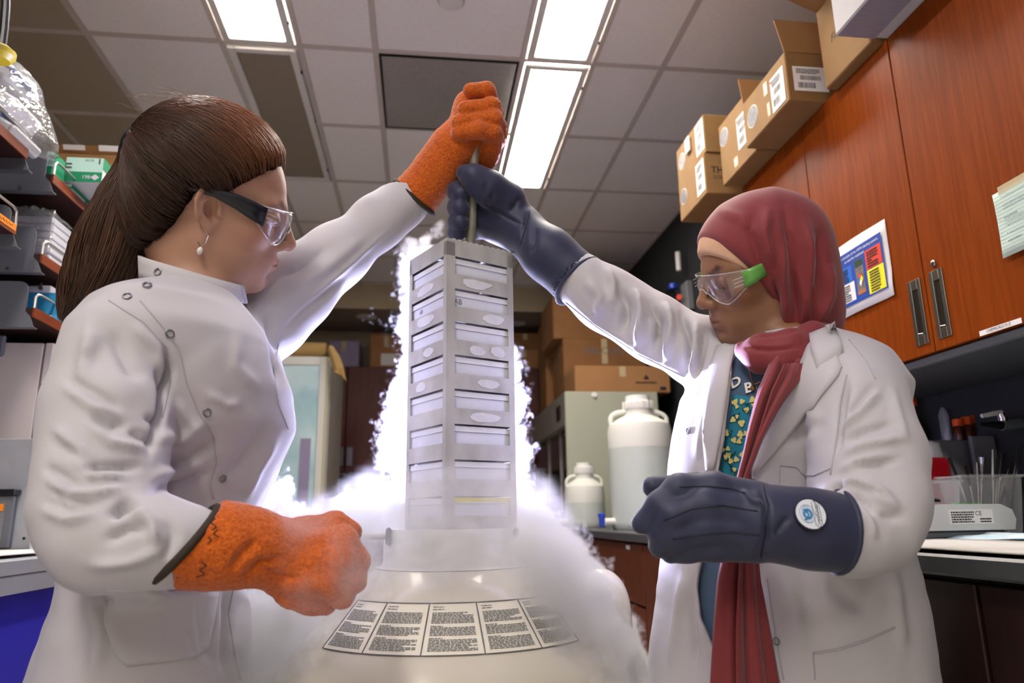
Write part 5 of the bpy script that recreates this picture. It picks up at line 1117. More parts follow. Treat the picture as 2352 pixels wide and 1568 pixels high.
# overall soft buckling, then the folds seen in the photograph
V = V+N*(.0040*wnoise(V*np.array([1, 1, .55]), 13, 8)+.0026*wnoise(V*np.array([1, 1, .5]), 24, 1)+.0010*wnoise(V, 48, 4))[:, None]
ST_L = [([(151, 869), (208, 895), (281, 942)], 11, -0.007, 0.97), ([(203, 953), (250, 979), (297, 974)], 10, -0.007, 0.97), ([(292, 989), (339, 1010), (359, 1020)], 9, -0.006, 0.97), ([(120, 1010), (146, 1031), (177, 1044)], 10, -0.006, 0.97), ([(177, 1083), (234, 1072), (333, 1072)], 10, -0.008, 0.97), ([(99, 1072), (146, 1093), (182, 1125)], 10, -0.007, 0.97), ([(109, 1125), (172, 1145), (214, 1158)], 10, -0.007, 0.97), ([(146, 885), (208, 932), (281, 953)], 10, 0.006, 0.97), ([(203, 968), (250, 1015), (333, 1031)], 11, 0.007, 0.97), ([(120, 979), (172, 1020), (208, 1052)], 10, 0.006, 0.97), ([(172, 1052), (208, 1093), (292, 1093)], 10, 0.006, 0.97), ([(104, 1093), (156, 1135), (219, 1135), (292, 1119)], 12, 0.008, 0.97), ([(359, 843), (372, 895), (370, 958)], 7, -0.008, 0.97), ([(333, 958), (359, 968), (370, 968)], 7, -0.007, 0.97), ([(198, 828), (219, 791), (224, 760)], 14, 0.005, 0.97), ([(307, 1145), (281, 1156), (260, 1177)], 7, -0.01, 0.97), ([(94, 1166), (156, 1192), (224, 1177)], 11, 0.006, 0.97), ([(89, 1145), (156, 1171), (219, 1171)], 9, -0.006, 0.97), ([(339, 1099), (396, 1083), (469, 1057)], 13, 0.006, 0.97), ([(323, 1135), (406, 1109), (484, 1083)], 12, -0.006, 0.97), ([(401, 916), (427, 958), (453, 989)], 12, 0.004),
        ([(250, 1190), (285, 1165), (320, 1158)], 10, -.014, .95), ([(300, 1165), (350, 1200), (360, 1260)], 14, .009, .95), ([(240, 1245), (300, 1210), (340, 1215)], 12, -.010, .95), ([(380, 1190), (400, 1230), (380, 1290)], 12, -.006, .95), ([(200, 1300), (300, 1290), (380, 1260)], 14, .006, .95),
        ([(375, 790), (390, 850), (375, 940), (340, 1050)], 10, -.012), ([(300, 740), (360, 800), (380, 860)], 14, .006), ([(210, 740), (200, 800), (185, 880)], 18, .006, .95), ([(250, 760), (300, 850), (340, 870)], 16, -.006, .95),
        ([(470, 900), (520, 930), (560, 925)], 12, .004), ([(350, 1000), (420, 1010), (480, 960)], 18, .006), ([(370, 1060), (430, 1060), (500, 1010)], 16, -.006), ([(545, 760), (540, 840), (600, 900)], 16, .004), ([(610, 700), (630, 800), (650, 900)], 12, -.006),
        ([(520, 1100), (560, 1050), (620, 960)], 16, -.005), ([(560, 1150), (590, 1080), (640, 1000)], 14, .005), ([(200, 1360), (230, 1450), (215, 1560)], 22, .006), ([(480, 1330), (470, 1420), (490, 1540)], 20, -.006), ([(540, 1330), (560, 1400), (555, 1540)], 14, .010), ([(520, 1340), (522, 1420), (515, 1550)], 10, -.010),
        ([(640, 770), (700, 715), (800, 630)], 10, -.004), ([(660, 680), (740, 620), (840, 540)], 16, .004), ([(640, 640), (700, 610), (760, 560)], 10, -.004), ([(700, 700), (790, 620), (900, 520)], 7, .003)]
V = strokes(V, N, ST_L); V = lap(V, F_, 1)
coatL_o = arr_obj('lab_coat', V, F_, 'coat', PL); SL_ = Surf(V, F_)
# collar band
cc = Q(445, 632, 1.05)
def collar_ring(pts_top, pts_bot, n=40):
    g = np.zeros((n+1, 4, 3))
    for i in range(n+1):
        a = i/n*2*math.pi
        for j in range(4):
            v = j/3; c = pts_bot[0]*(1-v)+pts_top[0]*v; ax = pts_bot[1]*(1-v)+pts_top[1]*v; ay = pts_bot[2]*(1-v)+pts_top[2]*v; g[i, j] = c+ax*math.cos(a)+ay*math.sin(a)
    return g
rr_ = CR; dd_ = nrm(np.cross(CR, CU))*-1
tp = Q(442, 622, 1.06); bt_ = Q(448, 668, 1.06); axt = (Q(548, 655, 1.06)-Q(336, 588, 1.06))/2; axb = (Q(540, 697, 1.06)-Q(330, 640, 1.06))/2
g = collar_ring((tp, axt, CF*.067), (bt_, axb*1.02, CF*.075))
co = obj('collar', MB().sheet(g, -.004), 'coat', coatL_o, True); 
seam(SL_, 'placket_seam', [(322, 690), (365, 740), (410, 800), (428, 880), (458, 950), (488, 1000), (495, 1060), (482, 1110), (490, 1145)], .0011, 'coat_seam', coatL_o)
seam(SL_, 'shoulder_seam', [(250, 690), (330, 740), (383, 800), (390, 880), (372, 960)], .0010, 'coat_seam', coatL_o)
seam(SL_, 'chest_seam', [(640, 790), (628, 850), (640, 930), (662, 985)], .0009, 'coat_seam', coatL_o)
patch(SL_, [(240, 1358), (238, 1430), (262, 1500), (290, 1530)], [(505, 1356), (492, 1430), (480, 1490), (452, 1510)], .003, .002, 'coat', 'pocket', coatL_o, 12, 10)
seam(SL_, 'front_edge_seam', [(540, 1330), (525, 1410), (535, 1480), (552, 1560)], .0012, 'coat_seam', coatL_o)
for (px, py) in ((292, 680), (338, 655), (389, 766), (475, 947), (511, 1098)): snap(SL_, px, py, coatL_o)
SC_ = Surf(co.data and np.array([v.co for v in co.data.vertices])+LOC[co.name], np.array([list(p.vertices) for p in co.data.polygons if len(p.vertices) == 4])); snap(SC_, 363, 625, coatL_o)
# body: head, neck and the figure under the clothes as one surface
hipL = Q(350, 1500, 1.05)
def bodyL(P_):
    p = ((P_-OL)@RL.T)/SL; d = np.full(len(P_), 9.); top_ = P_[:, 2] > OL[2]-.30
    if top_.any():
        q = p[top_]; e = s_head(q); d[top_] = e*SL
    nb = Q(455, 690, 1.06); b = s_cone(P_, OL+np.array([-.03, 0, -.055])*SL@RL, nb, .052, .055); d = smin(d, b, .03)
    b = s_loft(P_, [(z, x, y, a*.78, b_*.78, w_) for z, x, y, a, b_, w_ in LOFT_L if z > hipL[2]-.1]); d = smin(d, b, .03)
    for s in (-1, 1):
        k = np.array([hipL[0]+.0, hipL[1]+s*.085, 0]); d = smin(d, s_chain(P_, [(k+(0, 0, hipL[2]), .085), (k+(.01, 0, .47), .058), (k+(-.01, 0, .09), .042), (k+(.11, 0, .045), .035)], .03), .04)
    d = smin(d, s_chain(P_, [(p_, r*.55) for p_, r in NEAR_L], .02), .02); return smin(d, s_chain(P_, [(p_, r*.55) for p_, r in FAR_L], .02), .02)
xs = axis_pts([(-.66, OL[0]-.13, .011), (OL[0]-.13, OL[0]+.16, .0022), (OL[0]+.16, .08, .011)]); ys = axis_pts([(.66, OL[1]-.11, .011), (OL[1]-.11, OL[1]+.11, .0026), (OL[1]+.11, 1.45, .011)]); zs = axis_pts([(-.004, OL[2]-.17, .011), (OL[2]-.17, OL[2]+.16, .0022)])
V, F_ = sdf_mesh(bodyL, xs, ys, zs, smooth=1)
bo = arr_obj('body', V, F_, skinL, PL); set_color(bo, head_colors(((V-OL)@RL.T)/SL, (.44, .24, .165), (.40, .135, .115), (.12, .06, .04)))
# hair: a close cap, strands combed back to the tie, and the tail
mh = attr_mat('hair', 'Col', .38, spec=.55)
def capL(p):
    c = s_ell(p, (-.014, 0, .047), (.111, .0855, .1005)); c = smin(c, s_ell(p, (-.062, 0, -.030), (.052, .060, .062)), .03); x, z = p[:, 0], p[:, 2]; y = np.abs(p[:, 1]); c = smax(c, (.765*x-.643*z-.001)+.10*np.clip(y-.04, 0, 1), .006); return smax(c, np.minimum(x-.30*z+.029, .019-z), .006)
xs, ys, zs = grid_for((-.14, -.1, -.1), (.11, .1, .16), .004); V, F_ = sdf_mesh(capL, xs, ys, zs, smooth=3); V = V+vnormals(V, F_)*(.0015*wnoise(V*np.array([.4, 1, 1]), 130, 6))[:, None]
mat('hair_base', '#1a0e09', .9, spec=.1); 
def hplane(p): return (.765*p[:, 0]-.643*p[:, 2]-.001)+.10*np.clip(np.abs(p[:, 1])-.04, 0, 1)
def hthin(p): return .0095*np.clip(1+(hplane(p)-.004)/.028, 0, 1)**1.5
CAPV = V.copy(); HC = np.array([-.034, 0, .022]); rd_ = V-HC; rd_ /= np.linalg.norm(rd_, axis=1)[:, None]; V = V-rd_*hthin(V)[:, None]; hair = arr_obj('hair', OL+V*SL@RL, F_, 'hair_base', PL)
def strands(name, curves, r0, cols, par):
    n, k = curves.shape[:2]; t = np.gradient(curves, axis=1); t /= np.linalg.norm(t, axis=2)[..., None]+1e-12; a = np.cross(t, np.array([.3, .5, .8])); a /= np.linalg.norm(a, axis=2)[..., None]+1e-12; b = np.cross(t, a)
    rad = r0*np.clip(np.minimum(np.minimum(1., (k-1-np.arange(k))/2.5+.25), .35+np.arange(k)/2.), 0, 1)[None, :, None]; V = np.stack([curves+rad*(math.cos(q)*a+math.sin(q)*b) for q in (0, 2.094, 4.189)], 2).reshape(-1, 3)
    i = np.arange(n)[:, None, None]*k*3; j = np.arange(k-1)[None, :, None]*3; s = np.arange(3)[None, None]; s2 = (s+1) % 3; F_ = np.stack([i+j+s, i+j+s2, i+j+3+s2, i+j+3+s], -1).reshape(-1, 4)
    o = arr_obj(name, V, F_, mh, par); o['kind'] = 'stuff'; set_color(o, np.repeat(cols, k*3, 0)); return o
q = np.random.default_rng(21); TIE = np.array([-.122, 0, .060])
def cap0(p): return smin(s_ell(p, (-.014, 0, .047), (.111, .0855, .1005)), s_ell(p, (-.062, 0, -.030), (.052, .060, .062)), .03)
okv = np.where((np.abs(cap0(CAPV)) < .0045) & (np.maximum((.765*CAPV[:, 0]-.643*CAPV[:, 2]-.006)+.10*np.clip(np.abs(CAPV[:, 1])-.04, 0, 1), np.minimum(CAPV[:, 0]-.30*CAPV[:, 2]+.026, .016-CAPV[:, 2])) < .004))[0]; vi = q.choice(okv, 11500); root = CAPV[vi]+q.normal(0, .0022, (11500, 3)); n = len(root); k = 12; HC = np.array([-.034, 0, .022])
def cap0(p): return smin(s_ell(p, (-.014, 0, .047), (.111, .0855, .1005)), s_ell(p, (-.062, 0, -.030), (.052, .060, .062)), .03)
s = np.linspace(0, 1, k)[None, :, None]; dr = root-HC; dr /= np.linalg.norm(dr, axis=1)[:, None]; dt = nrm(TIE-HC); dd = dr[:, None]*(1-s)+dt*s; dd = dd+np.array([0, 0, .10])*np.sin(np.pi*s)*(root[:, None, 2:3] > .02)+q.normal(0, .020, (n, 1, 3))*np.sin(np.pi*s); dd /= np.linalg.norm(dd, axis=2)[..., None]
dv = dd.reshape(-1, 3); tr_ = np.full(len(dv), .22)
for _ in range(14): tr_ = tr_-np.clip(cap0(HC+dv*tr_[:, None]), -.02, .2)*.95
lf = (.0012+.0045*q.random((n, 1))*np.sin(np.pi*s[..., 0])+.0015*q.random((n, 1))).reshape(-1); pp_ = HC+dv*(tr_+lf)[:, None]; cur = (pp_-dv*hthin(pp_)[:, None]).reshape(n, k, 3)+q.normal(0, .00022, (n, k, 3)); e0 = np.array([-.014, 0, .047]); er = np.array([.111, .0855, .1005])
cur[:, -1] = TIE+q.normal(0, .005, (n, 3))+np.array([.004, 0, 0]); cur[:, -2] = cur[:, -2]*.6+cur[:, -1]*.4
front_highlight = np.clip((root[:, 0]-.01)/.07, 0, 1)[:, None]; base = np.array((.050, .022, .012))*(1-front_highlight)+np.array((.26, .085, .026))*front_highlight; cols = base*(.6+.9*q.random((n, 1)))  # warm highlight over the front hair painted into the strand colour
strands('combed_hair', OL+cur*SL@RL, .00046, cols, hair)
# tail
path = np.array([OL+TIE*SL@RL, Q(318, 385, 1.07), Q(290, 460, 1.06), Q(262, 540, 1.05), Q(236, 620, 1.05), Q(208, 690, 1.06), Q(178, 750, 1.07)])
n = 7500; k = 13; tt = np.linspace(0, 1, k); pp = np.stack([np.interp(tt*6, np.arange(7), path[:, i]) for i in range(3)], -1); wid = np.interp(tt, [0, .12, .35, .6, .85, 1], [.016, .03, .048, .052, .045, .030])
th_, rd = q.random((n, 1))*6.283, np.sqrt(q.random((n, 1))); A_ = nrm(np.cross(path[-1]-path[0], CF)); B_ = CF
off = (np.cos(th_)*rd)[..., None]*A_+(np.sin(th_)*rd)[..., None]*B_*.75; ln = .80+.22*q.random((n, 1))
cur = np.zeros((n, k, 3))
for i in range(k):
    ti = np.clip(tt[i]*ln, 0, 1); base_ = np.stack([np.interp(ti[:, 0]*6, np.arange(7), path[:, c]) for c in range(3)], -1); w_ = np.interp(ti[:, 0], [0, .12, .35, .6, .85, 1], [.013, .027, .045, .052, .045, .030])[:, None]
    cur[:, i] = base_+off[:, 0]*w_+.006*np.sin(tt[i]*9+th_*3)*A_*tt[i]+q.normal(0, .0004, (n, 3))
cols = np.array((.055, .026, .015))*(.5+1.0*q.random((n, 1))); cols = np.where(q.random((n, 1)) < .18, cols*2.0, cols)
strands('ponytail', cur, .00055, cols, hair)
# the pulled-back hair between ear and tail
obj('hair_tie', MB().tube(ring_at(path[0], path[1]-path[0]+(path[0]-OL)*1.2, .017), .006, 8, closed=True), 'black_pl', hair, True)
# stray hairs
n = 40; root = e0+np.stack([q.uniform(-.6, .8, n), q.normal(0, .4, n), np.ones(n)], -1)*0; dirs = np.stack([q.uniform(-.9, .9, n), q.normal(0, .5, n), q.uniform(.5, 1, n)], -1); dirs /= np.linalg.norm(dirs, axis=1)[:, None]; root = e0+dirs*er
fl_ = np.stack([root+dirs*er*0+np.stack([-.045*t_*np.ones(n), q.normal(0, .004, n), .012*t_*q.random(n)-.015*t_*t_], -1)+dirs*.010*t_ for t_ in np.linspace(0, 1, 6)], 1); strands('stray_hair', OL+fl_*SL@RL, .00025, np.tile((.2, .09, .04), (n, 1)), hair)
glasses(PL, OL, RL, SL, 'temple_navy')
# earring
def TL(q_): return OL+(np.asarray(q_, float)*SL)@RL
er_ = obj('earring', MB().tube([TL((.002, -.074, -.029)), TL((.006, -.0755, -.034)), TL((.005, -.076, -.044)), TL((.001, -.0755, -.052)), TL((-.004, -.0745, -.046))], .0006, 6), 'silver', PL)
obj('pearl_drop', MB().lathe([(.0005, .0), (.0035, -.003), (.0042, -.007), (.003, -.0105), (.0005, -.012)], TL((.001, -.076, -.051)), RL[2], 14), 'pearl', er_, True)
# gloves ---------------------------------------------------------------------------------
def glove(name, f, lo, hi, h, m, par, bumpy=None, sm=1, st=None):
    V, F_ = sdf_mesh(f, *grid_for(lo, hi, h), smooth=sm); N = vnormals(V, F_)
    if st: V = strokes(V, N, st); 
    if bumpy: V = V+N*(bumpy*wnoise(V, 420, 2))[:, None]
    return arr_obj(name, V, F_, m, par), Surf(V, F_)
D0 = DROD
armO = ch((1075, 300, D0+.018, .040), (1040, 345, D0+.015, .042), (1008, 388, D0+.02, .041), (955, 450, 1.365, .0455))
FO = [ch((1128, 232, D0+.012, .0150), (1118, 208, D0-.012, .0150), (1080, 208, D0-.022, .0135)),
      ch((1140, 262, D0+.012, .0155), (1130, 244, D0-.020, .0155), (1068, 250, D0-.030, .0145)),
      ch((1146, 290, D0+.010, .0158), (1134, 272, D0-.024, .0160), (1054, 282, D0-.032, .0150)),
      ch((1140, 322, D0+.012, .0160), (1132, 304, D0-.022, .0160), (1098, 298, D0-.034, .0155), (1054, 306, D0-.032, .0150))]
palmO = ch((1130, 262, D0+.03, .022), (1132, 310, D0+.03, .024), (1112, 352, D0+.032, .026), (1060, 360, D0+.03, .03))
def gloveO(P_):
    d = s_chain(P_, armO, .02); d = smin(d, s_chain(P_, palmO, .015), .015); d = smin(d, s_ell(P_, Q(1088, 255, D0+.02), (.04, .03, .045)), .015)
    for f in FO: d = smin(d, s_chain(P_, f, .008), .0035)
    d = smin(d, s_chain(P_, ch((1118, 372, D0+.026, .015), (1128, 340, D0+.006, .016), (1126, 318, D0-.010, .015)), .01), .006)
    return smax(d, -s_chain(P_, [(Q(915, 495, 1.37), .043), (Q(960, 446, 1.365), .039)], .01), .003)
cut = nrm(Q(1008, 388, 1.36)-Q(955, 450, 1.365)); c0 = Q(952, 452, 1.366)
go, sgo = glove('terry_glove', lambda P_: smax(gloveO(P_), -((P_-c0)@cut), .002), Q(1030, 350, 1.36)-.15, Q(1030, 350, 1.36)+.16, .0024, 'orange_terry', PL, .0007)
go['label'] = 'raised orange terry cloth glove gripping the rod'
cuff_ring(ring_at(c0-cut*.001, cut, .0462), .0045, 'binding', 'cuff_binding', go)
armO2 = ch((425, 1248, .80, .0500), (520, 1252, .815, .044), (585, 1256, .83, .0375), (650, 1275, .85, .040))
FO2 = [ch((700, 1222, .865, .019), (770, 1208, .875, .0165), (806, 1222, .88, .0135)), ch((700, 1252, .85, .019), (785, 1245, .855, .0180), (820, 1288, .86, .0165)), ch((690, 1292, .835, .019), (778, 1285, .84, .0185), (812, 1330, .85, .0165)), ch((680, 1330, .83, .019), (752, 1330, .835, .0185), (785, 1368, .845, .0155)), ch((670, 1360, .845, .019), (715, 1375, .85, .017), (748, 1385, .86, .014))]
def gloveO2(P_):
    d = s_chain(P_, armO2, .02); d = smin(d, s_ell(P_, Q(690, 1292, .865), (.042, .036, .048)), .02)
    for f in FO2: d = smin(d, s_chain(P_, f, .008), .005)
    return smax(d, -s_chain(P_, [(Q(380, 1248, .795), .053), (Q(470, 1251, .805), .041)], .01), .003)
cut2 = nrm(Q(585, 1250, .825)-Q(425, 1248, .80)+CU*-.06); c2 = Q(424, 1248, .80)
go2, sgo2 = glove('terry_glove', lambda P_: smax(gloveO2(P_), -((P_-c2)@cut2), .002), Q(600, 1270, .84)-np.array([.2, .12, .14]), Q(600, 1270, .84)+np.array([.17, .12, .14]), .0024, 'orange_terry', PL, .0007, st=[([(560, 1330), (600, 1290), (660, 1280)], 12, -.005), ([(520, 1320), (560, 1270), (600, 1230)], 14, -.004), ([(600, 1300), (640, 1320), (700, 1330)], 8, -.003)])
go2['label'] = 'lowered orange terry cloth glove in the fog'
cuff_ring(ring_at(c2, cut2, .0495), .0048, 'binding', 'cuff_binding', go2)
for pts in ([(488, 1182), (494, 1192), (484, 1200), (497, 1210), (486, 1218)], [(478, 1232), (486, 1240), (476, 1248)], [(462, 1290), (474, 1298), (458, 1308), (470, 1318), (452, 1324)], [(500, 1215), (490, 1226), (502, 1232)]): seam(sgo2, 'marker_scribble', pts, .0005, 'binding', go2, off=.0006)
# trousers and shoes, below the picture
kk = [np.array([hipL[0], hipL[1]+s*.085, 0]) for s in (-1, 1)]
for k_ in kk:
    obj('trouser_leg', MB().tube([k_+(0, 0, .80), k_+(.005, 0, .5), k_+(-.01, 0, .07)], [.075, .072, .062], 20), 'trousers', PL, True)
    obj('shoe', MB().tube([k_+(-.05, 0, .045), k_+(.02, 0, .05), k_+(.11, 0, .042), k_+(.17, 0, .036)], [.040, .046, .043, .03], 14), 'shoe', PL, True)
# ================================================================== woman in the hijab and open coat (right)
PR = thing('person', 'woman in a dark red hijab, open white lab coat and navy blue gloves', 'person', (.50, 1.03, 0))
SR = .93; OR_ = Q(1745, 632, 1.15); RR = head_axes(1745, 632, -1, 30, 16)
def TR(q_): return OR_+(np.asarray(q_, float)*SR)@RR
YAWR = math.radians(-38)
def stR(py, px, a, b, D=1.12): c = Q(px, py, D); return (c[2], c[0], c[1], a, b, YAWR)
LOFT_R = [stR(772, 1815, .062, .060), stR(800, 1820, .098, .080), stR(840, 1822, .140, .098), stR(900, 1815, .172, .116), stR(1000, 1795, .172, .128), stR(1100, 1782, .170, .128), stR(1250, 1788, .182, .132), stR(1400, 1798, .200, .145), stR(1568, 1800, .215, .160), stR(1750, 1800, .225, .17), stR(1950, 1800, .235, .18)]
FARR = ch((1700, 868, 1.18, .056), (1625, 815, 1.21, .055), (1500, 748, 1.26, .053), (1420, 700, 1.28, .049), (1378, 676, 1.283, .044), (1345, 656, 1.285, .038), (1310, 634, 1.288, .034), (1280, 615, 1.29, .030))
NEARR = ch((1885, 858, 1.09, .052), (1930, 885, 1.03, .058), (1960, 930, .99, .060), (1988, 1040, .945, .064), (1992, 1150, .91, .062), (1978, 1208, .888, .053), (1952, 1222, .874, .041), (1926, 1222, .866, .034), (1870, 1216, .862, .033))
OPEN_UP = [(1700, 770), (1683, 830), (1672, 900), (1664, 1000), (1650, 1110), (1640, 1200), (1612, 1290), (1600, 1350), (1610, 1420), (1640, 1480), (1655, 1600), (1800, 1600), (1770, 1450), (1752, 1350), (1745, 1290), (1725, 1200), (1706, 1090), (1730, 1000), (1775, 920), (1805, 860), (1850, 790), (1850, 760)]
def torsoR(P_): return s_loft(P_, LOFT_R)
def coatR(P_):
    d0 = torsoR(P_); d = smin(d0, s_chain(P_, FARR, .03), .035); inner = d0+.020
    pj = proj(P_); cutp = poly_sd(pj[:, 0], pj[:, 1], OPEN_UP)*pj[:, 2]/F
    d = smax(d, -np.maximum(cutp, np.maximum(-d0-.030, pj[:, 2]-1.12)), .004)
    kz = .012+.030*np.clip((P_[:, 2]-SHR+.07)/.06, 0, 1); return smin(d, s_chain(P_, NEARR, .03), kz)
SHR = NEARR[1][0][2]
lo, hi = np.array([.04, .62, .50]), np.array([.86, 1.46, 1.46])
V, F_ = sdf_mesh(coatR, *grid_for(lo, hi, .0043), smooth=4); N = vnormals(V, F_)
V = V+N*(.0040*wnoise(V*np.array([1, 1, .55]), 13, 18)+.0026*wnoise(V*np.array([1, 1, .5]), 24, 11)+.0010*wnoise(V, 48, 14))[:, None]
ST_R = [([(1345, 640), (1380, 680), (1370, 730)], 14, 0.0108), ([(1420, 640), (1440, 700), (1430, 770)], 12, -0.0162), ([(1455, 660), (1475, 720), (1465, 800)], 12, 0.0162), ([(1490, 680), (1515, 740), (1500, 815)], 10, -0.0180), ([(1525, 690), (1545, 760), (1530, 830)], 11, 0.0162), ([(1565, 705), (1580, 780), (1575, 860)], 9, -0.0162), ([(1600, 735), (1600, 800), (1590, 870)], 9, 0.0126), ([(1625, 750), (1610, 820), (1595, 870)], 7, -0.0126), ([(1390, 610), (1410, 655), (1400, 720)], 10, 0.0090),
        ([(1300, 680), (1370, 740), (1480, 810), (1570, 860)], 8, .004),
        ([(1950, 870), (1932, 950), (1922, 1050)], 8, -.009), ([(1927, 985), (1972, 953), (2022, 895)], 9, .008), ([(1935, 960), (1975, 920), (2010, 880)], 8, -.006), ([(1931, 1043), (1985, 1022), (2083, 1002)], 10, .007), ([(1935, 1015), (1990, 990), (2060, 970)], 9, -.007), ([(1923, 1080), (1985, 1055), (2046, 1043)], 9, .006), ([(1940, 1068), (2010, 1068), (2080, 1050)], 8, -.007), ([(1919, 1117), (1964, 1105), (2020, 1125), (2063, 1158)], 9, .009), ([(1905, 1121), (1938, 1112)], 6, -.013), ([(1956, 1129), (1985, 1154), (2005, 1185)], 7, -.011), ([(1997, 1133), (2030, 1154), (2070, 1166)], 8, .007), ([(1970, 1150), (2000, 1205), (2010, 1240)], 8, .007), ([(2020, 1180), (2050, 1190), (2075, 1180)], 8, -.006), ([(1945, 1180), (1965, 1230), (1968, 1270)], 7, -.006), ([(2045, 880), (2065, 960), (2080, 1020)], 12, .004),
        ([(1850, 900), (1870, 960), (1860, 1040)], 16, .005), ([(1800, 1020), (1850, 1000), (1900, 960)], 16, -.004), ([(1800, 1320), (1830, 1400), (1840, 1500)], 22, .006), ([(1900, 1330), (1950, 1380), (2000, 1400)], 22, -.006), ([(2050, 1300), (2060, 1400), (2075, 1500)], 18, .006), ([(1570, 1310), (1560, 1400), (1540, 1540)], 12, .008), ([(1590, 1320), (1590, 1420), (1600, 1540)], 9, -.008), ([(1640, 860), (1620, 960), (1600, 1060)], 14, .005), ([(1860, 1180), (1840, 1260), (1850, 1330)], 18, -.005)]
V = strokes(V, N, ST_R); V = lap(V, F_, 1)
coatR_o = arr_obj('lab_coat', V, F_, 'coat', PR); SR_ = Surf(V, F_)
patch(SR_, [(1862, 752), (1850, 800), (1820, 870), (1790, 940), (1755, 1010), (1722, 1075)], [(1900, 745), (1915, 800), (1935, 845), (1885, 905), (1830, 980), (1735, 1090)], .006, .0035, 'coat', 'lapel', coatR_o, 18, 8, lambda u, v: .006*math.sin(math.pi*min(1, v*1.2))*(1-.6*u), (.93, 1.10))
patch(SR_, [(1858, 765), (1862, 800), (1872, 835), (1880, 868)], [(1915, 742), (1930, 775), (1938, 810), (1942, 842)], .014, .0035, 'coat', 'collar', coatR_o, 10, 6, lambda u, v: .004*math.sin(math.pi*v), (.99, 1.09))
patch(SR_, [(1690, 782), (1675, 850), (1668, 920), (1655, 1000), (1640, 1080)], [(1645, 792), (1625, 850), (1615, 920), (1612, 1000), (1620, 1080)], .005, .003, 'coat', 'lapel', coatR_o, 14, 6, lambda u, v: .004*math.sin(math.pi*v))
seam(SR_, 'pocket_hem', [(1792, 1068), (1830, 1072), (1845, 1090), (1870, 1092), (1908, 1075)], .0013, 'coat_seam', coatR_o)
seam(SR_, 'pocket_edge', [(1792, 1068), (1790, 1130)], .0009, 'coat_seam', coatR_o); seam(SR_, 'pocket_hem', [(1868, 1500), (1920, 1492), (1990, 1470), (2056, 1440)], .0016, 'coat_seam', coatR_o); seam(SR_, 'pocket_edge', [(1868, 1500), (1872, 1560)], .0010, 'coat_seam', coatR_o)
seam(SR_, 'armhole_seam', [(1945, 860), (1930, 920), (1922, 1000), (1908, 1090)], .0011, 'coat_seam', coatR_o); seam(SR_, 'sleeve_seam', [(1300, 695), (1370, 750), (1470, 815), (1570, 865)], .0010, 'coat_seam', coatR_o); seam(SR_, 'shoulder_seam', [(1950, 780), (1990, 830), (2010, 870)], .0010, 'coat_seam', coatR_o)
seam(SR_, 'front_edge_seam', [(1762, 1330), (1775, 1420), (1800, 1560)], .0011, 'coat_seam', coatR_o)
for (px, py) in ((1582, 989), (1731, 1106), (1746, 1284), (1784, 1472)): snap(SR_, px, py, coatR_o)
# sweater with a generic blossom-coloured print
def sweat(P_): return torsoR(P_)+.016
V, F_ = sdf_mesh(sweat, *grid_for(np.array([.28, .86, .50]), np.array([.72, 1.34, 1.36]), .008), smooth=2)
mp_ = attr_mat('sweater_print', 'Col', .85, bump=.2, bscale=600); sw = arr_obj('sweater', V, F_, mp_, PR); pj = proj(V); c = np.tile((.075, .125, .21), (len(V), 1)); set_color(sw, c); SW = Surf(V, F_)
# print block: teal with scattered pale yellow spots and dark flecks
mat('print_teal', '#1f7f9a', .8, var=.25, vscale=40); mat('print_yellow', '#cfc37a', .85); mat('print_dark', '#1d3a35', .85)
patch(SW, [(1684, 905), (1672, 980), (1658, 1060), (1648, 1150)], [(1745, 915), (1725, 1000), (1712, 1080), (1705, 1150)], .0015, .0006, 'print_teal', 'print_block', sw, 16, 6)
q = np.random.default_rng(31)
for k in range(26):
    v = q.random(); u = q.random(); px = (1682-34*v)+u*(58-6*v); py = 915+190*v; c_, n_ = SW.hit(px, py, .0028); r = .0035*(.6+.8*q.random()); x = nrm(np.cross(n_, Z1)); y = np.cross(n_, x); pts = [c_+r*(1+.22*math.sin(3*t_+k)+.16*math.sin(7*t_+2*k))*(math.cos(t_)*x+math.sin(t_)*y) for t_ in np.arange(14)/14*6.283]; obj('print_spot', MB().prism(pts, n_*.0003), 'print_yellow', sw)
for k in range(9):
    v = q.random(); px = 1678-28*v+q.random()*40; py = 920+185*v; pts = [SW.hit(px+i*q.uniform(1, 4), py+q.uniform(-6, 6)+i*q.uniform(-2, 5), .0026)[0] for i in range(6)]; obj('print_twig', MB().tube(pts, .0007, 5), 'print_dark', sw)
for ch_, px, py, sz in (('D', 1692, 880, .024), ('B', 1721, 892, .022), ('G', 1652, 1272, .02)):
    c_, n_ = SW.hit(px, py, .0025); r_ = nrm(CR-n_*(CR@n_)); obj('lettering', text_mb(ch_, sz, c_, r_, np.cross(n_, r_), bold=.03), 'paper', sw)
pts = [SW.hit(x, y, .003)[0] for x, y in ((1719, 832), (1724, 855), (1731, 880), (1738, 884), (1748, 878))]; nk = obj('necklace', MB().tube(pts, .0009, 5), 'gold', PR); c_, n_ = SW.hit(1732, 893, .004); obj('pendant', MB().lathe([(.004, 0), (.004, .0015), (.0025, .003), (.001, .003)], c_, n_, 14), 'gold', nk)
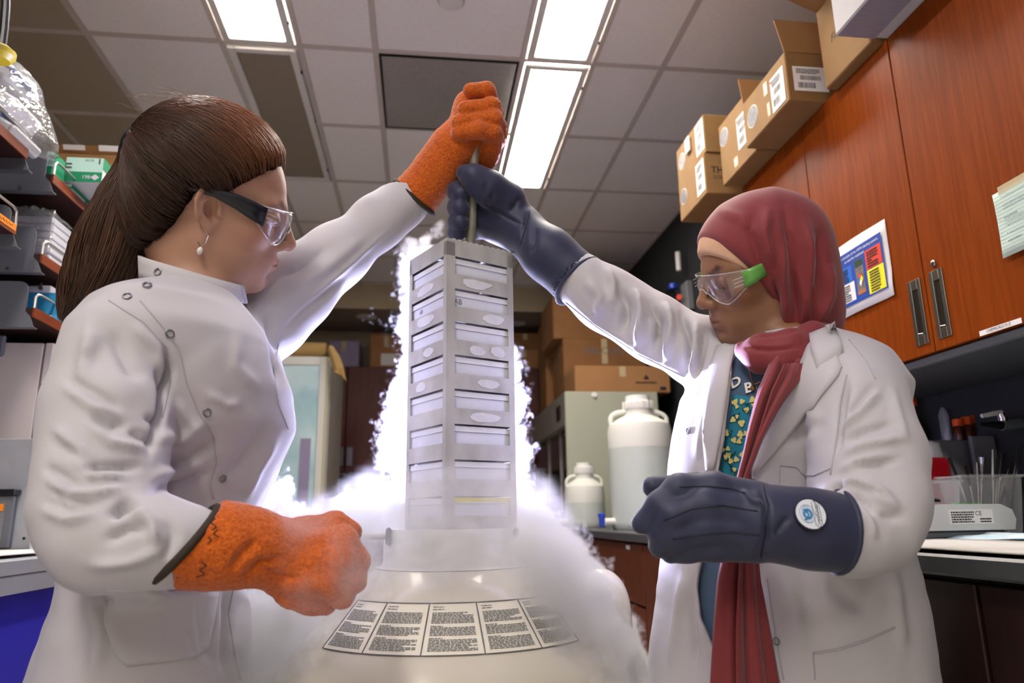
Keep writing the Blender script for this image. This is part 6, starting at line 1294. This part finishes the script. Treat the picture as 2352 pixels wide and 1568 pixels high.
# body
hipR = Q(1790, 1500, 1.12)
def bodyR(P_):
    p = ((P_-OR_)@RR.T)/SR; d = np.full(len(P_), 9.); top_ = P_[:, 2] > OR_[2]-.30
    if top_.any(): d[top_] = s_head(p[top_], ear=False)*SR
    d = smin(d, s_cone(P_, TR((-.03, 0, -.055)), Q(1800, 800, 1.13), .048, .052), .03)
    d = smin(d, s_loft(P_, [(z, x, y, a*.72, b_*.72, w_) for z, x, y, a, b_, w_ in LOFT_R if z > hipR[2]-.1]), .03)
    for s in (-1, 1):
        k = np.array([hipR[0]+s*.07, hipR[1]-s*.05, 0]); d = smin(d, s_chain(P_, [(k+(0, 0, hipR[2]), .085), (k+(-.01, -.01, .47), .058), (k+(0, 0, .09), .042), (k+(-.08, -.05, .045), .035)], .03), .04)
    d = smin(d, s_chain(P_, [(p_, r*.55) for p_, r in NEARR], .02), .02); return smin(d, s_chain(P_, [(p_, r*.55) for p_, r in FARR], .02), .02)
xs = axis_pts([(.05, OR_[0]-.14, .011), (OR_[0]-.14, OR_[0]+.10, .0022), (OR_[0]+.10, .80, .011)]); ys = axis_pts([(.70, OR_[1]-.13, .011), (OR_[1]-.13, OR_[1]+.10, .0024), (OR_[1]+.10, 1.40, .011)]); zs = axis_pts([(-.004, OR_[2]-.16, .011), (OR_[2]-.16, OR_[2]+.15, .0022)])
V, F_ = sdf_mesh(bodyR, xs, ys, zs, smooth=1); bo = arr_obj('body', V, F_, skinR, PR); set_color(bo, head_colors(((V-OR_)@RR.T)/SR, (.265, .130, .074), (.34, .12, .11), (.03, .018, .014)))
# under-cap
def cap2(p):
    c = s_ell(p, (-.012, 0, .049), (.1055, .080, .0905)); c = smin(c, s_ell(p, (.026, 0, .0), (.0685, .064, .093)), .03); c = smax(c, .018-p[:, 0], .004); c = smax(c, (.78*p[:, 0]-.62*p[:, 2]-.032)+.05*np.abs(p[:, 1]), .003); return c
V, F_ = sdf_mesh(cap2, *grid_for((-.14, -.1, -.08), (.12, .1, .16), .003), smooth=2); arr_obj('under_cap', OR_+V*SR@RR, F_, 'undercap', PR)
# hijab
def hij(p):
    x, y, z = p.T
    h = s_ell(p, (-.016, 0, .042), (.118, .097, .101)); h = smin(h, s_ell(p, (-.040, 0, -.05), (.092, .090, .105)), .05); h = smin(h, s_cone(p, (-.03, 0, -.09), (-.03, 0, -.155), .080, .075), .03)
    ay = np.abs(y); op = np.maximum(np.maximum(.0358-.893*x+.45*z, .014-x+.20*np.clip(ay-.03, 0, 1)), -.106-z)
    return smax(h, -op, .008)
V, F_ = sdf_mesh(hij, *grid_for((-.17, -.125, -.20), (.12, .125, .175), .0029), smooth=3)
Vw = OR_+V*SR@RR; N = vnormals(Vw, F_)
ST_H = [([(1738, 470), (1722, 530), (1745, 600), (1780, 690)], 13, -.004), ([(1765, 470), (1756, 540), (1778, 620)], 15, .006), ([(1800, 470), (1820, 560), (1826, 660), (1832, 750)], 13, -.0075), ([(1850, 490), (1858, 580), (1852, 680), (1856, 750)], 14, .008), ([(1882, 520), (1888, 600), (1876, 700)], 12, -.0075), ([(1800, 560), (1798, 650), (1808, 750)], 12, .007), ([(1778, 640), (1786, 700), (1796, 770)], 9, -.006), ([(1908, 600), (1905, 680), (1880, 745)], 12, .006), ([(1830, 600), (1840, 690), (1842, 755)], 8, .005), ([(1862, 640), (1866, 700), (1868, 750)], 8, -.005), ([(1640, 480), (1700, 500), (1740, 540)], 16, .003)]
Vw = strokes(Vw, N, ST_H)+N*(.0016*wnoise(Vw*np.array([1, 1, .35]), 40, 9))[:, None]; hj = arr_obj('hijab', Vw, F_, 'hijab', PR)
def tubes(name, lst, k, h, par, st=None):
    allp = [p for c in lst for p in c]; lo, hi = bounds(allp, .07)
    def f(P_):
        d = None
        for c in lst: e = s_chain(P_, c, .02); d = e if d is None else smin(d, e, k)
        return d
    V, F_ = sdf_mesh(f, *grid_for(lo, hi, h), smooth=2); N = vnormals(V, F_); V = V+N*(.0012*wnoise(V, 55, 5))[:, None]
    if st: V = strokes(V, N, st)
    return arr_obj(name, V, F_, 'hijab', par)
tubes('neck_wrap', [ch((1702, 797, 1.07, .009), (1752, 796, 1.045, .015), (1815, 788, 1.035, .017), (1865, 772, 1.06, .017), (1900, 752, 1.13, .016)), ch((1704, 808, 1.07, .011), (1745, 818, 1.045, .020), (1800, 820, 1.03, .021), (1850, 800, 1.045, .021), (1880, 780, 1.08, .02)), ch((1745, 832, 1.045, .010), (1795, 836, 1.025, .016), (1835, 828, 1.03, .017), (1862, 806, 1.05, .015))], .005, .003, hj, [([(1705, 797), (1760, 802), (1840, 795)], 5, -.005), ([(1720, 775), (1790, 765), (1850, 752)], 5, -.003)])
# hanging ends: pleated strip falling over the front
def tail(name, L, Rr, D, amp, ph, n=40, k=22):
    L, Rr = np.array(L, float), np.array(Rr, float); g = np.zeros((n, k, 3)); yy = np.linspace(L[0, 1], L[-1, 1], n)
    for i in range(n):
        xl, xr = np.interp(yy[i], L[:, 1], L[:, 0]), np.interp(yy[i], Rr[:, 1], Rr[:, 0]); dd = np.interp(yy[i], D[0], D[1])
        for j in range(k):
            u = j/(k-1); w_ = amp*(math.cos(2*math.pi*(1.6*u+ph))+.4*math.cos(2*math.pi*(3.1*u+.2+ph*2+.0006*yy[i])))
            g[i, j] = Q(xl+(xr-xl)*u, yy[i], dd+w_)
    return obj(name, MB().sheet(g, -.0022), 'hijab', hj, True)
dS = ([812, 900, 1000, 1090, 1290, 1450, 1600], [1.02, .985, .965, .955, .945, .93, .925])
tail('hanging_end', [(1778, 815), (1742, 900), (1722, 980), (1708, 1050), (1692, 1110), (1668, 1250), (1650, 1330), (1640, 1450), (1630, 1600)], [(1845, 815), (1838, 870), (1790, 930), (1752, 1000), (1722, 1080), (1738, 1250), (1745, 1330), (1768, 1450), (1795, 1600)], dS, .006, .15)
tail('hanging_end', [(1800, 835), (1770, 900), (1745, 980), (1722, 1060), (1705, 1110), (1700, 1250), (1695, 1330), (1690, 1450), (1690, 1600)], [(1850, 835), (1836, 875), (1788, 940), (1748, 1010), (1716, 1090), (1732, 1250), (1738, 1330), (1752, 1450), (1775, 1600)], (dS[0], [x-.012 for x in dS[1]]), .005, .55)
glasses(PR, OR_, RR, SR, 'temple_green', 3)
# gloves
def hemring(c, ax, r, par): return obj('cuff_hem', MB().tube(ring_at(c, ax, r), .0038, 8, closed=True), 'navy', par, True)
armN = ch((1112, 500, D0+.035, .036), (1150, 508, D0+.03, .040), (1190, 522, D0+.01, .041), (1260, 585, 1.30, .046), (1332, 648, 1.285, .0505))
thumb = ch((1165, 462, D0+.0, .036), (1120, 430, D0-.022, .030), (1088, 408, D0-.034, .022), (1066, 397, D0-.03, .0145))
FN = [ch((1118, 440, D0+.045, .020), (1062, 428, D0+.03, .019), (1050, 440, D0-.004, .0180), (1058, 446, D0-.018, .0160)), ch((1112, 475, D0+.045, .020), (1058, 470, D0+.03, .019), (1052, 476, D0-.006, .0190), (1057, 478, D0-.020, .0168)), ch((1108, 508, D0+.045, .019), (1056, 506, D0+.03, .018), (1052, 512, D0-.004, .0180), (1057, 512, D0-.018, .0160)), ch((1100, 530, D0+.045, .017), (1052, 528, D0+.03, .016), (1047, 534, D0+.004, .0150), (1054, 536, D0-.008, .0135))]
def gN(P_):
    d = s_chain(P_, armN, .02); d = smin(d, s_chain(P_, thumb, .015), .012)
    for f in FN: d = smin(d, s_chain(P_, f, .008), .0025)
    return smax(d, -s_chain(P_, [(Q(1372, 682, 1.285), .050), (Q(1320, 638, 1.285), .045)], .01), .003)
cN = Q(1330, 648, 1.285); aN = nrm(Q(1190, 522, D0+.01)-cN)
gn, sgn = glove('cryogenic_glove', lambda P_: smax(gN(P_), -((P_-cN)@aN), .002), Q(1190, 530, 1.33)-.18, Q(1190, 530, 1.33)+.18, .0027, 'navy', PR, None, 1, [([(1195, 560), (1205, 520), (1215, 480)], 6, -.003), ([(1108, 455), (1150, 490), (1200, 515)], 5, -.003), ([(1170, 490), (1190, 460), (1195, 450)], 7, -.003), ([(1230, 520), (1225, 560), (1215, 590)], 9, -.004), ([(1135, 440), (1128, 460), (1112, 465)], 6, -.003), ([(1120, 415), (1112, 440), (1108, 450)], 6, -.002)])
gn['label'] = 'raised navy glove holding the rod above the rack'
gV = np.array([v.co for v in gn.data.vertices])
hemring(cN+aN*.003, aN, .0505, gn)
seam(sgn, 'wrist_seam', [(1217, 482), (1208, 520), (1196, 560)], .0009, 'navy_seam', gn); seam(sgn, 'palm_seam', [(1112, 468), (1150, 492), (1205, 515)], .0008, 'navy_seam', gn)
armN2 = ch((1932, 1222, .862, .0478), (1850, 1212, .858, .043), (1765, 1200, .855, .0395), (1730, 1195, .855, .040))
FN2 = [ch((1735, 1150, .86, .024), (1640, 1122, .862, .0190), (1560, 1122, .862, .0170), (1515, 1160, .858, .0155), (1474, 1202, .858, .0125)), ch((1735, 1180, .848, .026), (1620, 1160, .848, .0210), (1545, 1185, .848, .0190), (1518, 1222, .850, .0165)), ch((1735, 1215, .846, .026), (1620, 1208, .846, .0215), (1550, 1226, .848, .0190), (1518, 1252, .852, .0150)), ch((1735, 1245, .852, .024), (1640, 1250, .852, .0190), (1575, 1258, .854, .0165), (1540, 1270, .856, .0120)), ch((1720, 1160, .90, .024), (1600, 1120, .905, .018), (1500, 1118, .90, .0135))]
def gN2(P_):
    d = s_chain(P_, armN2, .02); d = smin(d, s_ell(P_, Q(1700, 1196, .862), (.05, .03, .043)), .015)
    for f in FN2: d = smin(d, s_chain(P_, f, .008), .0035)
    return smax(d, -s_chain(P_, [(Q(1965, 1226, .862), .048), (Q(1918, 1220, .862), .043)], .01), .003)
cN2 = Q(1926, 1221, .862); aN2 = nrm(Q(1765, 1200, .855)-cN2)
gn2, sgn2 = glove('cryogenic_glove', lambda P_: smax(gN2(P_), -((P_-cN2)@aN2), .002), Q(1700, 1190, .865)-np.array([.15, .13, .12]), Q(1700, 1190, .865)+np.array([.15, .13, .12]), .0024, 'navy', PR, None, 1, [([(1745, 1120), (1762, 1160), (1758, 1250)], 8, -.004), ([(1700, 1120), (1730, 1150), (1760, 1160)], 8, .003), ([(1780, 1230), (1800, 1200), (1815, 1185)], 8, -.003), ([(1730, 1290), (1760, 1240), (1765, 1200)], 8, -.003)])
gn2['label'] = 'lowered navy glove with a round white patch'
hemring(cN2+aN2*.001, aN2, .0468, gn2)
for pts in ([(1560, 1118), (1620, 1116), (1680, 1122), (1712, 1132)], [(1525, 1195), (1590, 1168), (1660, 1160), (1740, 1174)], [(1545, 1238), (1620, 1226), (1680, 1222), (1745, 1228)]): seam(sgn2, 'finger_seam', pts, .0009, 'navy_seam', gn2)
seam(sgn2, 'wrist_seam', [(1752, 1112), (1765, 1160), (1758, 1220), (1748, 1280)], .0010, 'navy_seam', gn2)
# round patch
c_, n_ = sgn2.hit(1860, 1182, .0015); r_ = nrm(CR-n_*(CR@n_)); u_ = np.cross(n_, r_); rad = 34*.83/F
bd = obj('patch_border', MB().lathe([(rad*1.1, -.001), (rad*1.1, .0012), (rad*.98, .0016)], c_, n_, 40), 'navy_seam', gn2); mat('patch_white', '#d8dce6', .8); pt = obj('patch_disc', MB().lathe([(rad, .0), (rad, .0017)], c_, n_, 40), 'patch_white', gn2)
mat('patch_blue', '#2f83b8', .7); nn = n_*.0019
obj('lettering', text_mb('CryoGuard', rad*.40, c_+nn+r_*rad*.42, u_, -r_), 'navy_seam', pt)
for s in (-1, 1): obj('text_rule', MB().tube([c_+nn+r_*rad*(.42+s*.23)-u_*rad*.80, c_+nn+r_*rad*(.42+s*.23)+u_*rad*.80], .0003, 4), 'navy_seam', pt)
cc_ = c_+nn-r_*rad*.22; obj('emblem', MB().tube([cc_+rad*.24*(math.cos(a)*r_+math.sin(a)*u_*1.2) for a in np.arange(20)/20*6.283], .0013, 6, closed=True), 'patch_blue', pt, True)
obj('emblem', MB().tube([cc_+rad*(-.5+.9*t_)*u_*.8+r_*rad*(-.25+.3*math.sin(t_*3.1)) for t_ in np.linspace(0, 1, 8)], .0011, 6), 'patch_blue', pt, True)
for k in range(-3, 4): obj('globe_line', MB().tube([cc_+rad*.62*(math.cos(a)*(k/3.5)*r_+math.sin(a)*u_) for a in np.linspace(-1.4, 1.4, 12)], .00018, 4), 'patch_blue', pt)
for s in (-1, 1):
    k_ = np.array([hipR[0]+s*.07, hipR[1]-s*.05, 0]); obj('trouser_leg', MB().tube([k_+(0, 0, .80), k_+(-.008, -.008, .5), k_+(0, 0, .07)], [.075, .072, .062], 20), 'trousers', PR, True)
    obj('shoe', MB().tube([k_+(.04, .025, .045), k_+(-.02, -.012, .05), k_+(-.08, -.05, .042), k_+(-.13, -.08, .036)], [.040, .046, .043, .03], 14), 'shoe', PR, True)
# ------------------------------------------------------------------ nitrogen fog: real scattering volumes grown from clusters of puffs
S.cycles.volume_step_rate = 4.0; S.cycles.volume_max_steps = 128
def fog_mat(name, dens, nscale, lo, hi, col=(.96, .955, 1.0), aniso=.4, gain=1.):
    m = bpy.data.materials.new(name); m.use_nodes = True; nt = m.node_tree; nt.nodes.remove(nt.nodes['Principled BSDF'])
    v = nt.nodes.new('ShaderNodeVolumeScatter'); v.inputs['Color'].default_value = (*col, 1); v.inputs['Anisotropy'].default_value = aniso
    a = nt.nodes.new('ShaderNodeAttribute'); a.attribute_name = 'density'; g = nt.nodes.new('ShaderNodeTexCoord')
    n = nt.nodes.new('ShaderNodeTexNoise'); n.inputs['Scale'].default_value = nscale; n.inputs['Detail'].default_value = 3.; n.inputs['Distortion'].default_value = .6; nt.links.new(g.outputs['Object'], n.inputs['Vector'])
    r = nt.nodes.new('ShaderNodeMapRange'); r.inputs[1].default_value = lo; r.inputs[2].default_value = hi; r.inputs[3].default_value = .04; r.inputs[4].default_value = 1.; nt.links.new(n.outputs['Fac'], r.inputs[0])
    x = nt.nodes.new('ShaderNodeMath'); x.operation = 'MULTIPLY'; nt.links.new(a.outputs['Fac'], x.inputs[0]); nt.links.new(r.outputs[0], x.inputs[1])
    y = nt.nodes.new('ShaderNodeMath'); y.operation = 'MULTIPLY'; nt.links.new(x.outputs[0], y.inputs[0]); y.inputs[1].default_value = dens; nt.links.new(y.outputs[0], v.inputs['Density'])
    nt.links.new(v.outputs[0], nt.nodes['Material Output'].inputs['Volume']); MATS[name] = m; return m
def fog_volume(name, pts, rad, voxel, m, label):
    me = bpy.data.meshes.new(name); me.vertices.add(len(pts)); me.vertices.foreach_set('co', np.asarray(pts, np.float32).ravel()); a = me.attributes.new('puff', 'FLOAT', 'POINT'); a.data.foreach_set('value', np.asarray(rad, np.float32)); me.update()
    o = bpy.data.objects.new(name, me); COL.objects.link(o); me.materials.append(m)
    ng = bpy.data.node_groups.new(name, 'GeometryNodeTree'); ng.interface.new_socket('Geometry', in_out='INPUT', socket_type='NodeSocketGeometry'); ng.interface.new_socket('Geometry', in_out='OUTPUT', socket_type='NodeSocketGeometry')
    i, u = ng.nodes.new('NodeGroupInput'), ng.nodes.new('NodeGroupOutput'); mp = ng.nodes.new('GeometryNodeMeshToPoints'); na = ng.nodes.new('GeometryNodeInputNamedAttribute'); na.data_type = 'FLOAT'; na.inputs['Name'].default_value = 'puff'
    pv = ng.nodes.new('GeometryNodePointsToVolume'); pv.resolution_mode = 'VOXEL_SIZE'; pv.inputs['Voxel Size'].default_value = voxel; pv.inputs['Density'].default_value = 1.; sm = ng.nodes.new('GeometryNodeSetMaterial'); sm.inputs['Material'].default_value = m
    L = ng.links.new; L(i.outputs[0], mp.inputs['Mesh']); L(na.outputs['Attribute'], mp.inputs['Radius']); L(mp.outputs[0], pv.inputs['Points']); L(na.outputs['Attribute'], pv.inputs['Radius']); L(pv.outputs[0], sm.inputs['Geometry']); L(sm.outputs[0], u.inputs[0])
    md = o.modifiers.new('fog', 'NODES'); md.node_group = ng; return tag(o, label, 'fog', None, 'stuff')
fq = np.random.default_rng(77)
def region(poly, D0_, D1_, n, rmin, rmax, grow=.8):
    poly = np.array(poly, float); lo, hi = poly.min(0), poly.max(0); x = fq.uniform(lo[0], hi[0], n*4); y = fq.uniform(lo[1], hi[1], n*4); s = poly_sd(x, y, poly); k = s < 0; x, y, s = x[k][:n], y[k][:n], -s[k][:n]
    D = fq.uniform(D0_, D1_, len(x)); r = np.clip(rmin+s*D/F*grow*fq.random(len(x)), rmin, rmax)*(.7+.5*fq.random(len(x)))
    return np.array([Q(a, b, d) for a, b, d in zip(x, y, D)]), r
def wisp(pts, D, r0, n=60, jit=.0018, curl=.0):
    pts = np.array(pts, float); L = np.r_[0, np.cumsum(np.linalg.norm(np.diff(pts, axis=0), axis=1))]; t = np.linspace(0, L[-1], n); x = np.interp(t, L, pts[:, 0]); y = np.interp(t, L, pts[:, 1]); u = t/L[-1]
    P_ = np.array([Q(a, b, D) for a, b in zip(x, y)])+fq.normal(0, jit, (n, 3)); return P_, r0*(1-.75*u)*(.6+.6*fq.random(n))
def fringe(line, D0_, D1_, n, spread=10, r=(.0018, .0045)):
    pts = np.array(line, float); L = np.r_[0, np.cumsum(np.linalg.norm(np.diff(pts, axis=0), axis=1))]; t = fq.uniform(0, L[-1], n); x = np.interp(t, L, pts[:, 0]); y = np.interp(t, L, pts[:, 1]); P_, R_ = [], []
    for a, b in zip(x, y):
        D = fq.uniform(D0_, D1_); k = fq.integers(4, 12); an = fq.random()*6.28; cx, cy = a+fq.normal(0, spread*.5), b+fq.normal(0, spread*.5); sz = fq.uniform(4, spread)
        for i in range(k): an += fq.uniform(.3, .8); q = sz*(1-.5*i/k); P_.append(Q(cx+q*math.cos(an), cy+q*math.sin(an)*.8, D+fq.normal(0, .004))); R_.append(fq.uniform(*r)*(1-.5*i/k))
    return np.array(P_), np.array(R_)
def col(parts): return np.concatenate([p for p, r in parts]), np.concatenate([r for p, r in parts])
DB = 1.44
back = [region([(925, 560), (912, 610), (918, 700), (908, 760), (926, 810), (903, 870), (872, 960), (866, 1050), (893, 1110), (905, 1190), (1100, 1190), (1100, 560)], DB, DB+.08, 1500, .004, .022),
        region([(1100, 700), (1186, 800), (1200, 840), (1194, 880), (1212, 915), (1198, 960), (1222, 1040), (1212, 1090), (1226, 1130), (1240, 1190), (1000, 1190)], DB, DB+.08, 1300, .004, .022)]
pool = [region([(600, 1195), (590, 1160), (612, 1125), (650, 1118), (672, 1160), (700, 1170), (760, 1168), (790, 1140), (830, 1128), (870, 1110), (1000, 1100), (1200, 1110), (1255, 1165), (1300, 1215), (1300, 1235), (1180, 1222), (900, 1222), (760, 1235), (640, 1215)], 1.38, 1.54, 2600, .005, .024)]
fall = [region([(1190, 1180), (1262, 1170), (1290, 1215), (1335, 1235), (1352, 1275), (1392, 1310), (1412, 1372), (1452, 1420), (1470, 1490), (1500, 1540), (1510, 1620), (1330, 1620), (1300, 1480), (1250, 1340), (1200, 1260)], 1.26, 1.44, 5200, .006, .026),
        region([(560, 1360), (600, 1335), (680, 1390), (760, 1420), (720, 1500), (690, 1620), (520, 1620), (560, 1500)], 1.22, 1.42, 1400, .006, .026),
        region([(1330, 1330), (1395, 1320), (1420, 1380), (1455, 1425), (1475, 1490), (1502, 1540), (1512, 1620), (1350, 1620)], 1.16, 1.30, 1500, .006, .022),
        region([(1250, 1340), (1330, 1420), (1420, 1560), (1420, 1620), (1330, 1620), (1270, 1480)], 1.12, 1.28, 700, .006, .024)]
wsp = [wisp([(905, 735), (895, 690), (905, 640), (912, 600)], 1.40, .0022, 70), wisp([(915, 760), (880, 745), (862, 730), (850, 712), (868, 705)], 1.38, .0030, 80), wisp([(905, 800), (880, 780), (895, 740), (885, 715)], 1.40, .0026, 70), wisp([(860, 745), (835, 735), (838, 722), (858, 722)], 1.38, .0022, 40),
       wisp([(880, 1110), (878, 1080), (895, 1050), (868, 1030), (880, 1000), (870, 975), (890, 965)], 1.42, .0045, 120), wisp([(895, 1090), (870, 1065), (848, 1058)], 1.42, .003, 50), wisp([(780, 1150), (778, 1120), (790, 1095), (805, 1078), (785, 1070)], 1.45, .0018, 60), wisp([(800, 1150), (808, 1130), (796, 1110)], 1.45, .002, 40), wisp([(880, 1120), (905, 1105), (885, 1090), (875, 1110)], 1.4, .0035, 60), wisp([(655, 1150), (668, 1110), (690, 1090)], 1.4, .0022, 50),
       wisp([(1225, 1130), (1240, 1105), (1230, 1090), (1248, 1115), (1240, 1140)], 1.42, .0025, 70), wisp([(1290, 1210), (1318, 1200), (1320, 1225), (1305, 1235)], 1.42, .004, 60), wisp([(1340, 1270), (1370, 1265), (1385, 1290), (1372, 1310)], 1.42, .0045, 70), wisp([(1400, 1350), (1430, 1385), (1470, 1370), (1462, 1392)], 1.4, .003, 60), wisp([(1210, 900), (1222, 880), (1216, 905)], 1.42, .0035, 40), wisp([(1212, 1000), (1225, 985), (1222, 1015)], 1.42, .0035, 40)]
topw = [region([(930, 592), (912, 565), (930, 540), (958, 548), (990, 525), (1010, 500), (1030, 520), (1020, 545), (960, 575)], 1.30, 1.42, 260, .002, .010), wisp([(1010, 540), (1025, 510), (1020, 495), (1040, 480)], 1.38, .004, 60), wisp([(925, 610), (905, 590), (918, 560), (935, 548)], 1.36, .004, 70)]
frg = [fringe([(925, 560), (912, 610), (918, 700), (908, 760), (926, 810), (903, 870), (872, 960), (866, 1050), (893, 1110)], 1.42, 1.48, 130, 12), fringe([(1186, 800), (1200, 840), (1194, 880), (1212, 915), (1198, 960), (1222, 1040), (1212, 1090), (1226, 1130), (1262, 1170)], 1.42, 1.48, 120, 12),
       fringe([(1262, 1170), (1290, 1215), (1335, 1235), (1352, 1275), (1392, 1310), (1412, 1372), (1452, 1420), (1470, 1490), (1500, 1540)], 1.26, 1.40, 360, 16, (.002, .006)), fringe([(600, 1150), (612, 1125), (650, 1118), (672, 1160), (700, 1170), (760, 1168), (790, 1140), (830, 1128), (870, 1110)], 1.34, 1.44, 200, 11, (.002, .0055)),
       fringe([(640, 1140), (630, 1110), (655, 1100), (670, 1130)], 1.36, 1.42, 60, 12, (.002, .005))]
P_, R_ = col(back+pool+fall+wsp+topw+frg)
fog_volume('fog_dense', P_, R_, .0036, fog_mat('fog_dense', 62., 34., .42, .58), 'thick white nitrogen fog rising behind the rack and spilling over the dewar')
veil = [region([(880, 1090), (1230, 1090), (1300, 1230), (1330, 1330), (1380, 1480), (1300, 1440), (1180, 1330), (900, 1330), (780, 1400), (640, 1400), (600, 1300), (700, 1180)], 1.00, 1.24, 900, .02, .05, 1.5),
        region([(640, 1200), (860, 1180), (860, 1400), (660, 1410)], .775, .825, 380, .010, .024), region([(935, 880), (1050, 800), (1060, 1200), (935, 1200)], 1.20, 1.24, 300, .01, .03)]
P_, R_ = col(veil)
fog_volume('fog_veil', P_, R_, .010, fog_mat('fog_veil', 12.0, 16., .42, .64), 'thin drifting veil of fog in front of the rack foot and dewar neck')

spill = [region([(1170, 1240), (1235, 1200), (1300, 1215), (1340, 1262), (1395, 1330), (1420, 1395), (1462, 1460), (1490, 1530), (1505, 1620), (1280, 1620), (1255, 1500), (1225, 1380), (1190, 1300)], 1.02, 1.24, 1500, .008, .030),
         region([(520, 1400), (590, 1340), (690, 1395), (790, 1420), (735, 1500), (715, 1620), (500, 1620)], 1.00, 1.20, 700, .008, .030), region([(840, 1150), (930, 1120), (1180, 1120), (1260, 1190), (1200, 1215), (900, 1215)], 1.24, 1.30, 420, .006, .020)]
P_, R_ = col(spill)
fog_volume('fog_spill', P_, R_, .007, fog_mat('fog_spill', 26.0, 20., .40, .62), 'soft fog pouring down both flanks of the dewar')
